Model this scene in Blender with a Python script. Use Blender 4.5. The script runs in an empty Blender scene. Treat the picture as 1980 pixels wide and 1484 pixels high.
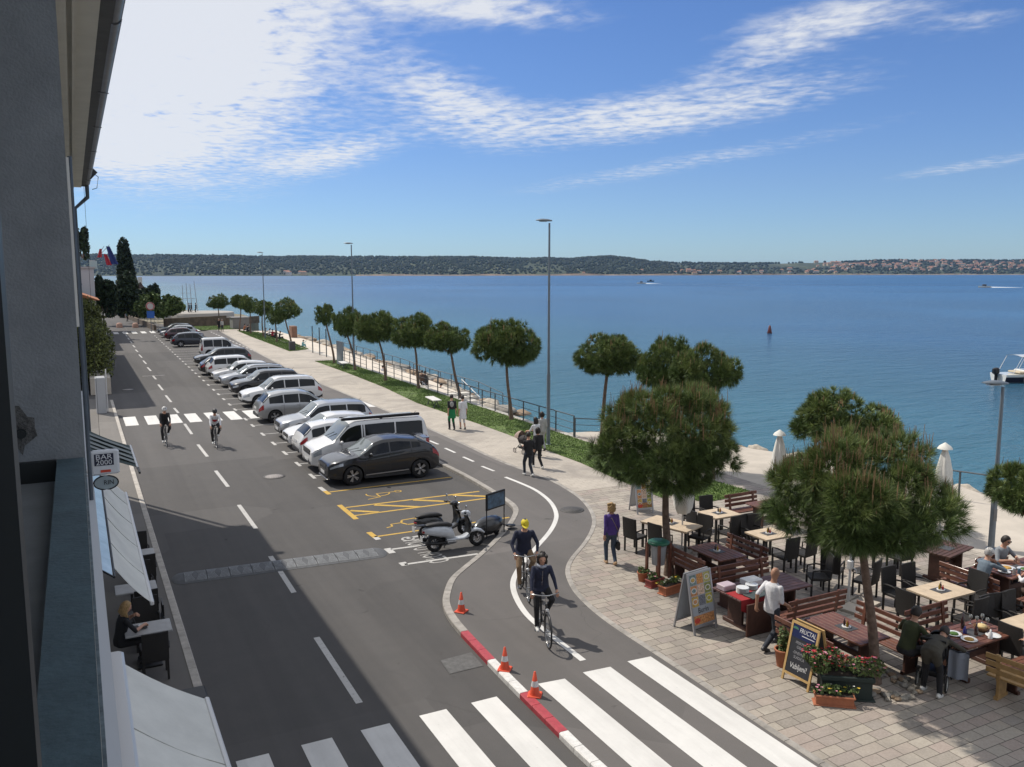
import bpy, math, random
import numpy as np
from mathutils import Vector, Matrix
R = math.radians
PI = math.pi
scene = bpy.context.scene
COL = scene.collection
CAMH, FPX, HY, VX = 7.8, 1650.0, 528.0, 140.0
PITCH = math.atan((742 - HY) / FPX)
_d = (VX - 990, FPX * math.cos(PITCH) - (HY - 742) * math.sin(PITCH))
YAW = math.atan2(-_d[0], _d[1])

def ray(px, py):
    a, b, c = (px - 990) / FPX, 1.0, -(py - 742) / FPX
    cp, sp = math.cos(PITCH), math.sin(PITCH)
    v = (a, b * cp + c * sp, -b * sp + c * cp)
    cy, sy = math.cos(YAW), math.sin(YAW)
    return Vector((v[0] * cy + v[1] * sy, -v[0] * sy + v[1] * cy, v[2]))

def G(px, py, z=0.0):
    """survey point: where the sight line of a photo pixel meets the level z"""
    v = ray(px, py)
    t = (z - CAMH) / v.z
    return Vector((v.x * t, v.y * t, z))

def GD(px, py, dist):
    v = ray(px, py)
    t = dist / math.hypot(v.x, v.y)
    return Vector((v.x * t, v.y * t, CAMH + v.z * t))

# ------------------------------------------------------------------ materials
_M = {}
def M(name, col, rough=.6, metal=0., var=.0, vs=4., bump=0., bs=60., spec=.5, coat=0., trans=0., island=0.):
    if name in _M: return _M[name]
    m = bpy.data.materials.new(name); m.use_nodes = True
    nt = m.node_tree; N = nt.nodes; L = nt.links
    b = N['Principled BSDF']
    b.inputs['Roughness'].default_value = rough
    b.inputs['Metallic'].default_value = metal
    b.inputs['Specular IOR Level'].default_value = spec
    b.inputs['Coat Weight'].default_value = coat
    b.inputs['Coat Roughness'].default_value = .04
    b.inputs['Base Color'].default_value = (*col, 1)
    if trans: b.inputs['Transmission Weight'].default_value = trans
    if var or bump or island:
        tc = N.new('ShaderNodeTexCoord')
    if var or island:
        mx = N.new('ShaderNodeMix'); mx.data_type = 'RGBA'
        v = max(var, island)
        mx.inputs[6].default_value = (*[c * (1 - v) for c in col], 1)
        mx.inputs[7].default_value = (*[min(1, c * (1 + v)) for c in col], 1)
        if island:
            g = N.new('ShaderNodeNewGeometry'); L.new(g.outputs['Random Per Island'], mx.inputs[0])
        else:
            n = N.new('ShaderNodeTexNoise'); n.inputs['Scale'].default_value = vs; n.inputs['Detail'].default_value = 6
            n.inputs['Roughness'].default_value = .65
            L.new(tc.outputs['Object'], n.inputs['Vector'])
            r = N.new('ShaderNodeMapRange'); r.inputs[1].default_value = .3; r.inputs[2].default_value = .7
            L.new(n.outputs['Fac'], r.inputs[0]); L.new(r.outputs[0], mx.inputs[0])
        L.new(mx.outputs[2], b.inputs['Base Color'])
    if bump:
        n2 = N.new('ShaderNodeTexNoise'); n2.inputs['Scale'].default_value = bs; n2.inputs['Detail'].default_value = 4
        L.new(tc.outputs['Object'], n2.inputs['Vector'])
        bp = N.new('ShaderNodeBump'); bp.inputs['Strength'].default_value = bump; bp.inputs['Distance'].default_value = .02
        L.new(n2.outputs['Fac'], bp.inputs['Height']); L.new(bp.outputs['Normal'], b.inputs['Normal'])
    _M[name] = m
    return m

# ------------------------------------------------------------------ objects
def tag(o, label=None, cat=None, group=None, kind=None):
    if label: o['label'] = label
    if cat: o['category'] = cat
    if group: o['group'] = group
    if kind: o['kind'] = kind
    return o

def thing(name, label, cat, loc=(0, 0, 0), rz=0., group=None, rx=0., ry=0.):
    o = bpy.data.objects.new(name, None); COL.objects.link(o)
    o.empty_display_size = .2
    o.location = loc; o.rotation_euler = (rx, ry, rz)
    return tag(o, label, cat, group)

def link_mesh(name, me, parent=None, loc=(0, 0, 0), rz=0.):
    o = bpy.data.objects.new(name, me); COL.objects.link(o)
    o.location = loc; o.rotation_euler = (0, 0, rz)
    if parent is not None: o.parent = parent
    return o

def kids(o): return [c for c in bpy.data.objects if c.parent == o]
_tree = {}
def snapshot(o):
    return (o, [snapshot(c) for c in kids(o)])
def dup_tree(snap, parent=None):
    o, ch = snap
    c = o.copy(); COL.objects.link(c); c.parent = parent
    for s in ch: dup_tree(s, c)
    return c
def dup(o, loc, rz=0., label=None, group=None, scale=None):
    if o not in _tree: _tree[o] = snapshot(o)
    c = dup_tree(_tree[o]); c.location = loc; c.rotation_euler = (0, 0, rz)
    if label: c['label'] = label
    if group: c['group'] = group
    if scale: c.scale = scale if hasattr(scale, '__len__') else (scale,) * 3
    return c

class MB:
    """collects faces of one part and links them as ONE mesh object"""
    def __init__(s): s.v = []; s.f = []; s.m = []; s.s = []
    def add(s, vs, fs, mi=0, sm=False):
        o = len(s.v); s.v.extend([tuple(p) for p in vs])
        for f in fs:
            s.f.append([i + o for i in f]); s.m.append(mi); s.s.append(sm)
        return s
    def box(s, c, d, mi=0, rz=0., T=None, ch=0.):
        hx, hy, hz = d[0] / 2, d[1] / 2, d[2] / 2
        if ch:
            k = ch; vs = []; 
            for z, e in ((-hz, k), (-hz + k, 0), (hz - k, 0), (hz, k)):
                X, Y = hx - e, hy - e
                vs += [(X, Y - k, z), (X - k, Y, z), (-X + k, Y, z), (-X, Y - k, z), (-X, -Y + k, z), (-X + k, -Y, z), (X - k, -Y, z), (X, -Y + k, z)]
            fs = [list(range(7, -1, -1)), list(range(24, 32))]
            for r in range(3):
                for i in range(8):
                    j = (i + 1) % 8
                    fs.append([r * 8 + i, r * 8 + j, r * 8 + 8 + j, r * 8 + 8 + i])
        else:
            vs = [(x * hx, y * hy, z * hz) for z in (-1, 1) for x, y in ((-1, -1), (1, -1), (1, 1), (-1, 1))]
            fs = [[3, 2, 1, 0], [4, 5, 6, 7], [0, 1, 5, 4], [1, 2, 6, 5], [2, 3, 7, 6], [3, 0, 4, 7]]
        cz, sz = math.cos(rz), math.sin(rz)
        vs = [(x * cz - y * sz + c[0], x * sz + y * cz + c[1], z + c[2]) for x, y, z in vs]
        if T is not None: vs = [T @ Vector(p) for p in vs]
        return s.add(vs, fs, mi)
    def bar(s, p, q, w, h, mi=0, up=(0, 0, 1)):
        p, q = Vector(p), Vector(q); d = (q - p).normalized(); u = Vector(up)
        if abs(d.dot(u)) > .98: u = Vector((0, 1, 0))
        r = d.cross(u).normalized() * w / 2; t = r.cross(d).normalized() * h / 2
        vs = [a + x * r + y * t for a in (p, q) for x, y in ((-1, -1), (1, -1), (1, 1), (-1, 1))]
        return s.add(vs, [[3, 2, 1, 0], [4, 5, 6, 7], [0, 1, 5, 4], [1, 2, 6, 5], [2, 3, 7, 6], [3, 0, 4, 7]], mi)
    def tube(s, pts, r, n=8, mi=0, sm=True, closed=False):
        P = [Vector(p) for p in pts]; k = len(P)
        rr = r if hasattr(r, '__len__') else [r] * k
        vs = []; ref = None
        for i, p in enumerate(P):
            if closed: d = P[(i + 1) % k] - P[i - 1]
            else: d = P[min(i + 1, k - 1)] - P[max(i - 1, 0)]
            d.normalize()
            if ref is None: ref = Vector((0, 0, 1)) if abs(d.z) < .9 else Vector((1, 0, 0))
            a = d.cross(ref).normalized(); b = d.cross(a).normalized(); ref = -(b) if False else ref
            for j in range(n):
                t = 2 * PI * j / n
                vs.append(p + (a * math.cos(t) + b * math.sin(t)) * rr[i])
        fs = []
        for i in range(k if closed else k - 1):
            i2 = (i + 1) % k
            for j in range(n):
                fs.append([i * n + j, i * n + (j + 1) % n, i2 * n + (j + 1) % n, i2 * n + j])
        s.add(vs, fs, mi, sm)
        if not closed:
            s.add(vs[:n][::-1], [list(range(n))], mi); s.add(vs[-n:], [list(range(n))], mi)
        return s
    def lathe(s, prof, n=16, c=(0, 0, 0), mi=0, sm=True, axis='z', wob=0., caps=True):
        vs = []
        for r, z in prof:
            for j in range(n):
                t = 2 * PI * j / n; q = r * (1 + wob * math.cos(t * 6))
                x, y = q * math.cos(t), q * math.sin(t)
                p = (x, y, z) if axis == 'z' else ((x, z, y) if axis == 'y' else (z, x, y))
                vs.append((p[0] + c[0], p[1] + c[1], p[2] + c[2]))
        fs = [[i * n + j, i * n + (j + 1) % n, (i + 1) * n + (j + 1) % n, (i + 1) * n + j] for i in range(len(prof) - 1) for j in range(n)]
        if axis == 'y': fs = [f[::-1] for f in fs]
        s.add(vs, fs, mi, sm)
        k = len(prof)
        if not caps: return s
        if prof[0][0] > 1e-4: s.add([vs[j] for j in range(n)][::-1], [list(range(n))], mi)
        if prof[-1][0] > 1e-4: s.add([vs[(k - 1) * n + j] for j in range(n)], [list(range(n))], mi)
        return s
    def ball(s, c, r, n=12, m=8, mi=0, T=None):
        r = r if hasattr(r, '__len__') else (r, r, r)
        vs = []
        for i in range(m + 1):
            ph = PI * i / m
            for j in range(n):
                t = 2 * PI * j / n
                p = Vector((r[0] * math.sin(ph) * math.cos(t), r[1] * math.sin(ph) * math.sin(t), -r[2] * math.cos(ph)))
                if T is not None: p = T @ p
                vs.append(p + Vector(c))
        fs = [[i * n + j, i * n + (j + 1) % n, (i + 1) * n + (j + 1) % n, (i + 1) * n + j] for i in range(m) for j in range(n)]
        return s.add(vs, fs, mi, True)
    def poly(s, pts, mi=0): return s.add(pts, [list(range(len(pts)))], mi)
    def prism(s, pts, z0, z1, mi=0, ms=None):
        n = len(pts); a = [(p[0], p[1], z0) for p in pts]; b = [(p[0], p[1], z1) for p in pts]
        ar = sum(pts[i][0] * pts[(i + 1) % n][1] - pts[(i + 1) % n][0] * pts[i][1] for i in range(n))
        if ar < 0: a.reverse(); b.reverse()
        s.add(b, [list(range(n))], mi)
        s.add(a[::-1], [list(range(n))], mi)
        return s.add(a + b, [[i, (i + 1) % n, n + (i + 1) % n, n + i] for i in range(n)], mi if ms is None else ms)
    def strip(s, A, B, mi=0, sm=False):
        n = len(A); return s.add(list(A) + list(B), [[i, i + 1, n + i + 1, n + i] for i in range(n - 1)], mi, sm)
    def grid(s, rows, mi=0, sm=True, flip=False):
        n = len(rows[0]); vs = [p for r in rows for p in r]
        fs = [[i * n + j, i * n + j + 1, (i + 1) * n + j + 1, (i + 1) * n + j] for i in range(len(rows) - 1) for j in range(n - 1)]
        if flip: fs = [f[::-1] for f in fs]
        return s.add(vs, fs, mi, sm)
    def mesh(s, name, mats):
        me = bpy.data.meshes.new(name)
        me.from_pydata(s.v, [], s.f)
        for m in (mats if hasattr(mats, '__len__') else [mats]): me.materials.append(m)
        me.polygons.foreach_set('material_index', s.m)
        me.polygons.foreach_set('use_smooth', s.s)
        me.update()
        return me
    def obj(s, name, mats, parent=None, loc=(0, 0, 0), rz=0.):
        return link_mesh(name, s.mesh(name, mats), parent, loc, rz)

def struct(name, mb, mats, kind='structure'):
    return tag(mb.obj(name, mats), kind=kind)

def offset_line(pts, d):
    """parallel copy of a plan polyline, d to its right"""
    out = []; n = len(pts)
    for i in range(n):
        a = Vector(pts[max(i - 1, 0)][:2]); b = Vector(pts[min(i + 1, n - 1)][:2])
        t = (b - a).normalized(); out.append((pts[i][0] + t.y * d, pts[i][1] - t.x * d))
    return out
def smooth_line(pts, it=2):
    P = [tuple(p[:2]) for p in pts]
    for _ in range(it):
        Q = [P[0]]
        for a, b in zip(P, P[1:]):
            Q += [(a[0] * .75 + b[0] * .25, a[1] * .75 + b[1] * .25), (a[0] * .25 + b[0] * .75, a[1] * .25 + b[1] * .75)]
        Q.append(P[-1]); P = Q
    return P
def text_mesh(mb, txt, size, T, mi=0, sx=1., depth=.001, align='CENTER', shear=0.):
    """adds the outline letters of txt to mb, T takes the text plane to the thing"""
    cu = bpy.data.curves.new('t', 'FONT'); cu.body = txt; cu.size = size; cu.align_x = align; cu.align_y = 'CENTER'
    cu.extrude = depth; cu.shear = shear; cu.resolution_u = 2
    ob = bpy.data.objects.new('t', cu); COL.objects.link(ob)
    dg = bpy.context.evaluated_depsgraph_get(); dg.update()
    me = bpy.data.meshes.new_from_object(ob.evaluated_get(dg))
    vs = [T @ Vector((v.co.x * sx, v.co.y, v.co.z)) for v in me.vertices]
    mb.add(vs, [list(p.vertices) for p in me.polygons], mi)
    bpy.data.objects.remove(ob); bpy.data.curves.remove(cu); bpy.data.meshes.remove(me)
# ================================================================== SETTING
rng = random.Random(7)
SUN_AZ, SUN_EL = R(-28), R(52.5)      # from +Y towards +X

def world_sky():
    w = bpy.data.worlds.new('World'); scene.world = w; w.use_nodes = True
    nt = w.node_tree; N = nt.nodes; L = nt.links
    bg = N['Background']; bg.inputs['Strength'].default_value = .115
    sk = N.new('ShaderNodeTexSky'); sk.sky_type = 'NISHITA'; sk.sun_disc = False
    sk.sun_elevation = SUN_EL; sk.sun_rotation = SUN_AZ
    sk.air_density = 1.0; sk.dust_density = 0.1; sk.ozone_density = 4.0; sk.altitude = 0
    tc = N.new('ShaderNodeTexCoord')
    sep = N.new('ShaderNodeSeparateXYZ'); L.new(tc.outputs['Generated'], sep.inputs[0])
    def math_(op, a, b=None, clamp=False):
        n = N.new('ShaderNodeMath'); n.operation = op; n.use_clamp = clamp
        for i, v in enumerate((a, b)):
            if v is None: continue
            if isinstance(v, (int, float)): n.inputs[i].default_value = v
            else: L.new(v, n.inputs[i])
        return n.outputs[0]
    # compass bearing and height of the direction, both in radians
    az = math_('ARCTAN2', sep.outputs[0], sep.outputs[1]); el = math_('ARCSINE', sep.outputs[2])
    zc = math_('MAXIMUM', sep.outputs[2], .03)
    u = math_('DIVIDE', sep.outputs[0], zc); v = math_('DIVIDE', sep.outputs[1], zc)
    cu = N.new('ShaderNodeCombineXYZ'); L.new(u, cu.inputs[0]); L.new(v, cu.inputs[1])
    ca = N.new('ShaderNodeCombineXYZ'); L.new(az, ca.inputs[0]); L.new(el, ca.inputs[1])
    def noise(scale, det, rough, dist, vec, sc=(1, 1, 1), rot=0.):
        mp = N.new('ShaderNodeMapping'); mp.inputs['Scale'].default_value = sc; mp.inputs['Rotation'].default_value = (0, 0, rot)
        L.new(vec, mp.inputs[0])
        n = N.new('ShaderNodeTexNoise'); n.inputs['Scale'].default_value = scale; n.inputs['Detail'].default_value = det
        n.inputs['Roughness'].default_value = rough; n.inputs['Distortion'].default_value = dist
        L.new(mp.outputs[0], n.inputs['Vector']); return n.outputs['Fac']
    big = noise(1.0, 5, .55, .3, cu.outputs[0], (1, .8, 1), R(20))
    fine = noise(8.5, 5, .58, .25, cu.outputs[0], (1, .85, 1), R(48))
    wisp = noise(2.2, 7, .65, .8, cu.outputs[0], (1.5, .5, 1), R(-62))
    tex = math_('ADD', math_('MULTIPLY', big, .28), math_('ADD', math_('MULTIPLY', fine, .52), math_('MULTIPLY', wisp, .20)))
    # cloud banks where they stand in the sky: bearing, height, half sizes, tilt, weight
    total = None
    def bank(px, py, rx, ry, tilt, wgt):
        nonlocal total
        d = ray(px, py).normalized(); a0, e0 = math.atan2(d.x, d.y), math.asin(d.z)
        x = math_('SUBTRACT', az, a0); y = math_('SUBTRACT', el, e0)
        c, s = math.cos(tilt), math.sin(tilt)
        xr = math_('ADD', math_('MULTIPLY', x, c), math_('MULTIPLY', y, s))
        yr = math_('SUBTRACT', math_('MULTIPLY', y, c), math_('MULTIPLY', x, s))
        xr = math_('DIVIDE', xr, rx / FPX); yr = math_('DIVIDE', yr, ry / FPX)
        q = math_('ADD', math_('MULTIPLY', xr, xr), math_('MULTIPLY', yr, yr))
        g = math_('MULTIPLY', math_('POWER', 2.718, math_('MULTIPLY', q, -1.)), wgt)
        total = g if total is None else math_('ADD', total, g)
    bank(225, 60, 310, 215, R(-8), 1.15)
    bank(120, -470, 420, 340, R(0), 1.5)  # carries the left cloud on above the view, added to brighten the sea
    bank(260, 285, 110, 45, R(0), .5)
    bank(655, 296, 130, 30, R(14), .46)
    bank(890, 205, 150, 62, R(-20), .62)
    bank(1140, 228, 150, 38, R(0), .44)
    bank(1420, 200, 300, 42, R(8), .54)
    bank(1480, 105, 190, 36, R(14), .40)
    bank(940, 16, 230, 34, R(-4), .60)
    bank(1610, 30, 190, 34, R(4), .44)
    bank(1880, 40, 90, 26, R(0), .34)
    bank(1330, 315, 420, 20, R(9), .37)
    bank(1880, 320, 180, 15, R(7), .36)
    # unseen cloud added overhead and behind, to whiten the ambient light
    def sstep(x, a, b):
        m_ = N.new('ShaderNodeMapRange'); m_.interpolation_type = 'SMOOTHSTEP'; m_.inputs[1].default_value = a; m_.inputs[2].default_value = b; L.new(x, m_.inputs[0]); return m_.outputs[0]
    back = sstep(math_('ABSOLUTE', math_('SUBTRACT', az, YAW)), R(48), R(75))
    total = math_('ADD', total, math_('MAXIMUM', math_('MULTIPLY', sstep(el, R(27), R(42)), .85), math_('MULTIPLY', back, .72)))
    dens = math_('MULTIPLY', total, math_('ADD', math_('MULTIPLY', math_('SUBTRACT', tex, .5), 4.2), 1.0))
    mr = N.new('ShaderNodeMapRange'); mr.interpolation_type = 'SMOOTHSTEP'
    mr.inputs[1].default_value = .16; mr.inputs[2].default_value = .86
    L.new(dens, mr.inputs[0])
    mx = N.new('ShaderNodeMix'); mx.data_type = 'RGBA'
    L.new(math_('MULTIPLY', mr.outputs[0], .88), mx.inputs[0])
    # the blue of this clear spring sky
    hs = N.new('ShaderNodeHueSaturation'); hs.inputs['Saturation'].default_value = 1.0; hs.inputs['Value'].default_value = 1.0
    L.new(sk.outputs[0], hs.inputs['Color'])
    tr = N.new('ShaderNodeValToRGB'); e_ = tr.color_ramp.elements; e_[0].position = 0; e_[0].color = (.56, .765, 1.06, 1); e_[1].position = .34; e_[1].color = (.62, .76, 1.04, 1)
    k_ = e_.new(.1); k_.color = (.63, .745, 1.0, 1)
    L.new(el, tr.inputs[0]); tm = N.new('ShaderNodeMix'); tm.data_type = 'RGBA'; tm.blend_type = 'MULTIPLY'; tm.inputs[0].default_value = 1
    L.new(hs.outputs[0], tm.inputs[6]); L.new(tr.outputs[0], tm.inputs[7])
    L.new(tm.outputs[2], mx.inputs[6])
    mx.inputs[7].default_value = (7.6, 7.75, 8.0, 1)
    L.new(mx.outputs[2], bg.inputs['Color'])
world_sky()

sun = bpy.data.lights.new('sun', 'SUN'); sun.energy = 4.5; sun.angle = R(.53); sun.color = (1, .93, .83)
so = bpy.data.objects.new('sun', sun); COL.objects.link(so)
sd = Vector((math.sin(SUN_AZ) * math.cos(SUN_EL), math.cos(SUN_AZ) * math.cos(SUN_EL), math.sin(SUN_EL)))
so.rotation_euler = sd.to_track_quat('Z', 'Y').to_euler(); so.location = sd * 60

cam = bpy.data.cameras.new('camera'); cam.sensor_width = 36; cam.lens = 36 * FPX / 1980
cam.clip_start = .05; cam.clip_end = 30000
co = bpy.data.objects.new('camera', cam); COL.objects.link(co)
co.location = (0, 0, CAMH); co.rotation_euler = (PI / 2 - PITCH, 0, -YAW); scene.camera = co
scene.view_settings.view_transform = 'Standard'; scene.view_settings.look = 'None'
scene.view_settings.exposure = -.08; scene.view_settings.gamma = 1
scene.cycles.max_bounces = 6; scene.cycles.diffuse_bounces = 3; scene.cycles.glossy_bounces = 3
scene.cycles.transparent_max_bounces = 6; scene.cycles.volume_bounces = 0
scene.cycles.use_denoising = True

# ---- node helpers for the large surfaces
def nodemat(name):
    m = bpy.data.materials.new(name); m.use_nodes = True
    return m, m.node_tree.nodes, m.node_tree.links, m.node_tree.nodes['Principled BSDF']
def add_noise(N, L, vec, scale, det=6, rough=.6, dist=0.):
    n = N.new('ShaderNodeTexNoise'); n.inputs['Scale'].default_value = scale; n.inputs['Detail'].default_value = det
    n.inputs['Roughness'].default_value = rough; n.inputs['Distortion'].default_value = dist
    L.new(vec, n.inputs['Vector']); return n.outputs['Fac']
def ramp(N, L, fac, stops):
    r = N.new('ShaderNodeValToRGB'); e = r.color_ramp.elements
    while len(e) < len(stops): e.new(.5)
    for k, (p, c) in zip(e, stops): k.position = p; k.color = (*c, 1)
    L.new(fac, r.inputs[0]); return r.outputs[0]
def mixc(N, L, fac, a, b, mode='MIX'):
    m = N.new('ShaderNodeMix'); m.data_type = 'RGBA'; m.blend_type = mode
    for i, v in ((0, fac), (6, a), (7, b)):
        if isinstance(v, (int, float)): m.inputs[i].default_value = v
        elif isinstance(v, tuple): m.inputs[i].default_value = (*v, 1)
        else: L.new(v, m.inputs[i])
    return m.outputs[2]
def bumpn(N, L, b, h, st, dist=.02):
    bp = N.new('ShaderNodeBump'); bp.inputs['Strength'].default_value = st; bp.inputs['Distance'].default_value = dist
    L.new(h, bp.inputs['Height']); L.new(bp.outputs[0], b.inputs['Normal'])

def asphalt(name, c0, c1, warm):
    m, N, L, b = nodemat(name); tc = N.new('ShaderNodeTexCoord'); o = tc.outputs['Object']
    big = add_noise(N, L, o, .16, 5, .6, .5); mid = add_noise(N, L, o, 1.3, 6, .7); gr = add_noise(N, L, o, 70, 3, .8)
    col = mixc(N, L, big, c0, c1)
    col = mixc(N, L, .35, col, ramp(N, L, mid, [(.3, tuple(c * .7 for c in c0)), (.7, warm)]))
    col = mixc(N, L, .30, col, ramp(N, L, gr, [(.3, (.04, .04, .04)), (.75, (.21, .205, .2))]), 'MIX')
    # hairline cracks and old patch seams
    vo = N.new('ShaderNodeTexVoronoi'); vo.feature = 'DISTANCE_TO_EDGE'; vo.inputs['Scale'].default_value = .21
    mp = N.new('ShaderNodeMapping'); L.new(o, mp.inputs[0])
    wv = N.new('ShaderNodeTexNoise'); wv.inputs['Scale'].default_value = .9; wv.inputs['Detail'].default_value = 6; L.new(o, wv.inputs['Vector'])
    va = N.new('ShaderNodeVectorMath'); va.operation = 'MULTIPLY_ADD'; va.inputs[1].default_value = (1.3, 1.3, 0); L.new(wv.outputs['Color'], va.inputs[0]); L.new(mp.outputs[0], va.inputs[2])
    L.new(va.outputs[0], vo.inputs['Vector'])
    crack = ramp(N, L, vo.outputs['Distance'], [(.0, (1, 1, 1)), (.0035, (0, 0, 0))])
    msk = ramp(N, L, add_noise(N, L, o, .3, 3), [(.52, (0, 0, 0)), (.62, (.4, .4, .4))])
    mm = N.new('ShaderNodeMath'); mm.operation = 'MULTIPLY'; L.new(crack, mm.inputs[0]); L.new(msk, mm.inputs[1])
    col = mixc(N, L, mm.outputs[0], col, (.035, .034, .033))
    # tyre worn lanes along the street, repair patches, drips of oil
    mt = N.new('ShaderNodeMapping'); mt.inputs['Scale'].default_value = (1.1, .035, 1); L.new(o, mt.inputs[0])
    col = mixc(N, L, ramp(N, L, add_noise(N, L, mt.outputs[0], 1., 4, .6, .2), [(.42, (0, 0, 0)), (.66, (.42, .42, .42))]), col, tuple(c * .62 for c in c0))
    pv_ = N.new('ShaderNodeTexVoronoi'); pv_.distance = 'CHEBYCHEV'; pv_.inputs['Scale'].default_value = .13; pv_.inputs['Randomness'].default_value = .9; L.new(o, pv_.inputs['Vector'])
    col = mixc(N, L, .30, col, ramp(N, L, pv_.outputs['Color'], [(.2, tuple(c * .72 for c in c0)), (.5, c1), (.8, tuple(c * 1.22 for c in c1))]))
    col = mixc(N, L, ramp(N, L, add_noise(N, L, o, 1.9, 3, .5, .4), [(.70, (0, 0, 0)), (.76, (.55, .55, .55))]), col, (.028, .027, .026))
    L.new(col, b.inputs['Base Color']); b.inputs['Roughness'].default_value = .88; b.inputs['Specular IOR Level'].default_value = .3
    bumpn(N, L, b, gr, .35, .008)
    return m
m_road = asphalt('road_asphalt', (.076, .073, .072), (.105, .100, .097), (.125, .11, .102))
m_path = asphalt('path_asphalt', (.13, .122, .117), (.165, .152, .145), (.18, .155, .145))

def pavers(name, w, h, cols, mortar, rot=0., off=.5, msz=.012, squash=1.):
    m, N, L, b = nodemat(name); tc = N.new('ShaderNodeTexCoord'); o = tc.outputs['Object']
    mp = N.new('ShaderNodeMapping'); mp.inputs['Rotation'].default_value = (0, 0, rot); L.new(o, mp.inputs[0])
    br = N.new('ShaderNodeTexBrick'); L.new(mp.outputs[0], br.inputs['Vector'])
    br.inputs['Scale'].default_value = 1; br.inputs['Brick Width'].default_value = w; br.inputs['Row Height'].default_value = h
    br.inputs['Mortar Size'].default_value = msz; br.inputs['Mortar Smooth'].default_value = .15; br.offset = off; br.squash = squash; br.squash_frequency = 3
    br.inputs['Color1'].default_value = (0, 0, 0, 1); br.inputs['Color2'].default_value = (1, 1, 1, 1); br.inputs['Mortar'].default_value = (.5, .5, .5, 1)
    br.inputs['Bias'].default_value = 0
    tone = ramp(N, L, br.outputs['Color'], [(i / (len(cols) - 1), c) for i, c in enumerate(cols)])
    n1 = add_noise(N, L, o, 2.6, 6, .7, .5); n2 = add_noise(N, L, o, 26, 4, .7)
    col = mixc(N, L, .32, tone, ramp(N, L, n1, [(.3, tuple(c * .62 for c in cols[0])), (.7, cols[-1])]))
    col = mixc(N, L, .22, col, ramp(N, L, n2, [(.3, (.12, .11, .10)), (.7, (.5, .47, .43))]))
    st = ramp(N, L, add_noise(N, L, o, .45, 5, .6, .8), [(.45, (0, 0, 0)), (.66, (.48, .48, .48))])
    col = mixc(N, L, st, col, (.17, .155, .145))
    col = mixc(N, L, br.outputs['Fac'], col, mortar)
    L.new(col, b.inputs['Base Color']); b.inputs['Roughness'].default_value = .82; b.inputs['Specular IOR Level'].default_value = .35
    bumpn(N, L, b, br.outputs['Fac'], -.35, .01)
    return m
m_pave = pavers('paving_slabs', .37, .245, [(.25, .22, .185), (.37, .325, .265), (.46, .41, .335), (.39, .305, .26), (.30, .27, .24)], (.10, .085, .072), msz=.008, squash=1.5)
m_prom = pavers('promenade_pavers', .40, .20, [(.44, .39, .33), (.54, .485, .41), (.49, .44, .375)], (.27, .24, .20), msz=.008)
m_conc = M('pale_concrete', (.44, .395, .335), .85, var=.18, vs=.6, bump=.2, bs=25)
m_kerb = M('kerb_stone', (.30, .28, .255), .85, var=.3, vs=3, bump=.4, bs=30)
m_red = M('kerb_red_paint', (.36, .045, .06), .6, var=.22, vs=9)
def marking(name, c, chip):
    m, N, L, b = nodemat(name); o = N.new('ShaderNodeTexCoord').outputs['Object']
    col = mixc(N, L, add_noise(N, L, o, 1.6, 6, .7), tuple(x * .72 for x in c), c)
    mt = N.new('ShaderNodeMapping'); mt.inputs['Scale'].default_value = (1.3, .12, 1); L.new(o, mt.inputs[0])
    col = mixc(N, L, ramp(N, L, add_noise(N, L, mt.outputs[0], 1.4, 5, .65), [(.45, (0, 0, 0)), (.72, (.38, .38, .38))]), col, tuple(x * .45 for x in c))
    col = mixc(N, L, ramp(N, L, add_noise(N, L, o, 11, 6, .75), [(chip, (0, 0, 0)), (chip + .07, (.85, .85, .85))]), col, (.11, .105, .10))
    L.new(col, b.inputs['Base Color']); b.inputs['Roughness'].default_value = .8; return m
m_wht = marking('white_marking', (.72, .71, .685), .66)
m_wht2 = marking('worn_white_marking', (.54, .53, .51), .58)
m_yel = marking('yellow_marking', (.60, .38, .07), .58)

# ---- land, one sheet out to the west
mb = MB()
mb.poly([(-4000, -2500, -.07), (20.3, -2500, -.07), (20.3, 128, -.07), (3, 215, -.07), (-30, 400, -.07), (-900, 1200, -.07), (-4000, 1500, -.07)])
struct('ground', mb, M('dry_ground', (.19, .17, .12), .9, var=.3, vs=.4, bump=.3, bs=8))

# ---- road
mb = MB(); mb.poly([(-2.5, -40, 0), (15.5, -40, 0), (15.5, 126, 0), (9.5, 150, 0), (8.0, 215, 0), (-2.5, 215, 0)])
struct('road', mb, m_road)

kerb_px = [(1240, 1575), (1110, 1447), (961, 1298), (923, 1257), (890, 1222.5), (866, 1193), (855.5, 1170.5), (855.5, 1153), (866, 1120), (886, 1102), (924, 1072), (954, 1044), (979.5, 1016.4), (992, 994), (993.4, 983.6), (984.6, 973.5), (954, 953), (904, 923), (848, 895)]
kerb_near = [G(x, y, .10) for x, y in kerb_px]
kerb_line = [(p.x, p.y) for p in kerb_near]
kerb_line = [(kerb_line[1][0] + .05, -40)] + [(kerb_line[1][0] + .05, 6.)] + smooth_line(kerb_line[1:], 2)
kx = kerb_line[-1]
kerb_line += [(13.0, 36.), (13.05, 60.), (13.3, 90.), (14.0, 118.)]
pave_px = [(1480, 1400), (1362, 1319), (1280, 1265.5), (1173, 1197), (1122, 1151), (1106, 1124), (1100.5, 1102.5), (1109, 1081), (1136, 1051), (1152, 1021.6), (1153, 1000), (1141, 978.5), (1119.5, 957), (1062, 924), (972, 894), (897, 857.6), (812, 820.5), (690, 770), (601, 734), (500, 683.5), (446, 652), (418, 636.5)]
pave_line = [tuple(G(x, y, .10)[:2]) for x, y in pave_px]
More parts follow.
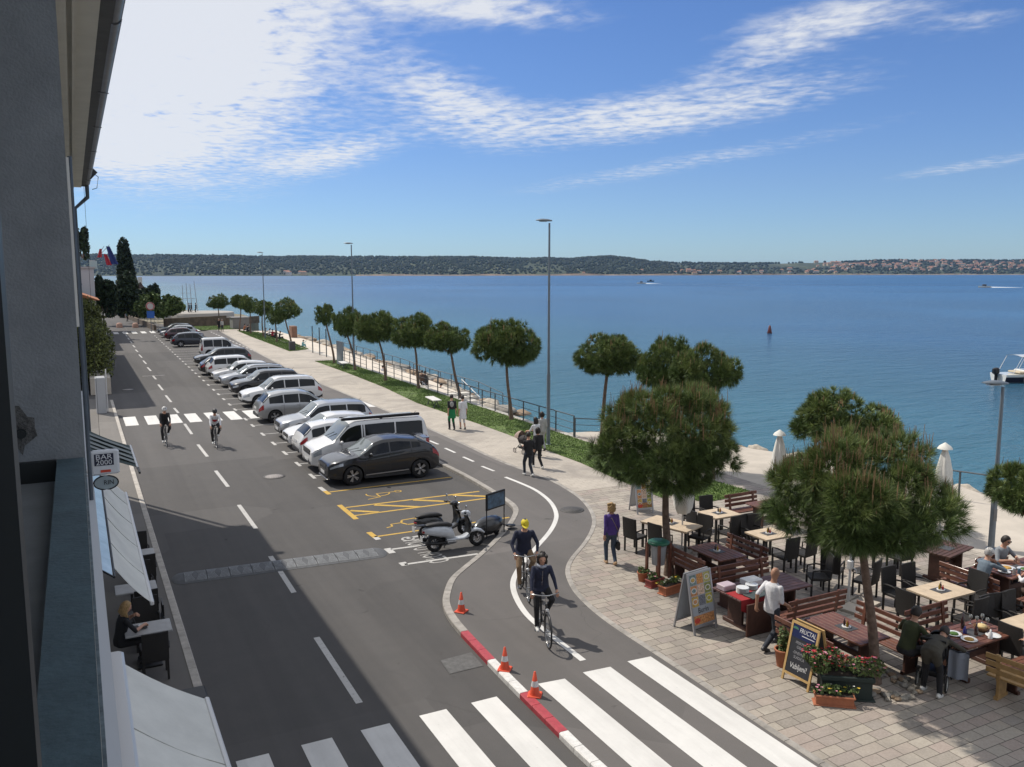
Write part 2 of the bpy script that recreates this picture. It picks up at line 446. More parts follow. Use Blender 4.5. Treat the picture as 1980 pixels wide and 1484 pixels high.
pave_line = [(pave_line[0][0], -40), (pave_line[0][0], 6.)] + smooth_line(pave_line, 2)
# bike path (raised 10 cm), its kerb, the paved promenade
mb = MB(); inner = offset_line(kerb_line, .17)
mb.poly([(x, y, .10) for x, y in inner] + [(x, y, .10) for x, y in pave_line[::-1]])
struct('bike_path', mb, m_path)
mb = MB()
def dist_along(P):
    d = [0.]
    for a, b in zip(P, P[1:]): d.append(d[-1] + math.hypot(b[0] - a[0], b[1] - a[1]))
    return d
def resample(P, step):
    d = dist_along(P); out = []; s = 0.; i = 0
    while s < d[-1]:
        while d[i + 1] < s: i += 1
        t = (s - d[i]) / max(d[i + 1] - d[i], 1e-6)
        out.append((P[i][0] + (P[i + 1][0] - P[i][0]) * t, P[i][1] + (P[i + 1][1] - P[i][1]) * t)); s += step
    return out
def kerb_mesh(mb, P, w, z, mi_of, gap=.012, seg=1.0, z0=-.05):
    """kerb stones laid end to end along a plan line, each slightly rounded at the top"""
    Q = resample(P, .25); per = max(1, int(seg / .25)); O = offset_line(Q, w)
    for k in range(0, len(Q) - per, per):
        a = list(range(k, k + per + 1)); mi = mi_of(Q[a[0]])
        def lerp(i, t, src, e):
            return None
        A = [Vector((*Q[i], 0)) for i in a]; B = [Vector((*O[i], 0)) for i in a]
        g0 = (A[1] - A[0]).normalized() * gap / 2
        A[0] = A[0] + g0; B[0] = B[0] + g0; A[-1] = A[-1] - g0; B[-1] = B[-1] - g0
        c = .02
        rows = []
        for p, q in zip(A, B):
            n = (q - p).normalized()
            rows.append([(p.x, p.y, z0), (p.x, p.y, z - c), (p.x + n.x * c, p.y + n.y * c, z), (q.x, q.y, z)])
        mb.grid(rows, mi, False, flip=True)
        for r, fl in ((rows[0], False), (rows[-1], True)):
            v = r + [(r[-1][0], r[-1][1], z0)]
            mb.add(v, [list(range(5)) if fl else list(range(4, -1, -1))], mi)
def kmi(p):
    if p[1] > 16.1 or p[1] < 2: return 0
    return 1 if int((16.1 - p[1]) / 1.53) % 2 == 0 else 2
kl = [p for p in kerb_line if -10 < p[1] < 37]
kerb_mesh(mb, [(kl[0][0], 16.1 - 1.53 * 14)] + [q for q in kl if q[1] > 16.1 - 1.53 * 13], .17, .112, kmi, seg=.5)
kerb_mesh(mb, [q for q in kerb_line if q[1] > 35], .15, .03, lambda p: 0, seg=1.)
kerb_mesh(mb, offset_line(pave_line[1:], -.13), .13, .114, lambda p: 0, seg=.75, z0=.05)
struct('kerb', mb, [m_kerb, m_red, M('kerb_white_paint', (.62, .61, .59), .6, var=.2, vs=9)])

# grass strips, seaward edge of the promenade
grass_px = [(608.5, 699), (680, 725), (742, 749.5), (806, 780), (921, 819), (982, 841), (1052, 869.7), (1123, 896), (1184, 924), (1290, 968)]
gl = [tuple(G(x, y, .1)[:2]) for x, y in grass_px]
RAILX = 20.75
mb = MB()
prom_right = [(22.0, -40), (22.0, 33.5), (RAILX, 34.0), (RAILX, 124.5), (0, 0)]
far_l = [(14.8, 118)]
mb.poly([(x, y, .104) for x, y in pave_line[1:]] + [(x, y, .104) for x, y in prom_right[::-1][1:]])
me = mb.mesh('promenade', [m_pave, m_prom])
o = link_mesh('promenade', me); tag(o, kind='structure')
# pale pavers farther along
mb = MB()
pl = [p for p in pave_line if 25.2 < p[1]]
mb.poly([(x + .02, y, .108) for x, y in pl] + [(RAILX - .05, 123.6, .108), (RAILX - .05, pl[0][1], .108)])
struct('promenade_path', mb, m_prom)

m_lawn = M('lawn_soil', (.095, .14, .036), .95, var=.55, vs=2.2, bump=.6, bs=30)
m_blade = M('grass_blades', (.115, .185, .042), .8, island=.5)
def grass_area(name, poly, z, density, hgt, bare=None):
    base = MB(); base.poly([(x, y, z) for x, y in poly])
    struct(name + '_bed', base, m_lawn)
    # blades by the thousand: nobody could count them
    xs = [p[0] for p in poly]; ys = [p[1] for p in poly]
    def inside(x, y):
        c = False; j = len(poly) - 1
        for i in range(len(poly)):
            (xi, yi), (xj, yj) = poly[i], poly[j]
            if (yi > y) != (yj > y) and x < (xj - xi) * (y - yi) / (yj - yi) + xi: c = not c
            j = i
        return c
    area = (max(xs) - min(xs)) * (max(ys) - min(ys)); n = int(area * density); v = []; f = []
    for _ in range(n):
        x, y = rng.uniform(min(xs), max(xs)), rng.uniform(min(ys), max(ys))
        if not inside(x, y): continue
        if bare and bare(x, y) > rng.random(): continue
        t = rng.uniform(0, 2 * PI); w = rng.uniform(.012, .03); h = hgt * rng.uniform(.5, 1.5)
        k = len(v); dx, dy = math.cos(t) * w, math.sin(t) * w; lx, ly = rng.uniform(-.05, .05), rng.uniform(-.05, .05)
        v += [(x - dx, y - dy, z), (x + dx, y + dy, z), (x + lx, y + ly, z + h)]; f.append([k, k + 1, k + 2])
    b = MB(); b.add(v, f); o = b.obj(name, m_blade)
    tag(o, 'short green grass on the strip beside the promenade', 'grass', kind='stuff')
def bare_fn(x, y):
    return .85 if (math.sin(y * .9) + math.sin(y * .37 + 1) > .75 and x < 18.9 + .5 * math.sin(y)) else .08
strip_a = gl + [(RAILX - .2, 26.5), (RAILX - .2, gl[0][1])]
grass_area('grass', strip_a, .118, 420, .042, bare_fn)
gb = [tuple(G(x, y, .1)[:2]) for x, y in [(458, 640), (485, 651.5), (560, 680)]] + [tuple(G(598, 676, .1)[:2]), tuple(G(548, 655, .1)[:2]), tuple(G(500, 643, .1)[:2])]
grass_area('grass', gb, .118, 150, .08)
gc = [(15.2, 121.8), (20.5, 121.8), (20.5, 131), (13.5, 131)]
grass_area('grass', gc, .118, 60, .09)
# a grass bed past the near pine
grass_area('grass', [(17.6, 24.6), (20.8, 24.6), (21.0, 22.2), (18.6, 22.0)], .118, 500, .055)

# ---- left pavement
mb = MB(); mb.poly([(-.3, -40, .1), (1.6, -40, .1), (1.68, 57, .1), (1.2, 58, .1), (-.3, 58, .1)])
struct('pavement', mb, asphalt('pavement_asphalt', (.15, .142, .132), (.20, .188, .172), (.22, .19, .165)))
mb = MB(); kerb_mesh(mb, [(1.75, 57.), (1.73, 30), (1.72, -20.)], .16, .112, lambda p: 0, seg=1.)
struct('kerb', mb, M('pale_kerb', (.40, .37, .33), .85, var=.25, vs=4, bump=.3, bs=30))

# ---- painted markings (4 mm above what they lie on)
Z0, ZP = .004, .1045
def line(mb, a, b, w, z, mi=0):
    a, b = Vector((a[0], a[1], z)), Vector((b[0], b[1], z)); d = (b - a).normalized(); n = Vector((-d.y, d.x, 0)) * w / 2
    mb.poly([a - n, b - n, b + n, a + n], mi)
lm = MB()
dash = [((612, 1233), (695, 1360)), ((523, 1076), (568.5, 1146.6)), ((461.8, 976.8), (494.8, 1022.6)), ((417, 910.7), (441, 941.7)), ((382.6, 860), (401, 883.4)), ((357, 820), (371, 840)), ((336.6, 789.4), (345, 799)), ((320.5, 765), (331, 778)), ((306, 744), (315, 755)), ((295.7, 727), (301.6, 734)), ((285, 710.7), (291.7, 717.7)), ((276.8, 697.7), (282.7, 704)), ((268.6, 686), (274.5, 692)), ((262, 676.5), (266.7, 681)), ((256.8, 668), (261, 672)), ((251.6, 660), (255, 664)), ((247, 653.6), (250, 657)), ((242.6, 647.5), (246, 651)), ((239, 641), (241.5, 643.5))]
for a, b in dash:
    line(lm, G(*a), G(*b), .13, Z0)
for px, py, n in ((297, 727, .5), ):
    p = G(px, py); line(lm, p - Vector((.8, 0, 0)), p + Vector((.8, 0, 0)), .10, Z0 + .002)
struct('lane_marking', lm, m_wht2)
cw = MB()
for xr in (1.38, 2.4, 3.45, 4.47, 5.54, 6.55):
    cw.poly([(xr - .52, 8.6, Z0), (xr, 8.6, Z0), (xr, 13.45, Z0), (xr - .52, 13.45, Z0)])
for a, b in (((1040, 1323), (1092, 1313)), ((1127, 1301), (1180, 1290)), ((1213, 1279.5), (1258, 1270))):
    p, q = G(*a, .1), G(*b, .1)
    cw.poly([(p.x, 8.8, ZP), (q.x, 8.8, ZP), (q.x, q.y, ZP), (p.x, p.y, ZP)])
for xl in (237.4, 278, 319, 355, 393, 430, 467):
    p = G(xl, 807.6 - (xl - 237) * .055); 
    cw.poly([(p.x, p.y - 3.0, Z0), (p.x + .62, p.y - 3.0, Z0), (p.x + .62, p.y, Z0), (p.x, p.y, Z0)])
cw.poly([(*G(697, 774, .1)[:2], ZP), (*G(724, 773.4, .1)[:2], ZP), (*G(739.5, 787, .1)[:2], ZP), (*G(714, 787.5, .1)[:2], ZP)][::-1])
for k in range(11):
    x = 3.2 + k * 1.1
    if x < 15: cw.poly([(x, 120.5, Z0 if x < 12.6 else .11), (x + .6, 120.5, Z0 if x < 12.6 else .11), (x + .6, 124.5, Z0 if x < 12.6 else .11), (x, 124.5, Z0 if x < 12.6 else .11)])
struct('crosswalk', cw, m_wht)
pb = MB()
for a, b in (((830, 852.5), (847.5, 859.6)), ((860.6, 867), (880, 875.8)), ((895.5, 884), (916, 893)), ((931.7, 902), (955.5, 911.5))):
    line(pb, G(*a, .1), G(*b, .1), .12, ZP)
for a, b in (((790, 834), (812, 844)), ((655, 754.5), (665, 760)), ((640, 747.5), (649, 752)), ((625, 739.5), (634, 743.5)), ((611, 732), (619, 736.5))):
    line(pb, G(*a, .1), G(*b, .1), .12, ZP)
q0 = G(600, 727, .1)
y = q0.y
while y < 117:
    line(pb, (q0.x + (y - q0.y) * .004, y, 0), (q0.x + (y - q0.y) * .004, y + 1.1, 0), .13, ZP); y += 2.2
cv = smooth_line([tuple(G(x, y, .1)[:2]) for x, y in [(977, 923), (1010, 936), (1038.7, 949), (1065.6, 970.4), (1076.4, 992), (1075, 1008), (1063, 1030), (1038.7, 1056.7), (1018, 1080), (1001, 1102.5), (991, 1124), (993, 1145.6), (1006, 1172.6), (1025, 1197), (1065.6, 1229), (1127.6, 1277.7)]], 2)
A = offset_line(cv, -.07); B = offset_line(cv, .07)
pb.strip([(x, y, ZP) for x, y in B], [(x, y, ZP) for x, y in A])
struct('path_marking', pb, m_wht)
bm_ = MB()
BAYX = 7.8; BAY0 = 29.63; BAYP = 2.43
for y in [32.25, 34.61, 37.05, 39.41, 41.96, 44.62, 46.8, 50.41, 52.54, 54.97, 57.36, 59.74, 62.56, 65.25, 67.93, 70.35, 72.76, 75.35, 77.9, 80.4, 82.9, 85.3, 87.7, 90.5, 93.3, 95.6, 98., 101.3, 103.8, 106.3, 109, 112, 115]:
    bx = BAYX + max(0, (y - 45)) * .013
    line(bm_, (bx + .05, y), (13.0 + max(0, y - 45) * .012, y), .09, Z0)
    line(bm_, (bx, y - .42), (bx, y + .42), .13, Z0)
p, q = G(756, 1063), G(823, 1054); line(bm_, p, q + (q - p) * .9, .11, Z0)
line(bm_, G(748, 1061), G(759, 1070), .2, Z0)
line(bm_, G(782.4, 1092), G(924, 1071.5), .11, Z0); line(bm_, G(777, 1088), G(784, 1094), .2, Z0)
line(bm_, G(940, 1030), G(962, 1026), .11, Z0)
line(bm_, G(618, 942.5), G(628, 950), .16, Z0); line(bm_, G(726, 1039.5), G(732, 1044), .17, Z0)
for yy in (22.50, 21.30):
    T = Matrix.Translation((8.42, yy, Z0)) @ Matrix.Rotation(-PI / 2, 4, 'Z')
    text_mesh(bm_, 'MOTO', .86, T, 0, .40)
s = G(806, 1040)
for dx, dy, r in ((-.28, .0, .17), (.42, -.02, .17)):
    for k in range(12):
        a0, a1 = k * PI / 6, (k + 1) * PI / 6
        line(bm_, (s.x + dx + r * math.cos(a0), s.y + dy + r * math.sin(a0)), (s.x + dx + r * math.cos(a1), s.y + dy + r * math.sin(a1)), .07, Z0)
line(bm_, (s.x - .3, s.y + .05), (s.x + .1, s.y + .12), .12, Z0); line(bm_, (s.x + .1, s.y + .12), (s.x + .42, s.y), .12, Z0); line(bm_, (s.x + .3, s.y + .05), (s.x + .35, s.y + .35), .06, Z0)
struct('parking_marking', bm_, m_wht2)
ym = MB()
line(ym, G(637, 952), G(873, 923), .10, Z0); line(ym, G(628, 950), G(637, 956.5), .16, Z0)
line(ym, G(656, 977), G(689, 1004.5), .17, Z0)
line(ym, G(668.7, 982), G(926.5, 950.7), .11, Z0); line(ym, G(686.4, 997.5), G(949, 963), .11, Z0)
for a, b in (((677, 988), (732, 991)), ((724, 977), (813, 981)), ((799, 967.3), (880, 971)), ((876, 958), (944, 960.5))):
    line(ym, G(*a), G(*b), .17, Z0 + .002)
line(ym, G(724, 1038.7), G(984.6, 1001), .10, Z0); line(ym, G(713, 1029.6), G(726, 1039.5), .17, Z0)
def pline(mb, pts, w, z):
    for a, b in zip(pts, pts[1:]): line(mb, a, b, w, z)
c = G(727, 957)   # wheelchair sign, thin outline; read by a driver coming in from the road
pline(ym, [(c.x + .75, c.y + .1), (c.x + .3, c.y + .12), (c.x + .05, c.y + .12), (c.x + .05, c.y - .35), (c.x - .45, c.y - .5)], .05, Z0)
pline(ym, [(c.x + .1 + .42 * math.cos(t), c.y + .1 + .35 * math.sin(t)) for t in [k * PI / 8 for k in range(7, 17)]], .05, Z0)
pline(ym, [(c.x + .85 + .12 * math.cos(k * PI / 5), c.y + .1 + .12 * math.sin(k * PI / 5)) for k in range(11)], .05, Z0)
c = G(800, 1008)  # charging plug
pline(ym, [(c.x + .15, c.y + .3), (c.x - .3, c.y + .26), (c.x - .42, c.y), (c.x - .3, c.y - .26), (c.x + .15, c.y - .3), (c.x + .15, c.y + .3)], .07, Z0)
pline(ym, [(c.x + .15, c.y + .18), (c.x + .42, c.y + .18)], .06, Z0); pline(ym, [(c.x + .15, c.y - .18), (c.x + .42, c.y - .18)], .06, Z0)
pline(ym, [(c.x - .42, c.y), (c.x - .75, c.y), (c.x - .8, c.y - .25), (c.x - 1.0, c.y - .3)], .06, Z0)
struct('parking_marking', ym, m_yel)

# ---- manhole covers and drain lid
m_iron = M('cast_iron', (.09, .087, .085), .7, .5, var=.3, vs=20, bump=.5, bs=45)
def manhole(p, r, label, col, rimcol):
    t = thing('manhole_cover', label, 'manhole cover', p, 0, 'manhole covers')
    a = MB(); a.lathe([(r, .0), (r, .011), (r * .8, .011)], 28); a.obj('frame', rimcol, t)
    b = MB(); b.lathe([(r * .8, .0), (r * .8, .012), (.001, .012)], 28)
    for k in range(-3, 4):
        h = math.sqrt(max(0, (r * .72) ** 2 - (k * r * .2) ** 2)); b.box((k * r * .2, 0, .014), (r * .06, 2 * h, .004))
    b.obj('lid', col, t)
manhole(G(530, 922), .42, 'round pale manhole cover in the road beside the white van', M('worn_iron', (.26, .24, .23), .7, .2, var=.3, vs=14), m_iron)
manhole(G(1106, 986.5, .1), .40, 'dark manhole cover on the bike path beside the white curve', m_iron, m_iron)
manhole(G(1000, 1022, .1), .30, 'ring shaped manhole cover near the kerb by the scooters', m_path, m_iron)
manhole(G(247, 754), .40, 'manhole cover in the shaded lane past the far crosswalk', M('worn_iron', (.2, .2, .2)), m_iron)
t = thing('drain_lid', 'square dark steel lid set in the road by the red kerb', 'drain lid', (G(850, 1278) + G(936, 1288.5)) / 2)
a = MB(); q = [G(850, 1278), G(912, 1261.5), G(936, 1288.5), G(869, 1304.7)]; cc = t.location
a.prism([((p - cc).x, (p - cc).y) for p in q], 0, .006); a.obj('frame', m_iron, t)
a = MB(); a.prism([((p - cc).x * .94, (p - cc).y * .94) for p in q], 0, .009); a.obj('plate', M('plate_steel', (.11, .108, .105), .7, .3, var=.3, vs=8, bump=.4, bs=60), t)

# ---- sea
def sea_mat():
    m, N, L, b = nodemat('sea_water'); tc = N.new('ShaderNodeTexCoord'); o = tc.outputs['Object']
    sp = N.new('ShaderNodeSeparateXYZ'); L.new(o, sp.inputs[0])
    sh = N.new('ShaderNodeMapRange'); sh.inputs[1].default_value = 24; sh.inputs[2].default_value = 110; L.new(sp.outputs[0], sh.inputs[0])
    shallow = mixc(N, L, sh.outputs[0], (.05, .15, .19), (.022, .085, .185))
    pat = ramp(N, L, add_noise(N, L, o, .006, 5, .6, 1.), [(.35, (.75, .75, .75)), (.65, (1.2, 1.2, 1.2))])
    col = mixc(N, L, 1., shallow, pat, 'MULTIPLY')
    L.new(col, b.inputs['Base Color'])
    vl = N.new('ShaderNodeVectorMath'); vl.operation = 'LENGTH'; L.new(o, vl.inputs[0])
    rg = N.new('ShaderNodeMapRange'); rg.inputs[1].default_value = 40; rg.inputs[2].default_value = 900; rg.inputs[3].default_value = .15; rg.inputs[4].default_value = .30; L.new(vl.outputs['Value'], rg.inputs[0])
    L.new(rg.outputs[0], b.inputs['Roughness']); b.inputs['IOR'].default_value = 1.33; b.inputs['Specular IOR Level'].default_value = .5
    def waves(sx, sy, rot, det, sc):
        mp = N.new('ShaderNodeMapping'); mp.inputs['Rotation'].default_value = (0, 0, rot); mp.inputs['Scale'].default_value = (sx, sy, 1); L.new(o, mp.inputs[0])
        return add_noise(N, L, mp.outputs[0], sc, det, .6, .3)
    h = N.new('ShaderNodeMath'); h.operation = 'ADD'
    a = waves(.35, 1.0, R(62), 5, .55); c = waves(.5, 1.6, R(75), 5, 1.7)
    mul = N.new('ShaderNodeMath'); mul.operation = 'MULTIPLY'; mul.inputs[1].default_value = .35; L.new(c, mul.inputs[0])
    L.new(a, h.inputs[0]); L.new(mul.outputs[0], h.inputs[1])
    bumpn(N, L, b, h.outputs[0], .9, .75)
    bs_ = N.new('ShaderNodeMapRange'); bs_.inputs[1].default_value = 60; bs_.inputs[2].default_value = 1400; bs_.inputs[3].default_value = .9; bs_.inputs[4].default_value = .5; L.new(vl.outputs['Value'], bs_.inputs[0])
    L.new(bs_.outputs[0], [n for n in N if n.type == 'BUMP'][0].inputs['Strength'])
    return m
mb = MB(); mb.poly([(-4000, 60, -2), (20, 60, -2), (20, -3000, -2), (9000, -3000, -2), (9000, 9000, -2), (-4000, 9000, -2)])
struct('sea', mb, sea_mat())

# ---- shore: platform, lower walkway, pebble beach
plat = [(22.0, -40), (22.0, 33.5), (RAILX, 34), (RAILX, 35.2), (24.6, 34.2), (25.9, 30.5), (26.3, 28), (27.6, 25), (28.3, 19.5), (27.2, 16), (26.6, 9), (26.5, -40)]
mb = MB(); mb.prism(plat, -2.6, .098)
struct('seaside_platform', mb, m_conc)
def shore_z(x, y):
    """profile of the beach below the promenade wall"""
    edge = np.interp(y, [34, 50, 60, 73, 97, 128], [25.8, 26.6, 27.0, 29.0, 30.5, 31.5])
    n = .12 * math.sin(x * 3.1 + y * 1.7) + .1 * math.sin(x * 1.3 - y * 2.3)
    t = (x - RAILX) / max(.1, edge - RAILX)
    return -.75 - 1.25 * max(0, t) ** 1.1 - (.6 * (t - 1) if t > 1 else 0) + n * .5
rows = []
for i in range(64):
    y = 33 + i * 1.5; rows.append([(x, y, shore_z(x, y)) for x in [RAILX + .02 + j * .55 for j in range(26)]])
mb = MB(); mb.grid(rows)
m_peb, N, L, b = nodemat('pebble_beach'); tc = N.new('ShaderNodeTexCoord')
vo = N.new('ShaderNodeTexVoronoi'); vo.inputs['Scale'].default_value = 3.2; L.new(tc.outputs['Object'], vo.inputs['Vector'])
L.new(ramp(N, L, vo.outputs['Color'], [(.15, (.12, .11, .10)), (.5, (.27, .25, .22)), (.85, (.48, .45, .41))]), b.inputs['Base Color'])
b.inputs['Roughness'].default_value = .85; bumpn(N, L, b, vo.outputs['Distance'], -.9, .12)
struct('beach', mb, m_peb)
wk = [(RAILX, 55.5), (RAILX, 128), (26.2, 128), (25.8, 97), (25.2, 75), (24.6, 62), (24.0, 55.5)]
mb = MB(); mb.prism(wk, -2.4, -.62)
struct('beach_walkway', mb, M('walkway_concrete', (.56, .50, .42), .85, var=.14, vs=.8, bump=.2, bs=20))
# retaining wall under the railing
mb = MB(); mb.box((RAILX + .02, 81., -1.05), (.3, 94.2, 2.34)); 
t = tag(mb.obj('retaining_wall', M('wall_concrete', (.42, .40, .36), .85, var=.2, vs=1.5)), 'low concrete retaining wall between promenade grass and beach', 'wall')

# ---- far shore
def ridge_px(px):
    return np.interp(px, [-600, 0, 240, 420, 520, 640, 800, 930, 1000, 1060, 1100, 1140, 1180, 1230, 1262, 1330, 1450, 1520, 1600, 1700, 1980, 2600],
                     [490, 490, 492, 493, 495.5, 495, 496, 496, 499, 498, 499.5, 497, 495, 500, 505, 507, 509, 507.5, 506, 503, 503, 506])
def shore_d(px):
    return np.interp(px, [-600, 300, 900, 1300, 1500, 2600], [2700, 2700, 2900, 3300, 3900, 4600])
fw = Vector((math.sin(YAW), math.cos(YAW), 0)); rt = Vector((math.cos(YAW), -math.sin(YAW), 0))
def far_pt(px, d, z):
    return Vector((fw.x * d + rt.x * d * (px - 990) / FPX, fw.y * d + rt.y * d * (px - 990) / FPX, z))
nr = np.random.default_rng(3)
def fbm1(x, seed=0):
    r = 0
    for k, (f, a) in enumerate(((.011, 1.), (.027, .6), (.071, .4), (.19, .28))): r = r + a * np.sin(x * f * 6.28 + seed * 3.1 + k * 1.7 + 2 * np.sin(x * f * 2.2 + k))
    return r
def hill_h(px, t):
    """t = 0 at the shore, 1 on the ridge"""
    d0 = shore_d(px); H = (528 - ridge_px(px)) / FPX * (d0 + 1100) + 7.8 - 7
    H = H + 1.0 * fbm1(px, 1)
    prof = np.clip(t, 0, 1) ** .8
    bumps = 5.5 * np.sin(px * .045 + t * 5 + 2 * np.sin(px * .013)) * np.sin(t * PI) + 4 * np.sin(px * .11 - t * 9) * np.sin(t * PI)
    return -3 + (H + 3) * prof + bumps
pxs = np.arange(-400, 2420, 6.); ts = np.linspace(0, 1.0, 14)
rows = []
for t in ts: rows.append([far_pt(px, shore_d(px) + 1100 * t, float(hill_h(px, t))) for px in pxs])
rows.append([far_pt(px, shore_d(px) + 2400, -5) for px in pxs])
mb = MB(); mb.grid(rows, flip=True)
m_hill, N, L, b = nodemat('hill_cover'); tc = N.new('ShaderNodeTexCoord'); o = tc.outputs['Object']
n1 = add_noise(N, L, o, .0045, 6, .6, .6); n2 = add_noise(N, L, o, .02, 5, .7)
col = ramp(N, L, n1, [(.36, (.010, .016, .008)), (.5, (.018, .028, .011)), (.60, (.05, .065, .024)), (.70, (.12, .11, .06))])
col = mixc(N, L, .4, col, ramp(N, L, n2, [(.3, (.008, .014, .006)), (.7, (.045, .06, .02))]))
L.new(col, b.inputs['Base Color']); b.inputs['Roughness'].default_value = .95
struct('hills', mb, m_hill)
# woods covering the hills, read as one mass
ico = [(0, 0, 1.)] + [(.9 * math.cos(k * 1.2566), .9 * math.sin(k * 1.2566), .35) for k in range(5)] + [(.8 * math.cos(k * 1.2566 + .63), .8 * math.sin(k * 1.2566 + .63), -.5) for k in range(5)]
icf = [[0, 1 + k, 1 + (k + 1) % 5] for k in range(5)] + [[1 + k, 6 + k, 1 + (k + 1) % 5] for k in range(5)] + [[1 + (k + 1) % 5, 6 + k, 6 + (k + 1) % 5] for k in range(5)]
NT = 22000; px = nr.uniform(-330, 2350, NT); t = nr.uniform(0.02, 1, NT) ** .9
keep = np.where(px > 1290, nr.uniform(0, 1, NT) < .28 + .25 * (t < .4), nr.uniform(0, 1, NT) < .97)
keep &= ~((px > 1480) & (px < 1640) & (t > .4)) & ~((px > 1000) & (px < 1090) & (t < .5) & (nr.uniform(0, 1, NT) < .55))
px, t = px[keep], t[keep]
px = np.concatenate([px, nr.uniform(-330, 2350, 2600)]); t = np.concatenate([t, np.full(2600, .985)])
dsel = ~((px > 1490) & (px < 1620) & (t > .98) & (nr.uniform(0, 1, len(px)) < .93)) & ~((px > 1230) & (px < 1320) & (t > .98) & (nr.uniform(0, 1, len(px)) < .8))
px, t = px[dsel], t[dsel]
d = shore_d(px) + 1100 * t; z = hill_h(px, t)
X = fw.x * d + rt.x * d * (px - 990) / FPX; Y = fw.y * d + rt.y * d * (px - 990) / FPX
S = nr.uniform(3.4, 6.4, len(px)) * (d / 3300)
V = np.array(ico)[None] * S[:, None, None] * np.array([1, 1, .95]) + np.stack([X, Y, z + S * .35], 1)[:, None] + nr.normal(0, .8, (len(px), 11, 3))
F = np.array(icf)[None] + (np.arange(len(px)) * 11)[:, None, None]
def np_mesh(name, V, F, mats, smooth=False, mi=None):
    me = bpy.data.meshes.new(name); nv, nf = len(V), len(F); k = F.shape[1]
    me.vertices.add(nv); me.vertices.foreach_set('co', np.ascontiguousarray(V, dtype=np.float32).ravel())
    me.loops.add(nf * k); me.loops.foreach_set('vertex_index', np.ascontiguousarray(F, dtype=np.int32).ravel())
    me.polygons.add(nf); me.polygons.foreach_set('loop_start', np.arange(0, nf * k, k, dtype=np.int32))
    for m in (mats if hasattr(mats, '__len__') else [mats]): me.materials.append(m)
    if mi is not None: me.polygons.foreach_set('material_index', np.ascontiguousarray(mi, dtype=np.int32))
    me.polygons.foreach_set('use_smooth', np.full(nf, smooth)); me.update(calc_edges=True); me.validate()
    return me
o = link_mesh('woods', np_mesh('woods', V.reshape(-1, 3), F.reshape(-1, 3), M('far_woods', (.012, .020, .010), .95, island=.6), True))
tag(o, 'dark wooded hillside across the bay', 'woods', kind='stuff')
# sandy foot of the far shore
mb = MB(); P = np.arange(690, 2420, 8.)
A = [far_pt(p, shore_d(p) - 6, -2.2) for p in P]; B = [far_pt(p, shore_d(p) + 8, 1.8 + 2.2 * max(0, math.sin(p * .035)) + 1.5 * (1 if 1000 < p < 1290 else 0) * abs(math.sin(p * .021))) for p in P]
mb.strip(A, B); struct('shore', mb, M('far_shore_earth', (.20, .145, .10), .95, var=.5, vs=.02))
# far town
m_fr = M('far_roof_tiles', (.30, .15, .10), .9); m_fw = [M('far_wall_white', (.55, .52, .47), .9), M('far_wall_cream', (.5, .40, .28), .9), M('far_wall_rose', (.48, .3, .22), .9)]
m_fwin = M('far_window', (.05, .055, .06), .4)
fh = []
for k in range(6):
    b = MB(); w, dd, h = (11, 9, 6.0) if k < 3 else (20, 10, 8.5)
    b.box((0, 0, h / 2 - 3), (w, dd, h + 6), 0)
    e = .7; b.add([(-w / 2 - e, -dd / 2 - e, h), (w / 2 + e, -dd / 2 - e, h), (w / 2 + e, dd / 2 + e, h), (-w / 2 - e, dd / 2 + e, h), (-w / 2 + dd * .2, 0, h + 3), (w / 2 - dd * .2, 0, h + 3)],
                  [[0, 1, 5, 4], [1, 2, 5], [2, 3, 4, 5], [3, 0, 4], [3, 2, 1, 0]], 1)
    for f in range(2 if h < 7 else 3):
        for i in range(int(w / 3.4)): b.box((-w / 2 + 2 + i * 3.3, -dd / 2 - .05, 1.6 + f * 2.7), (1.2, .12, 1.4), 2)
    fh.append(b.mesh('far_house', [m_fw[k % 3], m_fr, m_fwin]))
cnt = 0
spots = []
hr = random.Random(11)
for k in range(230):
    if k < 150: p, t = hr.uniform(1560, 2010), hr.uniform(.16, .92)
    elif k < 172: p, t = hr.uniform(1300, 1640), hr.uniform(.04, .2)
    elif k < 178: p, t = hr.uniform(1050, 1400), hr.uniform(.02, .2)
    elif k < 182: p, t = hr.uniform(540, 620), hr.uniform(.02, .06)
    else: p, t = hr.uniform(1600, 2010), hr.uniform(.10, .7)
    if 1640 < p < 1700 and t < .3: continue
    dd = float(shore_d(p)) + 1100 * t
    o = link_mesh('far_house', fh[hr.choice((0, 0, 1, 1, 2, 3, 4, 5))], None, far_pt(p, dd, float(hill_h(np.float64(p), np.float64(t))) + 1.0), -YAW + hr.uniform(-.5, .5))
    o.scale = (1.15,) * 3 if p > 1500 else (.95,) * 3
    reg = ('small tile roofed house in the hill town across the bay', 'houses of the far town') if p > 1560 else (('small house low on the wooded shore left of the far town', 'houses on the far shore') if p > 1000 else ('tiny building at the water under the wooded headland', 'buildings under the far headland'))
    tag(o, reg[0], 'house', reg[1])
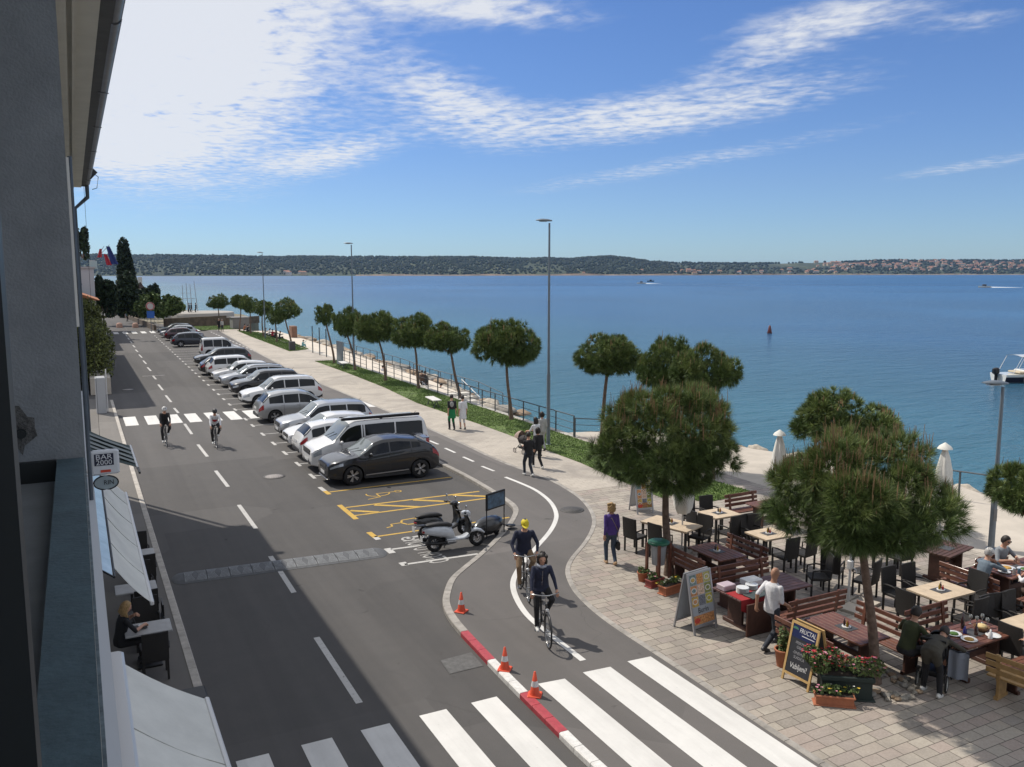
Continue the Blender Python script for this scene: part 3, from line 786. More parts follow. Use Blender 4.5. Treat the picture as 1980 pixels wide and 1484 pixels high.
# ================================================================== BUILDINGS ON THE LEFT
m_stuc = M('grey_stucco', (.235, .255, .275), .9, var=.14, vs=3, bump=.35, bs=55)
m_white = M('white_render', (.58, .57, .54), .9, var=.1, vs=1.2)
m_soff = M('cream_soffit', (.56, .53, .45), .85, var=.08, vs=1.5)
m_teal = M('parapet_paint', (.05, .085, .10), .75, var=.25, vs=5, bump=.25, bs=40)
m_tealw = M('weathered_edge', (.12, .155, .17), .8, var=.5, vs=14)
m_dark = M('dark_frame', (.012, .016, .018), .5)
m_zinc = M('zinc_gutter', (.16, .165, .175), .45, .5, var=.2, vs=3)
m_pipe = M('downpipe_blue', (.085, .105, .13), .5, .3, var=.15, vs=4)
m_black = M('black_metal', (.018, .018, .02), .45, .4)
m_glass = M('dark_window', (.02, .025, .03), .08, spec=.8)
EAVE = 10.75
bld = thing('hotel_building', 'pale rendered building on the left edge with wide eaves and a recessed balcony', 'building', (0, 0, 0))
w = MB(); T_ = .3
w.box((-4, 20.25, 5.37), (8, 26.9, 10.72))          # the wing past the balcony, end wall at y 6.8
w.obj('wall', m_white, bld)
w = MB(); w.box((-4, -10.2, 5.37), (7.9, 20.0, 10.70)) # wing behind the camera
w.box((-4, 3.3, 2.9), (7.8, 7.0, 5.8))
w.box((-4.2, 3.3, 8.25), (5.0, 7.0, 4.8))
w.obj('wall', m_white, bld)
# balcony end wall, facing the camera
w = MB(); w.box((-1.6, 6.72, 8.65), (3.21, .14, 4.30)); wl = w.obj('end_wall', m_stuc, bld)
h = G(38, 826, 0); 
def on_y(px, py, Y):
    v = ray(px, py); t = Y / v.y; return Vector((v.x * t, Y, CAMH + v.z * t))
p = on_y(40, 830, 6.64)
hb = MB(); pts = [(p.x + (.085 + .035 * math.sin(k * 2.3) + .02 * math.sin(k * 5.1)) * math.cos(k * PI / 8) * 1.0, 6.645, p.z + (.135 + .05 * math.sin(k * 1.7)) * math.sin(k * PI / 8)) for k in range(16)]
hb.poly(pts[::-1]); hb.obj('broken_plaster', M('broken_plaster', (.10, .10, .10), .95, var=.5, vs=22, bump=.8, bs=60), wl)
hb = MB(); hb.lathe([(.035, 0), (.035, .03), (.022, .03), (.022, -.01)], 14, (p.x, 6.62, p.z - .03), axis='y'); hb.obj('pipe_stub', m_dark, wl)
# cast cap of the parapet and the floor strip inside it
DZ = CAMH - 1.28
w = MB(); w.box((-.088, 3.0, DZ - .03), (.165, 7.16, .06), 0); w.box((.001, 3.0, DZ - .033), (.011, 7.16, .056), 1); w.obj('parapet_cap', [m_teal, m_tealw], bld)
w = MB(); w.box((-.09, 2.9, DZ - 1.05), (.15, 7.2, 1.97)); w.obj('parapet', m_stuc, bld)
w = MB(); w.box((-.44, 3.0, DZ - .17), (.53, 7.1, .05)); w.obj('inner_ledge', M('ledge_grey', (.15, .165, .175), .8, var=.12, vs=4), bld)
w = MB(); w.box((-.5, 6.62, DZ - .085), (.65, .05, .15)); w.obj('gap_shade', m_dark, bld)  # dark strip put in for the shade below the end wall
# window frame of the room the view is taken from
w = MB(); a = on_y(33, 900, .92); w.box((a.x - .10, .92, 7.2), (.2, .06, 2.7)); w.obj('window_frame', m_dark, bld)
# roof edge
w = MB(); w.box((-3.80, 13.5, EAVE + .10), (8.5, 41.2, .16)); w.box((.05, 13.5, EAVE - .06), (.11, 41, .12)); w.box((.19, 13.5, EAVE - .01), (.05, 41, .06)); w.obj('soffit', m_soff, bld)
w = MB(); w.box((.52, 13.4, EAVE + .06), (.17, 41, .05)); w.obj('fascia_board', M('dark_fascia', (.075, .075, .072), .8, var=.2, vs=3), bld)
def gut(y0, y1, x, z, r):
    A = []; n = 9
    rows = [[(x + r * math.cos(PI + PI * k / (n - 1)), y, z + r * math.sin(PI + PI * k / (n - 1))) for k in range(n)] for y in (y0, y1)]
    g = MB(); g.grid(rows); g.grid([[(a * 1., b, c + .004) for a, b, c in r_] for r_ in rows], 0, True, flip=True)
    g.tube([(x + r, y0, z), (x + r, y1, z)], .014, 6); return g
g = gut(11.8, 33.6, .63, EAVE + .10, .075)
for y in (16.2, 20., 24., 28., 31.5): g.box((.63, y, EAVE + .02), (.17, .035, .012))
gu = g.obj('gutter', m_zinc, bld)
g = gut(-6, 11.9, .625, EAVE + .12, .08); g.obj('gutter', m_zinc, bld)
d = MB(); d.tube([(.62, 33.5, EAVE + .03), (.62, 33.55, EAVE - .35), (.20, 33.7, EAVE - .75), (.20, 33.7, .1)], .07, 10)
for z in (9.3, 7.4, 5.5, 3.6, 1.6): d.lathe([(.078, -.03), (.078, .03)], 10, (.20, 33.7, z))
d.obj('downpipe', m_pipe, bld)
# facade windows further along (seen edge on) and low brackets
for k, y in enumerate((10.5, 14.0, 17.5, 21., 24.5, 28.)):
    f = MB(); f.box((.008, y, 8.1), (.05, 1.3, 1.7)); wf = f.obj('window', M('window_frame_white', (.6, .6, .58), .6), bld)
    f = MB(); f.box((.02, y, 8.1), (.04, 1.1, 1.5)); f.obj('pane', m_glass, wf)
d = MB(); d.tube([(.07, 17.0, 9.8), (.07, 17.0, .1)], .035, 8); d.obj('downpipe', m_pipe, bld)
b2 = MB(); b2.box((.05, 20., 3.62), (.16, 26.6, .14)); b2.obj('cornice', M('cornice_paint', (.46, .48, .5), .8), bld)
d = MB(); d.ball((.2, 8.9, 2.5), (.14, .14, .2)); d.obj('wall_lamp', M('opal_glass', (.62, .62, .6), .3), bld)
sb = MB(); sb.bar((.62, 31., EAVE + .1), (.82, 31.05, EAVE + .32), .1, .22); sb.tube([(.8, 31., EAVE + .2), (.92, 31., EAVE + .1), (.86, 31., EAVE - .25), (.72, 31., EAVE - .3)], .012, 6)
sb.obj('floodlight', m_black, bld)
w = MB(); w.tube([(.52, 33.2, EAVE + .1), (.52, 33.2, .2)], .006, 5); w.obj('cable', m_black, bld)

# ---- awnings
m_canv = M('awning_canvas', (.66, .655, .60), .9, var=.10, vs=1.6)
m_alu = M('awning_metal', (.62, .62, .62), .4, .3)
def awning(label, y0, y1, x0, z0, x1, z1, can, seams, cassette=True, stripes=None):
    t = thing('awning', label, 'awning', (0, (y0 + y1) / 2, 0)); yc = (y0 + y1) / 2; hy = (y1 - y0) / 2
    n = 14; f = MB(); rows = []
    for i in range(7):
        u = i / 6; rows.append([(x0 + (x1 - x0) * u, -hy + 2 * hy * j / n, z0 + (z1 - z0) * u - .05 * math.sin(u * PI) - .015 * math.sin(j * 2.2) * math.sin(u * PI)) for j in range(n + 1)])
    f.grid(rows, 0, True); f.grid([[(a, b, c - .006) for a, b, c in r] for r in rows], 0, True, flip=True)
    fo = f.obj('canvas', can, t)
    if seams:
        s = MB()
        for k in seams: s.tube([(x0 + (x1 - x0) * u, -hy + 2 * hy * k, z0 + (z1 - z0) * u - .05 * math.sin(u * PI) + .004) for u in (0, .25, .5, .75, 1)], .006, 5)
        s.obj('seam', M('seam_shade', (.30, .30, .26), .9), fo)
    b = MB(); b.box((x1 + .02, 0, z1 - .02), (.06, 2 * hy + .06, .07), ch=.012); b.obj('front_bar', m_alu, t)
    if cassette:
        b = MB(); b.box((x0 - .05, 0, z0 + .06), (.20, 2 * hy + .02, .16), ch=.03); b.obj('cassette', m_alu, t)
    for s_ in (-1, 1):
        a = MB(); y = s_ * (hy - .25); a.bar((x0, y, z0 - .1), ((x0 + x1) / 2, y - s_ * .5, (z0 + z1) / 2 - .16), .05, .05); a.bar(((x0 + x1) / 2, y - s_ * .5, (z0 + z1) / 2 - .16), (x1, y, z1 - .03), .04, .04); a.obj('folding_arm', m_alu, t)
    return t
awning('wide cream awning with white roller box nearest the camera', 2.6, 10.75, .23, 3.2, 1.17, 2.5, m_canv, (.2, .4, .6, .8))
awning('cream awning with dark seams over the cafe tables, second in the row', 14.5, 22.3, .29, 3.2, .82, 2.5, m_canv, (.18, .40, .62, .84), False)
awning('dark green and grey striped awning past the bar sign', 25.2, 28.5, .10, 3.1, 1.26, 2.5, M('awning_green', (.045, .065, .058), .85), (), False)
b = MB()
for y in (25.6, 26.2, 26.9, 27.6): b.poly([(.11, y, 3.10), (1.26, y, 2.51), (1.26, y + .32, 2.51), (.11, y + .32, 3.10)])
st = b.obj('stripe', M('awning_grey', (.24, .26, .25), .9), bpy.data.objects['awning.002'], (0, -26.85, .008))
b = MB(); b.box((1.3, -1.9, 2.46), (.05, .75, .05)); b.obj('pull_bar', m_black, bpy.data.objects['awning.002'])
# wall flashing under the near awning and the clear roof sheet over the second
b = MB(); b.box((.10, 6.7, 3.26), (.16, 7.9, .05)); b.box((.03, 6.7, 3.36), (.03, 7.9, .16)); tag(b.obj('flashing', M('stained_sheet', (.42, .38, .31), .8, var=.35, vs=2)), 'stained grey sheet strip between wall and near awning roller', 'roof strip')
b = MB(); b.poly([(.03, 13.6, 3.5), (.29, 13.6, 3.30), (.29, 22.0, 3.30), (.03, 22.0, 3.5)]); b.poly([(.29, 13.6, 3.28), (.03, 13.6, 3.48), (.03, 22.0, 3.48), (.29, 22.0, 3.28)])
r = tag(b.obj('roof_sheet', M('clear_sheet', (.40, .43, .48), .10, spec=.8, var=.25, vs=1.4)), 'shiny plastic roof sheet above the second awning', 'roof sheet')
b = MB(); b.tube([(.29, 13.6, 3.30), (.29, 22.0, 3.30)], .02, 6); b.tube([(.04, 13.6, 3.5), (.29, 13.6, 3.30)], .015, 6); b.obj('edge_trim', m_black, r)

# ---- signs
t = thing('bar_sign', 'white light box sign reading BAR 2000 on the left facade', 'sign', (.02, 18.0, 4.17))
b = MB(); b.box((.33, 0, 0), (.50, .14, .48), ch=.035); bx = b.obj('sign_box', M('sign_white', (.58, .60, .63), .35), t)
b = MB(); b.box((.31, -.073, .06), (.34, .006, .23)); b.obj('dark_panel', M('sign_navy', (.01, .013, .035), .4), t)
b = MB(); Tm = Matrix.Translation((.31, -.078, .112)) @ Matrix.Rotation(PI / 2, 4, 'X')
text_mesh(b, 'BAR', .14, Tm, 0, 1.15, .002); text_mesh(b, '2000', .14, Matrix.Translation((.31, -.078, .004)) @ Matrix.Rotation(PI / 2, 4, 'X'), 0, 1.02, .002); b.obj('lettering', M('letter_white', (.6, .62, .65), .5), t)
b = MB(); b.box((.33, -.073, -.165), (.18, .006, .05)); b.obj('red_panel', M('sign_red', (.5, .05, .02), .5), t)
b = MB(); b.tube([(-.2, 0, -.15), (.12, 0, -.15)], .025, 8); b.ball((.02, -.06, -.15), .04, mi=0); b.obj('bracket', m_alu, t)
t = thing('oval_sign', 'small oval sign with dark rim hanging below the bar sign', 'sign', (-.10, 18.3, 3.70))
b = MB(); n = 24; el = [(.45 + .22 * math.cos(2 * PI * k / n), .14 * math.sin(2 * PI * k / n)) for k in range(n)]
b.add([(x, -.03, z) for x, z in el] + [(x, .03, z) for x, z in el], [list(range(n)), list(range(2 * n - 1, n - 1, -1))] + [[k, n + k, n + (k + 1) % n, (k + 1) % n] for k in range(n)])
b.obj('plate', M('oval_grey', (.30, .36, .38), .5), t)
b = MB(); b.tube([(x, -.03, z) for x, z in el], .014, 6, closed=True); b.obj('rim', m_black, t)
b = MB(); text_mesh(b, 'RIN', .13, Matrix.Translation((.50, -.036, 0)) @ Matrix.Rotation(PI / 2, 4, 'X'), 0, .9, .002); b.obj('lettering', m_black, t)
b = MB(); b.tube([(-.2, 0, .17), (.45, 0, .17)], .02, 6); b.obj('bracket', m_alu, t)

# ---- houses farther down the street, seen almost edge on
def simple_house(name, label, x0, x1, y0, y1, hgt, wall, roof, rh, wins):
    t = thing(name, label, 'house', ((x0 + x1) / 2, (y0 + y1) / 2, 0)); hx, hy = (x1 - x0) / 2, (y1 - y0) / 2
    b = MB(); b.box((0, 0, hgt / 2), (2 * hx, 2 * hy, hgt)); b.obj('wall', wall, t)
    b = MB(); e = .35
    if rh: b.add([(-hx - e, -hy - e, hgt), (hx + e, -hy - e, hgt), (hx + e, hy + e, hgt), (-hx - e, hy + e, hgt), (0, -hy - e, hgt + rh), (0, hy + e, hgt + rh)], [[0, 1, 4], [1, 2, 5, 4], [2, 3, 5], [3, 0, 4, 5], [3, 2, 1, 0]])
    else: b.box((0, 0, hgt + .1), (2 * hx + .3, 2 * hy + .3, .2))
    b.obj('roof', roof, t)
    if hgt > 9: b = MB(); b.box((hx + .3, 0, hgt), (.6, 2 * hy, .15)); b.obj('eave', roof, t)
    for (y, z, ww, wh) in wins:
        b = MB(); b.box((hx + .01, y, z), (.06, ww + .2, wh + .2)); f = b.obj('window', M('window_frame_white', (.6, .6, .58), .6), t)
        b = MB(); b.box((hx + .03, y, z), (.05, ww, wh)); b.obj('pane', m_glass, f)
    return t
m_tile = M('terracotta_tiles', (.33, .13, .06), .85, var=.3, vs=5)
simple_house('terrace_house', 'tall grey house beyond the gap after the pale building, seen edge on', -9, -.25, 60.5, 96, 9.9, M('house_grey', (.33, .34, .36), .9, var=.1), m_tile, 0, [(-3, 5.5, 1.2, 1.5), (2, 5.5, 1.2, 1.5)])
simple_house('terrace_house', 'low white house with an orange tiled roof above the tall hedge', -7, 2.0, 98, 108, 5.0, m_white, m_tile, 1.9, [(-3, 3.2, 1.1, 1.3)])
gh = simple_house('terrace_house', 'flat roofed grey villa with a glass balcony behind the flags', -8, 2.2, 110, 130, 8.3, M('villa_grey', (.40, .42, .45), .9), M('flat_roof', (.35, .35, .36), .9), 0, [(-5, 6.5, 1.3, 1.6)])
b = MB(); b.box((5.1, -9.9, 8.7), (.8, .03, .9)); b.box((5.3, 0, 8.7), (.03, 19., .9)); b.obj('balcony_glass', M('balcony_glass', (.30, .38, .40), .1, spec=.8), gh)
b = MB(); b.tube([(4.7, -9.9, 9.18), (5.3, -9.9, 9.18), (5.3, 9.5, 9.18)], .03, 6); b.obj('balcony_rail', m_alu, gh)
b = MB(); b.box((-1., 34.6, 4.5), (2., .5, 3.)); 
# air conditioner and meter box by the pipe
t = thing('wall_cabinet', 'grey wall cabinet with a pale post beside the hedge', 'cabinet', (1.0, 52., .1))
b = MB(); b.box((0, 0, 1.0), (.5, .9, 2.0), ch=.03); b.obj('body', M('cabinet_grey', (.34, .35, .37), .6), t)
b = MB(); b.box((.32, .2, 1.2), (.06, .06, 2.4)); b.obj('post', m_alu, t)
tag(MB().box((1.2, 63., .55), (1.2, 5., 1.1), ch=.03).obj('planter_wall', m_conc), 'long concrete planter wall under the tall hedge', 'planter')
# flag poles on the villa corner
t = thing('flagpole', 'pair of slanted flagpoles with a red and a dark blue flag', 'flags', (2.4, 112.5, 9.3))
for dx, dz in ((1.1, 1.6), (1.7, 1.8)):
    b = MB(); b.tube([(-.2, 0, -.3), (dx, 0, dz)], .03, 6); b.obj('pole', m_zinc, t)
def flag(mb, x, z, w, h, mi, sl):
    rows = [[(x + w * (i / 6) * (.5 + .5 * j / 5) + sl * j / 5, .1 * math.sin(i * 1.9 + j * .5), z - h * j / 5) for i in range(7)] for j in range(6)]
    mb.grid(rows, mi); mb.grid([[(a, b - .012, c) for a, b, c in r] for r in rows], mi, True, flip=True)
b = MB(); flag(b, .6, 1.3, .5, 1.0, 0, -.3); b.obj('flag', M('flag_red', (.4, .03, .04), .8), t)
b = MB(); flag(b, 1.3, 1.6, .8, 2.1, 0, .45); b.obj('flag', M('flag_blue', (.02, .035, .16), .8), t)
b = MB(); flag(b, 1.0, .7, .6, 1.3, 0, .25); b.obj('flag', M('flag_red2', (.42, .03, .05), .8), t)
# ================================================================== TREES AND PLANTS
m_bark = M('pine_bark', (.15, .105, .08), .95, var=.4, vs=9, bump=.9, bs=22)
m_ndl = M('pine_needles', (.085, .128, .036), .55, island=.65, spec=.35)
m_ndl2 = M('pine_needles_sunlit', (.165, .21, .062), .55, island=.5, spec=.35)  # paler copy for the upper shoots, sunlight put into the colour
m_candle = M('pine_candles', (.27, .165, .085), .8, island=.3)
def unit(a): return a / np.maximum(np.linalg.norm(a, axis=-1, keepdims=True), 1e-9)
def tufts(P, D, K, ln, w, spread, g):
    """K needle blades fanned round every shoot P pointing along D"""
    n = len(P); d = unit(D[:, None, :] + g.normal(0, spread, (n, K, 3)))
    side = unit(np.cross(d, g.normal(0, 1, (n, K, 3))))
    L_ = ln * g.uniform(.65, 1.15, (n, K, 1)); base = P[:, None, :] + d * .015
    b0 = base - side * w / 2; b1 = base + side * w / 2; tp = base + d * L_
    tp[..., 2] -= .12 * L_[..., 0] * (1 - d[..., 2])
    V = np.stack([b0, b1, tp], 2).reshape(-1, 3); F = np.arange(len(V)).reshape(-1, 3)
    return V, F
def crown_points(g, n, rx, rz, lobes, shell=.55, flat=.75):
    """shoots grouped in uneven lobes on a flattened dome"""
    c = g.normal(0, 1, (lobes, 3)); c = unit(c); c[:, 2] = np.where(c[:, 2] < 0, c[:, 2] * flat, c[:, 2])
    c = c * g.uniform(.66, .84, (lobes, 1)); lr = g.uniform(.19, .42, lobes)
    k = g.integers(0, lobes, n); d = unit(g.normal(0, 1, (n, 3)) + c[k] * .9)
    p = c[k] + d * (lr[k, None] * g.uniform(shell, 1.0, (n, 1)) ** .6)
    # inner fill so that the middle stays closed
    m = int(n * .22); q = unit(g.normal(0, 1, (m, 3))) * g.uniform(.25, .8, (m, 1)); 
    p = np.concatenate([p, q]); d = np.concatenate([d, unit(q)])
    p[:, 2] = np.where(p[:, 2] < 0, p[:, 2] * flat, p[:, 2])
    return p * np.array([rx, rx, rz]), d
def crown_mesh(name, seed, rx, rz, n, K, ln, w, lobes, candles=0, clen=.22, inner=True):
    g = np.random.default_rng(seed); p, d = crown_points(g, n, rx, rz, lobes)
    d = unit(d + np.array([0, 0, .55])); V, F = tufts(p, d, K, ln, w, .50, g)
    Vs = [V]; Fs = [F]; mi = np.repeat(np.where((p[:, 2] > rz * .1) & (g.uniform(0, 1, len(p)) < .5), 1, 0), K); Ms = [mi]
    off = len(V)
    if candles:
        top = np.where(p[:, 2] > rz * .22)[0]; s = g.choice(top, min(candles, len(top)), replace=False)
        for i in s:
            if (np.linalg.norm(p[i] / np.array([rx, rx, rz])) < .72): continue
            for _ in range(g.integers(2, 6)):
                b = p[i] + g.normal(0, .05, 3); h = clen * g.uniform(.5, 1.4); r = .0095
                ax = np.array([g.normal(0, .10), g.normal(0, .10), 1.])
                q = [b + np.array([r * math.cos(t), r * math.sin(t), 0]) for t in (0, 2.1, 4.2)]; tp = [x * .55 + (b + ax * h) * 1 - b * .55 for x in q]
                Vs.append(np.array(q + tp)); Fs.append(np.array([[0, 1, 4], [0, 4, 3], [1, 2, 5], [1, 5, 4], [2, 0, 3], [2, 3, 5], [3, 4, 5]]) + off); Ms.append(np.full(7, 2)); off += 6
    return np_mesh(name, np.concatenate(Vs), np.concatenate(Fs), [m_ndl, m_ndl2, m_candle], False, np.concatenate(Ms))
def trunk_mesh(seed, h, r0, r1, lean, rx, rz, limbs=7):
    g = random.Random(seed); b = MB(); pts = []; rr = []
    for i in range(9):
        u = i / 8; pts.append((lean[0] * u ** 1.3 + .05 * math.sin(u * 5 + seed), lean[1] * u ** 1.3 + .04 * math.sin(u * 4 + seed * 2), h * u)); rr.append((r0 + (r1 - r0) * u) * (1.35 if i == 0 else 1))
    b.tube(pts, rr, 12)
    tp = Vector(pts[-1])
    for k in range(limbs):
        a = 2 * PI * k / limbs + g.uniform(-.4, .4); el = g.uniform(.25, 1.1); L_ = rx * g.uniform(.6, .85)
        e = tp + Vector((math.cos(a) * math.cos(el) * L_, math.sin(a) * math.cos(el) * L_, math.sin(el) * rz * .8)); s = tp - Vector((0, 0, g.uniform(.0, .3)))
        b.tube([s, s.lerp(e, .5) + Vector((0, 0, -.08)), e], [r1 * .6, r1 * .4, r1 * .15], 6)
    return b, tp
def pine(base, top_px, label, crown, h, r0, lean, rx, rz, seed, group='clipped pines along the promenade', scale=1., rz_=0.):
    t = thing('pine_tree', label, 'tree', base, 0, group)
    b, tp = trunk_mesh(seed, h, r0, r0 * .6, lean, rx, rz); b.obj('trunk', m_bark, t)
    c = link_mesh('crown', crown, t, tp + Vector((0, 0, rz * .42)), rz_); c.scale = scale if hasattr(scale, '__len__') else (scale,) * 3
    return t
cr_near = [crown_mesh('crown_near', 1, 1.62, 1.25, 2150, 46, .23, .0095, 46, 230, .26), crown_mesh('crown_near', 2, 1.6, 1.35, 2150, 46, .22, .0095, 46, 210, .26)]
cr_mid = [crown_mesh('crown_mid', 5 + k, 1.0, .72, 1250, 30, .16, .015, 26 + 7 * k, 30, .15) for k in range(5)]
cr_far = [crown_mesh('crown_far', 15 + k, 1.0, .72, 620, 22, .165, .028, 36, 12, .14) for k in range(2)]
def px_h(px, py, base):
    """height above ground of a picture point standing over base"""
    d = math.hypot(base.x, base.y); v = ray(px, py); return CAMH + v.z * d / math.hypot(v.x, v.y)
def place_pine(bx, by, cx, cy, wpx, hpx, label, crown, rzr=1., seed=1, r0=.1, group='clipped pines along the promenade'):
    b = G(bx, by, .1); d = math.hypot(b.x, b.y); mpp = d / FPX / 1.0 * math.hypot(1, 0)
    # crown centre straight above the base except for its sideways lean in the picture plane
    zc = px_h(cx, cy, b); right = Vector((math.cos(YAW), -math.sin(YAW), 0))
    vert_x = bx + (bx - 990) * .0785 * 0.001 * 0
    depth = b.x * math.sin(YAW) + b.y * math.cos(YAW); m = depth / FPX
    lean = (cx - (bx + (bx - 990) * 7.85e-5 * (by - cy))) * m
    rx = wpx * m / 2; rz = hpx * m / 2
    h = zc - .1 - rz * .42
    return pine(b, None, label, crown, h, r0, tuple((right * lean)[:2]), rx, rz, seed, group, (rx / crown_r[crown], rx / crown_r[crown], rz / crown_z[crown]), seed * 1.3)
crown_r = {}; crown_z = {}
for c in cr_near: crown_r[c] = 1.68; crown_z[c] = 1.25
for c in cr_mid + cr_far: crown_r[c] = 1.05; crown_z[c] = .76
place_pine(1690, 1322, 1665, 968, 352, 275, 'big near pine with brown candles rising from a ring of stones', cr_near[0], seed=1, r0=.105, group='clipped pines on the terrace')
place_pine(1290, 1112, 1290, 866, 276, 226, 'bushy near pine beside the woman in purple, trunk behind the flower pots', cr_near[1], seed=2, r0=.115, group='clipped pines on the terrace')
place_pine(1630, 1010, 1632, 828, 200, 130, 'pine half hidden behind the big near pine', cr_mid[0], seed=3, group='clipped pines on the terrace')
place_pine(2015, 1190, 2010, 955, 180, 150, 'light green pine cut by the right edge of the view', cr_mid[1], seed=4, group='clipped pines on the terrace')
place_pine(1378, 925, 1368, 722, 125, 120, 'round pine, right one of the touching pair above the bushy pine', cr_mid[2], seed=5)
place_pine(1318, 905, 1293, 716, 112, 118, 'round pine, left one of the touching pair above the bushy pine', cr_mid[3], seed=6)
place_pine(1160, 880, 1176, 695, 130, 88, 'flat topped pine leaning right just past the tallest lamp post', cr_mid[4], seed=7)
place_pine(987, 812, 979, 672, 128, 106, 'round pine on a slim trunk left of the tallest lamp post', cr_mid[1], seed=8)
place_pine(889, 770, 868, 658, 92, 70, 'low crowned pine leaning left above the strolling couple', cr_mid[2], seed=9)
place_pine(811, 752, 799, 648, 88, 76, 'pine between the couple and the beach steps', cr_mid[3], seed=10)
place_pine(747, 737, 731, 640, 88, 68, 'pine in front of the white beach steps', cr_mid[4], seed=11)
place_pine(687, 716, 670, 627, 62, 66, 'pine right behind the second lamp post', cr_mid[2], seed=12)
place_pine(646, 703, 630, 612, 40, 48, 'small pine beside the grey board and white bench', cr_far[0], seed=13)
place_pine(563, 667, 550, 603, 60, 46, 'pine with a bin at its foot on the far grass', cr_far[1], seed=14)
place_pine(509, 652, 506, 598, 42, 34, 'far pine just behind the third lamp post', cr_far[0], seed=15)
place_pine(486, 646, 482, 593, 40, 38, 'far pine, middle one left of the third lamp post', cr_far[1], seed=16)
place_pine(464, 640, 465, 585, 38, 30, 'far pine behind the grey kiosk', cr_far[0], seed=17)
place_pine(423, 628, 422, 587, 42, 32, 'lone far pine above the strolling pair', cr_far[1], seed=18)
place_pine(535, 662, 533, 615, 34, 34, 'dark far pine shading the group of sitting people', cr_far[0], seed=19)

# ---- other greenery
m_leaf = M('shrub_leaves', (.085, .125, .035), .7, island=.6); m_hedge = M('hedge_leaves', (.095, .11, .026), .75, island=.7)
m_cyp = M('cypress_leaves', (.012, .024, .012), .8, island=.55); m_oak = M('dark_leaves', (.02, .036, .014), .75, island=.6)
def leaf_cloud(seed, n, blobs, size, mat, name):
    """leaf sized faces spread through several blobs: (centre, radii)"""
    g = np.random.default_rng(seed); w = np.array([b[1][0] * b[1][1] + b[1][2] * b[1][0] for b in blobs]); k = g.choice(len(blobs), n, p=w / w.sum())
    C = np.array([b[0] for b in blobs]); Rr = np.array([b[1] for b in blobs])
    d = unit(g.normal(0, 1, (n, 3))); P = C[k] + d * Rr[k] * g.uniform(.55, 1.04, (n, 1)) ** .5
    a = unit(g.normal(0, 1, (n, 3)) + d * .5); b = unit(np.cross(a, g.normal(0, 1, (n, 3)))); s = size * g.uniform(.6, 1.4, (n, 1))
    V = np.stack([P - a * s, P + b * s * .55, P + a * s, P - b * s * .55], 1).reshape(-1, 3)
    return np_mesh(name, V, np.arange(4 * n).reshape(-1, 4), mat)
def plant(name, label, cat, loc, blobs, n, size, mat, seed, group=None, trunk=None):
    t = thing(name, label, cat, loc, 0, group); link_mesh('foliage', leaf_cloud(seed, n, blobs, size, mat, 'foliage'), t)
    b = MB()
    for c, r in blobs[:4]: b.tube([(c[0] * .25, c[1] * .25, 0), (c[0] * .8, c[1] * .8, max(.1, c[2]))], [trunk or .08, .03], 6)
    b.obj('stem', m_bark, t); return t
rr_ = random.Random(5)
plant('hedge', 'tall yellowish green hedge along the left pavement', 'hedge', (.9, 70, 0), [((rr_.uniform(-.5, .5), -7 + i * 1.75, rr_.uniform(1.6, 2.6)), (1.0, 1.5, rr_.uniform(1.7, 2.4))) for i in range(10)], 15000, .10, m_hedge, 3)
plant('hedge', 'second hedge stretch in front of the orange roofed house', 'hedge', (.9, 91, 0), [((rr_.uniform(-.4, .4), -10 + i * 2, rr_.uniform(2.2, 3.2)), (1.1, 1.6, 2.4)) for i in range(10)], 7000, .16, m_hedge, 4)
c = G(250, 600, 0); cyp = GD(246, 560, 165.); top = CAMH + ray(243, 459).z * 165 / math.hypot(ray(243, 459).x, ray(243, 459).y)
plant('cypress', 'tall dark cypress with a blunt tip at the end of the street', 'tree', (cyp.x, cyp.y, -.1), [((.6 * (.5 - i / 12), 0, 1 + (top - 2.6) * i / 11), (1.95 - 1.05 * (i / 11) ** 1.6, 1.7 - .9 * (i / 11) ** 1.5, 1.7)) for i in range(12)], 9000, .28, m_cyp, 8, None, .3)
def clump(px, py, dist, wpx, hpx, label, name='shrub', mat=m_leaf, n=3500, seed=1, blobs=9, size=.3, cat='shrub', group='greenery at the end of the street'):
    b = GD(px, py, dist); m = dist / FPX * .97; g = random.Random(seed); W, H = wpx * m / 2, hpx * m
    zb = max(-.1, b.z - .5); 
    bl = [((g.uniform(-.72, .72) * W, g.uniform(-.5, .5) * W * .6, H * g.uniform(.22, .66)), (W * g.uniform(.28, .45), W * .35, H * g.uniform(.24, .36))) for _ in range(blobs)]
    # stretch sideways along the picture
    o = plant(name, label, cat, (b.x, b.y, b.z), bl, n, size, mat, seed, group); o.rotation_euler = (0, 0, -YAW + R(10)); return o
clump(232, 606, 140, 78, 78, 'broad dark evergreen tree in front of the cypress', 'evergreen_tree', m_oak, 6000, 21, 12, .3, 'tree')
clump(203, 602, 128, 40, 68, 'dark tree against the grey villa', 'evergreen_tree', m_oak, 2600, 22, 8, .28, 'tree')
clump(283, 600, 150, 52, 52, 'small dark round tree right of the cypress', 'evergreen_tree', m_oak, 2600, 23, 8, .3, 'tree')
clump(318, 612, 128, 70, 46, 'wide pale green bush behind the traffic signs', 'shrub', m_leaf, 3600, 24, 10, .26)
clump(285, 612, 136, 50, 42, 'green bush beside the sloping path rail', 'shrub', m_leaf, 2600, 25, 8, .26)
clump(262, 606, 146, 40, 34, 'low bush under the evergreen trees', 'shrub', m_leaf, 1600, 26, 7, .26)
clump(160, 500, 118, 22, 60, 'palm like tree top above the left houses', 'evergreen_tree', m_oak, 700, 27, 7, .26, 'tree')
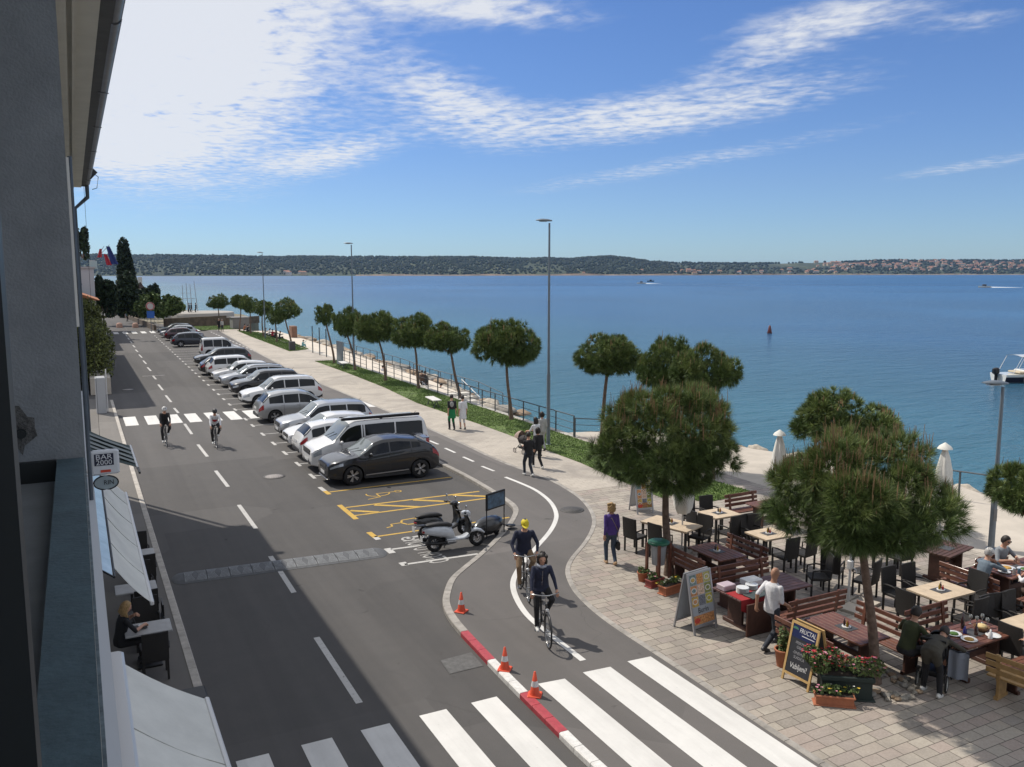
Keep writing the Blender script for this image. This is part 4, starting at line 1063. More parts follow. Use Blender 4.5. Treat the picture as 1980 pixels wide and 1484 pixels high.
# ================================================================== CARS
m_tyre = M('tyre_rubber', (.016, .016, .017), .85); m_rim = M('alloy_rim', (.42, .42, .43), .3, .8); m_rimd = M('dark_rim', (.10, .10, .105), .35, .7)
m_plas = M('black_plastic', (.022, .022, .024), .6); m_cglass = M('tinted_glass', (.010, .012, .014), .05, spec=.35)
m_wscr = M('windscreen', (.15, .17, .175), .05, spec=.8); m_red = M('tail_lamp', (.30, .008, .01), .2, coat=.6); m_lamp = M('head_lamp', (.34, .36, .38), .12, .3, coat=1.)
m_plate = M('number_plate', (.6, .6, .6), .5); m_chrome = M('chrome', (.55, .55, .56), .15, 1.)
def paint(name, col, metal=.3): return M('paint_' + name, col, .32, metal, coat=1.)
_wheel = {}
def wheel_parts(r, dark):
    k = (round(r, 3), dark)
    if k not in _wheel:
        t = MB(); w = .11
        t.lathe([(r * .66, -w), (r * .93, -w), (r, -w * .7), (r, w * .7), (r * .93, w), (r * .66, w)], 28, axis='y', caps=False)
        q = MB(); q.lathe([(r * .68, -.085), (r * .68, .05), (r * .62, .065), (r * .60, .03), (.001, .0)], 28, axis='y', mi=0)
        for i in range(5):
            for e in (-.16, .16):
                a = 2 * PI * i / 5; p = (r * .12 * math.cos(a), .07, r * .12 * math.sin(a)); s = (r * .63 * math.cos(a + e), .075, r * .63 * math.sin(a + e))
                q.bar(p, s, .045, .03, 1, up=(0, 1, 0))
        q.lathe([(r * .14, .05), (r * .14, .09), (.001, .095)], 10, axis='y', mi=1)
        _wheel[k] = (t.mesh('wheel', m_tyre), q.mesh('rim', [m_plas, m_rimd if dark else m_rim]))
    return _wheel[k]

def car(label, S, loc, rz, group='cars in the parking bays'):
    L, W = S['L'], S['W']; tint = S.get('tint', m_cglass)
    xs = np.linspace(0, 1, 401)
    def sm(pts, k):
        p = np.interp(xs, [a for a, _ in pts], [b for _, b in pts]); n = int(k * 400) | 1
        q = np.pad(p, n // 2, mode='edge'); return np.convolve(q, np.ones(n) / n, 'valid')
    top = sm(S['top'], .022); top = np.convolve(np.pad(top, 4, mode='edge'), np.ones(9) / 9, 'valid'); belt = sm(S['belt'], .05); bot = sm(S.get('bot', [(0, .30), (.06, .2), (.94, .22), (1, .36)]), .03)
    f = lambda A, s: float(np.interp(s, xs, A))
    tum = S.get('tum', .36); nose = S.get('nose', .22); tail = S.get('tail', .14)
    def plan(s):
        k = 1 - nose * max(0, 1 - s / .13) ** 2.4 - tail * max(0, 1 - (1 - s) / .10) ** 2.4
        return k
    def sect(s):
        w = W / 2 * plan(s); zb, zB, zT = f(bot, s), f(belt, s), f(top, s); zB = min(zB, zT - .03); dz = zT - zB
        u = w * .965 - tum * max(0, dz - .05); rr = min(.13, dz * .5)
        return [(0, zb), (w * .80, zb), (w * .95, zb + .05), (w * .985, zb + .17), (w, zb + (zB - zb) * .58), (w * .995, zB - (zB - zb) * .2), (w * .965, zB),
                ((w * .965 + u) / 2, (zB + zT - rr) / 2), (u, zT - rr), (u * .9, zT - rr * .38), (u * .55, zT - rr * .07), (0, zT)]
    def P(s, t, off=0.):
        """surface point at station s, section parameter t (0..11), off metres outwards"""
        def raw(s, t):
            c = sect(min(max(s, 0), 1)); i = min(int(t), 10); q = t - i
            return Vector((L / 2 - s * L, c[i][0] + (c[i + 1][0] - c[i][0]) * q, c[i][1] + (c[i + 1][1] - c[i][1]) * q))
        p = raw(s, t)
        if off:
            a = raw(s + .004, t) - raw(s - .004, t); b = raw(s, min(t + .05, 11)) - raw(s, max(t - .05, 0)); n = b.cross(a).normalized()
            if n.y < -.01 or (abs(n.y) <= .01 and n.z < 0): n = -n
            p = p + n * off
        return p
    st = [0, .004, .012, .025, .04, .06, .085, .11, .14, .17] + [.2 + .02 * i for i in range(31)] + [.83, .86, .89, .92, .945, .965, .98, .99, .996, 1]
    b = MB(); rows = []
    for s in st:
        c = sect(s); x = L / 2 - s * L
        e = .03 * max(0, 1 - s / .012) ** 2 + .03 * max(0, 1 - (1 - s) / .01) ** 2
        r = [(x, y * (1 - e), z + (e if i < 3 else (-e if i > 8 else 0))) for i, (y, z) in enumerate(c)]
        rows.append(r + [(x, -y, z) for x, y, z in r[-2:0:-1]])
    n = len(rows[0]); vs = [p for r in rows for p in r]
    fs = [[i * n + j, (i + 1) * n + j, (i + 1) * n + (j + 1) % n, i * n + (j + 1) % n] for i in range(len(rows) - 1) for j in range(n)]
    b.add(vs, fs, 0, True); b.add(rows[0], [list(range(n))], 0); b.add(rows[-1], [list(range(n - 1, -1, -1))], 0)
    if S.get('roof'):
        rs = S['roofs']
        for k, fc in enumerate(fs):
            i, j = k // n, k % n
            if rs[0] < (st[i] + st[i + 1]) / 2 < rs[1] and 8 <= j <= 13: b.m[k] = 2
    if S.get('clad'):
        for k, fc in enumerate(fs):
            j = k % n
            if j in (0, 1, 2, n - 1, n - 2, n - 3): b.m[k] = 1
    root = thing('parked_car', label, S.get('cat', 'car'), loc, rz, group)
    body = b.obj('body', [S['paint'], m_plas, S.get('roof') or m_plas])
    bmv = body.data; import bmesh
    bm = bmesh.new(); bm.from_mesh(bmv); bmesh.ops.remove_doubles(bm, verts=bm.verts, dist=.0008); bmesh.ops.recalc_face_normals(bm, faces=bm.faces); bm.to_mesh(bmv); bm.free()
    # wheel wells
    R_ = S.get('wr', .335); wx = [L / 2 - s * L for s in S['ws']]
    c = MB()
    for x in wx:
        for sg in (-1, 1): c.lathe([(R_ + .055, W / 2 - .30), (R_ + .055, W / 2 + .3)] if sg > 0 else [(R_ + .055, -W / 2 - .3), (R_ + .055, -W / 2 + .30)], 26, (x, 0, R_ + .01), 1, False, 'y')
    cut = c.obj('cut', [m_plas, m_plas])
    bm = bmesh.new(); bm.from_mesh(cut.data); bmesh.ops.remove_doubles(bm, verts=bm.verts, dist=.0005); bmesh.ops.recalc_face_normals(bm, faces=bm.faces); bm.to_mesh(cut.data); bm.free()
    md = body.modifiers.new('b', 'BOOLEAN'); md.operation = 'DIFFERENCE'; md.object = cut; md.solver = 'EXACT'
    dg = bpy.context.evaluated_depsgraph_get(); dg.update(); me = bpy.data.meshes.new_from_object(body.evaluated_get(dg))
    body.modifiers.clear(); body.data = me; bpy.data.objects.remove(cut); body.parent = root
    try: me.set_sharp_from_angle(angle=R(38))
    except Exception: pass
    tm, rm = wheel_parts(R_, S.get('drim', False))
    for x in wx:
        for sg in (-1, 1):
            w = link_mesh('wheel', tm, root, (x, sg * (W / 2 - .125), R_ + .004), 0 if sg > 0 else PI); link_mesh('rim', rm, w)
    # glass
    def pane(name, s0, s1, t0, t1, mat, sides=(1,), ns=10, nt=4, off=.005, parent=root):
        for sg in sides:
            g = MB(); rows = [[(lambda p: (p.x, p.y * sg, p.z))(P(s0 + (s1 - s0) * i / ns, t0 + (t1 - t0) * j / nt, off)) for j in range(nt + 1)] for i in range(ns + 1)]
            g.grid(rows, 0, True, flip=sg > 0); g.obj(name, mat, parent)
    def across(name, s0, s1, k0, k1, mat, off=.006, ns=8):
        """a pane over both sides of the crown, from section row k0 up to the middle"""
        g = MB(); rows = []
        for i in range(ns + 1):
            s = s0 + (s1 - s0) * i / ns; half = [P(s, k0 + (11 - k0) * j / 6, off) for j in range(7)]
            rows.append([tuple(p) for p in half] + [(p.x, -p.y, p.z) for p in half[-2::-1]])
        g.grid(rows, 0, True, flip=True); return g.obj(name, mat, root)
    across('windscreen', *S['scr'], 8.15, 11, S.get('scrm', m_wscr))
    if S.get('rscr'): across('rear_window', *S['rscr'], 8.2, 11, S.get('rglass', m_cglass))
    d = S['dlo']
    for a, e in zip(d, d[1:]): pane('side_window', a + .006, e - .006, 6.1, 7.86, tint, (1, -1))
    # lamps
    hl = S.get('hl', (.012, .085)); pane('headlight', *hl, *S.get('hlt', (4.55, 5.75)), m_lamp, (1, -1), 6, 3, .006)
    tl = S.get('tl', (.935, .993)); pane('tail_light', *tl, *S.get('tlt', (4.6, 6.2)), m_red, (1, -1), 6, 3, .007)
    xf = L / 2; zh = f(top, 0.0)
    g = MB(); gz = S.get('gz', .60); gh = S.get('gh', .15); gw = S.get('gw', .5) * W
    g.box((xf + .004, 0, gz), (.03, gw, gh), 0, ch=.012); g.box((xf + .022, 0, gz), (.01, gw * .96, .012), 1); g.box((xf + .022, 0, gz + gh * .3), (.01, gw * .9, .01), 1)
    g.lathe([(.05, 0), (.05, .03), (.001, .032)], 12, (0, gz, xf + .0), 1, True, 'x') if False else None
    g.box((xf - .002, 0, .37), (.03, W * .60, .11), 0, ch=.012); g.obj('grille', [m_plas, m_chrome], root)
    if S.get('strip'):
        g = MB(); g.box((xf - .03, 0, .27), (.10, W * .66, .035), ch=.01); g.obj('front_lip', m_rim, root)
        g = MB(); a = P(.93, 11, .03); g.box((a.x + .16, 0, a.z + .20), (.26, W * .62, .03), ch=.01); g.obj('roof_spoiler', S['roof'], root)
    g = MB(); g.box((xf + .024, 0, .47), (.012, .52, .11)); g.obj('number_plate', m_plate, root)
    g = MB(); g.box((-xf - .006, 0, S.get('rpz', .78)), (.012, .52, .11)); g.obj('number_plate', m_plate, root)
    if S.get('rb', True):
        g = MB(); g.box((-xf - .002, 0, .42), (.04, W * .72, .16), ch=.015); g.obj('rear_bumper_trim', m_plas, root)
    # mirrors, handles, seams, sills
    sm_ = S.get('mir', S['scr'][1] - .035)
    for sg in (1, -1):
        p = P(sm_, 6.1); g = MB(); g.ball((p.x, sg * (p.y + .11), p.z + .05), (.065, .10, .07), 10, 6); g.bar((p.x, sg * p.y, p.z), (p.x, sg * (p.y + .08), p.z + .02), .05, .04); g.obj('mirror', S.get('mirm', S['paint']), root)
        for k, e in enumerate(d[1:-1] if len(d) > 2 else d[1:]):
            p = P(e + .012, 5.5, .012); g = MB(); g.box((p.x, sg * p.y, p.z), (.17, .03, .03), ch=.008); g.obj('door_handle', S.get('hdl', S['paint']), root)
        g = MB()
        for e in S.get('seams', [d[0] + .02] + list(d[1:-1])):
            for t0 in range(6):
                a, q = P(e, 2.9 + t0 * .52, .0015), P(e, 2.9 + (t0 + 1) * .52, .0015); g.bar((a.x, sg * a.y, a.z), (q.x, sg * q.y, q.z), .009, .006, up=(0, 1, 0))
        g.bar((wx[0] - R_ - .06, sg * (W / 2 * .985), .285), (wx[1] + R_ + .06, sg * (W / 2 * .985), .285), .05, .10); g.obj('side_trim', m_plas, root)
        if S.get('strip'):
            g = MB(); g.bar((wx[0] - R_ - .12, sg * (W / 2 * 1.0), .36), (wx[1] + R_ + .12, sg * (W / 2 * 1.0), .40), .014, .035); g.obj('sill_strip', m_rim, root)
        if S.get('rails'):
            pts = [P(s, 9.0, .03) for s in np.linspace(*S['rails'], 8)]; pts = [P(S['rails'][0] - .01, 9.0)] + pts + [P(S['rails'][1] + .01, 9.0)]
            g = MB(); g.tube([(p.x, sg * p.y, p.z) for p in pts], .016, 6); g.obj('roof_rail', S.get('railm', m_rim), root)
    g = MB()
    for sg in (.28, -.1): a, q = P(S['scr'][0] + .002, 11, .02), P(S['scr'][0] + .05, 11, .02); g.bar((a.x, sg - .25, a.z - .02), (q.x, sg + .28, q.z - .012), .018, .012)
    a = P(S['dlo'][-1] - .02, 11); g.tube([(a.x, 0, a.z), (a.x - .12, 0, a.z + .09)], .008, 5); g.obj('wiper', m_plas, root)
    return root

def hatch(L=4.3, H=1.5, W=1.79, hood=.92, **k):
    S = dict(L=L, W=W, top=[(0, .66), (.03, .76), (.12, hood - .06), (.235, hood), (.40, H - .07), (.5, H), (.68, H - .02), (.84, H - .10), (.955, H - .48), (.985, .86), (1, .74)],
             belt=[(0, .60), (.06, .70), (.2, .84), (.4, .90), (.8, .96), (.93, .94), (1, .72)], scr=(.245, .40), rscr=(.855, .945), dlo=(.29, .53, .70, .86), ws=(.195, .80)); S.update(k); return S
def suv(L=4.55, H=1.66, W=1.85, hood=1.03, **k):
    S = dict(L=L, W=W, wr=.365, top=[(0, .74), (.025, .86), (.12, hood - .06), (.25, hood), (.395, H - .07), (.48, H), (.75, H - .01), (.885, H - .06), (.965, H - .5), (.985, .98), (1, .80)],
             belt=[(0, .66), (.06, .80), (.22, .96), (.4, 1.02), (.85, 1.07), (.95, 1.03), (1, .8)], scr=(.258, .395), rscr=(.90, .957), dlo=(.295, .52, .70, .905), ws=(.195, .805), clad=True, gz=.70, gh=.18, rpz=.86, bot=[(0, .34), (.06, .24), (.94, .26), (1, .4)], hlt=(4.7, 5.8)); S.update(k); return S
def estate(**k):
    return hatch(L=4.6, H=1.47, W=1.81, top=[(0, .66), (.03, .75), (.12, .86), (.245, .92), (.40, 1.40), (.5, 1.47), (.75, 1.46), (.89, 1.38), (.965, 1.02), (.985, .88), (1, .74)], dlo=(.29, .52, .69, .90), rscr=(.90, .955), **k)
p_wht = paint('white', (.66, .66, .66), 0.); p_sil = paint('silver', (.42, .43, .45), .75); p_blk = paint('black', (.012, .012, .014), .1); p_gry = paint('graphite', (.014, .015, .019), .35)
p_slv2 = paint('warm_silver', (.38, .385, .39), .7); p_blu = paint('blue_black', (.012, .016, .03), .3); p_dkr = paint('dark_plum', (.05, .012, .018), .3)
ROW_Y = {0: 30.95, 1: 33.45, 2: 35.85, 3: 38.2, 4: 40.7, 5: 45.7, 6: 51.5, 7: 56.2, 8: 61.1, 9: 63.9, 10: 66.7, 11: 69.15, 12: 76.4, 13: 84.0, 18: 96.8, 20: 106.5, 22: 111.5, 24: 117}
def bay(k): return ROW_Y[k]
OUT, IN = PI, 0.     # nose to the road / nose to the promenade
def park(k, label, S, rz, x=None, dx=0.):
    L = S['L']; off = max(0, bay(k) - 45) * .016
    return car(label, S, (BAYX + .45 + L / 2 + off + dx if x is None else x, bay(k), 0), rz)
# 0: graphite crossover, coupe-like roof
park(0, 'dark grey coupe shaped crossover, nearest car of the row', suv(L=4.36, H=1.64, W=1.82, hood=1.05, wr=.36, paint=p_gry, roof=p_blk, roofs=(.38, .93), top=[(0, .78), (.03, .90), (.12, 1.01), (.25, 1.07), (.40, 1.54), (.48, 1.63), (.62, 1.64), (.80, 1.55), (.93, 1.26), (.97, 1.12), (.985, .98), (1, .8)],
     belt=[(0, .70), (.06, .86), (.22, 1.01), (.45, 1.08), (.75, 1.20), (.88, 1.24), (.96, 1.06), (1, .8)], dlo=(.30, .535, .73, .82), rscr=(.80, .925), strip=True, mirm=p_blk, tl=(.925, .99), tlt=(4.9, 6.0), hl=(.015, .12), hlt=(5.0, 5.7), ws=(.205, .81)), OUT, dx=-.35)
# 1: white passenger van with a dark awning on its roof
van = dict(L=4.9, W=1.90, wr=.34, top=[(0, .82), (.025, .98), (.11, 1.12), (.165, 1.18), (.30, 1.84), (.37, 1.95), (.6, 1.97), (.93, 1.95), (.965, 1.86), (.99, 1.30), (1, .95)], belt=[(0, .74), (.05, .92), (.14, 1.08), (.3, 1.13), (.95, 1.15), (1, .95)],
           scr=(.175, .315), rscr=(.966, .985), dlo=(.22, .415, .435, .70, .945), ws=(.185, .80), paint=p_wht, tum=.17, nose=.16, tail=.05, tl=(.965, .995), tlt=(4.4, 6.3), gz=.80, gh=.20, gw=.55, rpz=.95, hlt=(4.6, 5.85), hl=(.012, .075), cat='van', bot=[(0, .30), (.06, .22), (.94, .24), (1, .34)], mir=.235)
v = park(1, 'white passenger van with tinted rear windows and a dark roof awning', van, OUT, dx=-.35)
g = MB(); g.box((-.45, .62, 2.02), (3.3, .13, .11), ch=.02); g.box((-.45, .62, 1.965), (.1, .1, .05)); g.obj('roof_awning', m_black, v)
park(2, 'small white hatchback parked tail out beside the van', hatch(L=3.7, H=1.55, W=1.68, paint=p_wht, tlt=(5.0, 6.8), tl=(.91, .99)), IN, dx=-.25)
park(3, 'low white hatchback parked nose out between tail out car and silver crossover', hatch(L=4.2, H=1.48, paint=p_wht), OUT, dx=-.15)
park(4, 'silver crossover with a dark grille, nose out', suv(paint=p_sil, gw=.55), OUT)
park(5, 'silver family car with tall red tail lamps toward the road', hatch(L=4.28, H=1.62, W=1.8, hood=1.0, paint=p_slv2, tlt=(4.5, 6.4), dlo=(.27, .50, .69, .87), top=[(0, .68), (.03, .78), (.11, .92), (.2, 1.0), (.37, 1.52), (.48, 1.62), (.7, 1.61), (.86, 1.5), (.965, 1.05), (.985, .9), (1, .74)], belt=[(0, .6), (.06, .74), (.2, .92), (.45, .98), (.85, 1.02), (.95, .97), (1, .72)]), IN, dx=-.1)
park(6, 'white large crossover with chrome bars on its black grille, nose out', suv(L=4.7, H=1.68, paint=p_wht, rails=(.44, .84), gh=.22), OUT)
park(7, 'black compact crossover with its nose toward the road', suv(L=4.45, H=1.62, paint=p_blk, clad=False), OUT, dx=.1)
park(8, 'silver estate with dark roof rails, nose out', estate(paint=p_sil, rails=(.44, .86), railm=m_plas), OUT, dx=.1)
park(9, 'white hatchback behind the silver estate with roof rails', hatch(paint=p_wht), OUT, dx=-.05)
park(10, 'white crossover parked tail out with dark red lamps', suv(L=4.5, paint=p_wht), IN, dx=-.1)
park(11, 'black saloon parked tail out next to the white crossover', hatch(L=4.6, H=1.44, paint=p_blk), IN, dx=-.35)
park(12, 'dark sided estate with a pale windscreen, nose out', estate(paint=p_gry), OUT, dx=.0)
mv = hatch(L=3.7, H=1.78, W=1.68, hood=1.08, paint=p_wht, top=[(0, .74), (.03, .86), (.12, 1.0), (.2, 1.08), (.34, 1.68), (.44, 1.8), (.9, 1.78), (.96, 1.7), (.985, 1.2), (1, .8)], dlo=(.26, .48, .70, .93), rscr=(.955, .98), tlt=(4.4, 7.2), tl=(.955, .995), cat='van', tum=.2)
park(13, 'small boxy white van with tall red lamps, tail out', mv, IN, dx=1.3)
park(18, 'black hatchback alone at the near end of the far group', hatch(L=4.4, H=1.55, paint=p_blu), IN, dx=-.2)
park(20, 'dark plum car tucked behind the black hatchback', hatch(L=4.3, paint=p_dkr), IN, dx=-.2)
park(22, 'grey silver hatchback, nose out in the far group', hatch(L=4.3, paint=p_slv2), OUT, dx=-.3)
park(24, 'black low car at the far end of the row', hatch(L=4.4, H=1.42, paint=p_blk), OUT, dx=-.2)
# ================================================================== PEOPLE
SKIN = M('skin', (.50, .28, .19), .55, var=.08, vs=8); SKIN2 = M('skin_tan', (.36, .19, .12), .55)
def cloth(name, col, rough=.85): return M('cloth_' + name, col, rough, var=.16, vs=9, bump=.25, bs=70)
m_shoew = M('shoe_white', (.6, .6, .58), .6); m_shoed = M('shoe_dark', (.03, .03, .032), .6); m_eye = M('eye', (.02, .015, .012), .3); m_lip = M('lips', (.32, .10, .09), .5)
HAIR = {k: M('hair_' + k, c, .6, var=.35, vs=30) for k, c in dict(dark=(.018, .013, .01), brown=(.07, .04, .022), blond=(.36, .23, .10), grey=(.30, .29, .28)).items()}
def capsule(mb, a, b, ra, rb, n=10):
    a, b = Vector(a), Vector(b); d = (b - a); L_ = d.length; d = d / max(L_, 1e-6)
    pts = []; rr = []
    for t in (-90, -60, -30): pts.append(a + d * (ra * math.sin(R(t)))); rr.append(max(.0008, ra * math.cos(R(t))))
    pts.append(a); rr.append(ra); pts.append(b); rr.append(rb)
    for t in (30, 60, 90): pts.append(b + d * (rb * math.sin(R(t)))); rr.append(max(.0008, rb * math.cos(R(t))))
    mb.tube(pts, rr, n)
def ik(a, b, l1, l2, pole):
    """joint between a and b for two bones, bending toward pole; b is pulled in if out of reach"""
    a, b = Vector(a), Vector(b); d = b - a; D = d.length
    if D > (l1 + l2) * .995: b = a + d * ((l1 + l2) * .995 / D); d = b - a; D = d.length
    x = (l1 * l1 - l2 * l2 + D * D) / (2 * D); h = math.sqrt(max(0, l1 * l1 - x * x)); u = d / D
    p = Vector(pole); p = p - u * p.dot(u); p = p.normalized() if p.length > 1e-4 else Vector((0, 1, 0))
    return a + u * x + p * h, b
def person(label, loc, rz, H=1.72, hip=None, lean=0., side=0., twist=0., feet=None, knees=(0, 1, 0), hands=None, elbows=None, toes=None,
           top=None, legs=None, sleeves='long', shorts=False, skirt=None, shoes=m_shoed, hair='dark', hairlen=0, bald=False, hat=None, helmet=None, skin=SKIN, head=(0, 0), bulk=1., hem=None, group=None, coat=0, vox=.0145, bare=True, curls=0, extra=None):
    """one figure, facing +Y; hip, feet and hands are points in its own space"""
    s = H / 1.72
    hip = Vector(hip if hip else (0, 0, .91 * s)); up = Matrix.Rotation(-lean, 3, 'X') @ Matrix.Rotation(side, 3, 'Y') @ Vector((0, 0, 1))
    rt_ = Matrix.Rotation(twist, 3, 'Z') @ Vector((1, 0, 0)); rt_ = (rt_ - up * rt_.dot(up)).normalized(); fw_ = up.cross(rt_)
    waist = hip + up * .17 * s; curve = fw_ * (.03 * lean)
    chest = hip + up * .36 * s + curve; neck = hip + up * .53 * s + curve * 1.6
    nl = lean * .45 + head[0]; nup = Matrix.Rotation(-(nl if abs(lean) > .05 else head[0]), 3, 'X') @ Vector((0, 0, 1)); hd = neck + (up * .4 + nup * .6).normalized() * .150 * s + fw_ * .025
    feet = feet or ((-.09, 0, 0), (.09, 0, 0)); hands = hands or ((-.21 * s, .03, .83 * s), (.21 * s, .03, .83 * s)); B = []; b = MB()
    def bone(a, c, ra, rb, m, bias=0.): capsule(b, a, c, ra * s, rb * s); B.append((np.array(a), np.array(c), ra * s, rb * s, m, bias))
    def torso(levels, m, bias=0.):
        rows = []
        for c, rx, ry in levels: rows.append([c + rt_ * (rx * s * bulk * math.cos(2 * PI * k / 14)) + fw_ * (ry * s * bulk * math.sin(2 * PI * k / 14)) for k in range(14)])
        n = 14; vs = [p for r in rows for p in r]
        b.add(vs, [[i * n + j, i * n + (j + 1) % n, (i + 1) * n + (j + 1) % n, (i + 1) * n + j] for i in range(len(rows) - 1) for j in range(n)], 0, True)
        b.add(rows[0], [list(range(n - 1, -1, -1))]); b.add(rows[-1], [list(range(n))])
    mats = []
    def mi(m):
        if m not in mats: mats.append(m)
        return mats.index(m)
    iT, iL, iS, iF = mi(top), mi(legs), mi(skin), mi(shoes); iB = iT if sleeves == 'long' else iS
    torso([(hip - up * .10 * s, .115, .10), (hip, .166, .124), (hip + up * .08 * s, .158, .118), (waist, .148, .112), (chest, .166, .122), (chest + up * .09 * s, .160, .108), (neck - up * .045 * s, .125, .088), (neck, .06, .06)], iT)
    hb = hem if hem is not None else .02
    B.append((np.array(hip + up * hb * s), np.array(chest + up * .08 * s), .15 * s, .17 * s, iT, 0.)); B.append((np.array(hip - up * .12 * s), np.array(hip + up * (hb - .06) * s), .14 * s, .15 * s, iL, 0.))
    bone(neck - up * .045 * s, hd - (hd - neck) * .35, .064, .056, iS, -.075)
    hv = (hd - neck).normalized(); yaw = head[1]; hf = Matrix.Rotation(yaw, 3, 'Z') @ (fw_ - hv * fw_.dot(hv)).normalized(); hr_ = hf.cross(hv).normalized()
    HM = Matrix((( hr_.x, hf.x, hv.x), (hr_.y, hf.y, hv.y), (hr_.z, hf.z, hv.z)))
    hc = hd + hv * .015 * s
    b.ball(hc, (.080 * s, .102 * s, .116 * s), 14, 10, 0, HM); b.ball(hc + hf * .03 * s - hv * .06 * s, (.052 * s, .058 * s, .055 * s), 12, 8, 0, HM); b.ball(hc + hf * .103 * s - hv * .012 * s, (.014 * s, .02 * s, .022 * s), 8, 6, 0, HM)
    B.append((np.array(hc - hv * .05 * s), np.array(hc + hv * .05 * s), .10 * s, .10 * s, iS, 0.))
    for sg in (-1, 1): b.ball(hc + hr_ * (.076 * s * sg) - hv * .01 * s, (.012 * s, .022 * s, .032 * s), 8, 6, 0, HM)
    # legs
    for k, sg in enumerate((-1, 1)):
        hj = hip + rt_ * (.088 * s * sg) - up * .03 * s; an = Vector(feet[k]) + Vector((0, 0, .085 * s)); kp = knees[k] if hasattr(knees[0], '__len__') else knees
        kn, an = ik(hj, an, .43 * s, .42 * s, kp)
        if shorts or (skirt and bare): 
            m = hj.lerp(kn, .75); bone(hj, m, .09, .075, iL); bone(m, kn, .062, .056, iS, .02)
            bone(kn, an, .056, .038, iS)
        else: bone(hj, kn, .094 * bulk, .066, iL); bone(kn, an, .066, .05, iL)
        td = Vector(toes[k] if toes else (0, 1, -.28)).normalized()
        he = an - Vector((0, 0, .045 * s)) - td * .045 * s; bone(he, he + td * .19 * s, .045, .038, iF, -.012)
    if skirt:
        iK = mi(skirt[0]); lo = hip + Vector((0, 0, -skirt[1] * s)); rows = []
        torso([(lo, .20, .17), (hip - up * .1 * s, .175, .145), (hip + up * .08 * s, .152, .12)], iK); B.append((np.array(lo), np.array(hip + up * .02), .21 * s, .15 * s, iK, -.03))
    if coat:
        lo = hip + Vector((0, 0, -coat * s)); torso([(lo, .19, .16), (hip, .175, .135), (waist, .155, .12)], iT); B.append((np.array(lo), np.array(hip), .19 * s, .17 * s, iT, -.03))
    # arms
    sh = chest + up * .092 * s; palms = []
    for k, sg in enumerate((-1, 1)):
        sj = sh + rt_ * (.165 * s * sg * bulk); ep = elbows[k] if elbows else Vector((sg * .12, -1, -.1)); w = Vector(hands[k]); el, w = ik(sj, w, .285 * s, .25 * s, ep)
        bone(sj, el, .052 * bulk, .045, iT if sleeves != 'none' else iS); 
        bone(el, w, .044, .029, iB)
        if sleeves == 'short': bone(sj.lerp(el, .55), el, .045, .042, iS, .0)
        hdv = (w - el).normalized(); hdv = (hdv + Vector((0, 0, -.25))).normalized(); bone(w, w + hdv * .075 * s, .033, .036, iS); palms.append((w, hdv, sg, el))
    o = b.obj('person', mats)
    md = o.modifiers.new('r', 'REMESH'); md.mode = 'VOXEL'; md.voxel_size = vox; ms = o.modifiers.new('s', 'SMOOTH'); ms.factor = .5; ms.iterations = 3
    dg = bpy.context.evaluated_depsgraph_get(); dg.update(); me = bpy.data.meshes.new_from_object(o.evaluated_get(dg)); o.modifiers.clear(); old = o.data
    C = np.empty(len(me.polygons) * 3); me.polygons.foreach_get('center', C); C = C.reshape(-1, 3); best = np.full(len(C), 9.); res = np.zeros(len(C), int)
    for a, c, ra, rb, m, bias in B:
        ab = c - a; t = np.clip(((C - a) @ ab) / max(ab @ ab, 1e-9), 0, 1); d = np.linalg.norm(C - (a + t[:, None] * ab), axis=1) - (ra + (rb - ra) * t) + bias
        w = d < best; best[w] = d[w]; res[w] = m
    me.materials.clear(); [me.materials.append(m) for m in mats]; me.polygons.foreach_set('material_index', res.astype(np.int32)); me.polygons.foreach_set('use_smooth', np.ones(len(C), bool))
    # fingers, eyes and mouth grow out of the same mesh
    x = MB(); nm = len(mats); me.materials.append(m_eye); me.materials.append(m_lip)
    for w, hv_, sg, el in palms:
        base = w + hv_ * .08 * s; sd = hv_.cross(Vector((0, 0, 1))); sd = sd.normalized() if sd.length > .1 else rt_; dn = hv_.cross(sd).normalized()
        if dn.z > 0: dn = -dn
        for i, (o_, l) in enumerate(((-.027, .066), (-.009, .078), (.009, .073), (.026, .058))):
            p = base + sd * o_ * s; x.tube([p, p + (hv_ * .55 + dn * .25) * l * s, p + (hv_ * .75 + dn * .75) * l * s], [.0095 * s, .0085 * s, .006 * s], 6, iS)
        p = w + hv_ * .03 * s - sd * .03 * s * sg; x.tube([p, p + (-sd * sg * .6 + hv_ * .8) * .035 * s, p + (-sd * sg * .4 + hv_ + dn * .5) * .06 * s], [.011 * s, .010 * s, .007 * s], 6, iS)
    for sg in (-1, 1): x.ball(hc + hf * .093 * s + hr_ * (.03 * s * sg) + hv * .008 * s, (.011 * s, .008 * s, .007 * s), 8, 6, nm, HM)
    x.ball(hc + hf * .093 * s - hv * .06 * s, (.022 * s, .008 * s, .006 * s), 8, 6, nm + 1, HM)
    e = x.mesh('x', []); import bmesh
    bm = bmesh.new(); bm.from_mesh(me); bm.from_mesh(e); bm.to_mesh(me); bm.free(); bpy.data.meshes.remove(e)
    o.data = me; bpy.data.meshes.remove(old)
    o.location = loc; o.rotation_euler = (0, 0, rz); tag(o, label, 'person', group)
    hm = HAIR[hair]
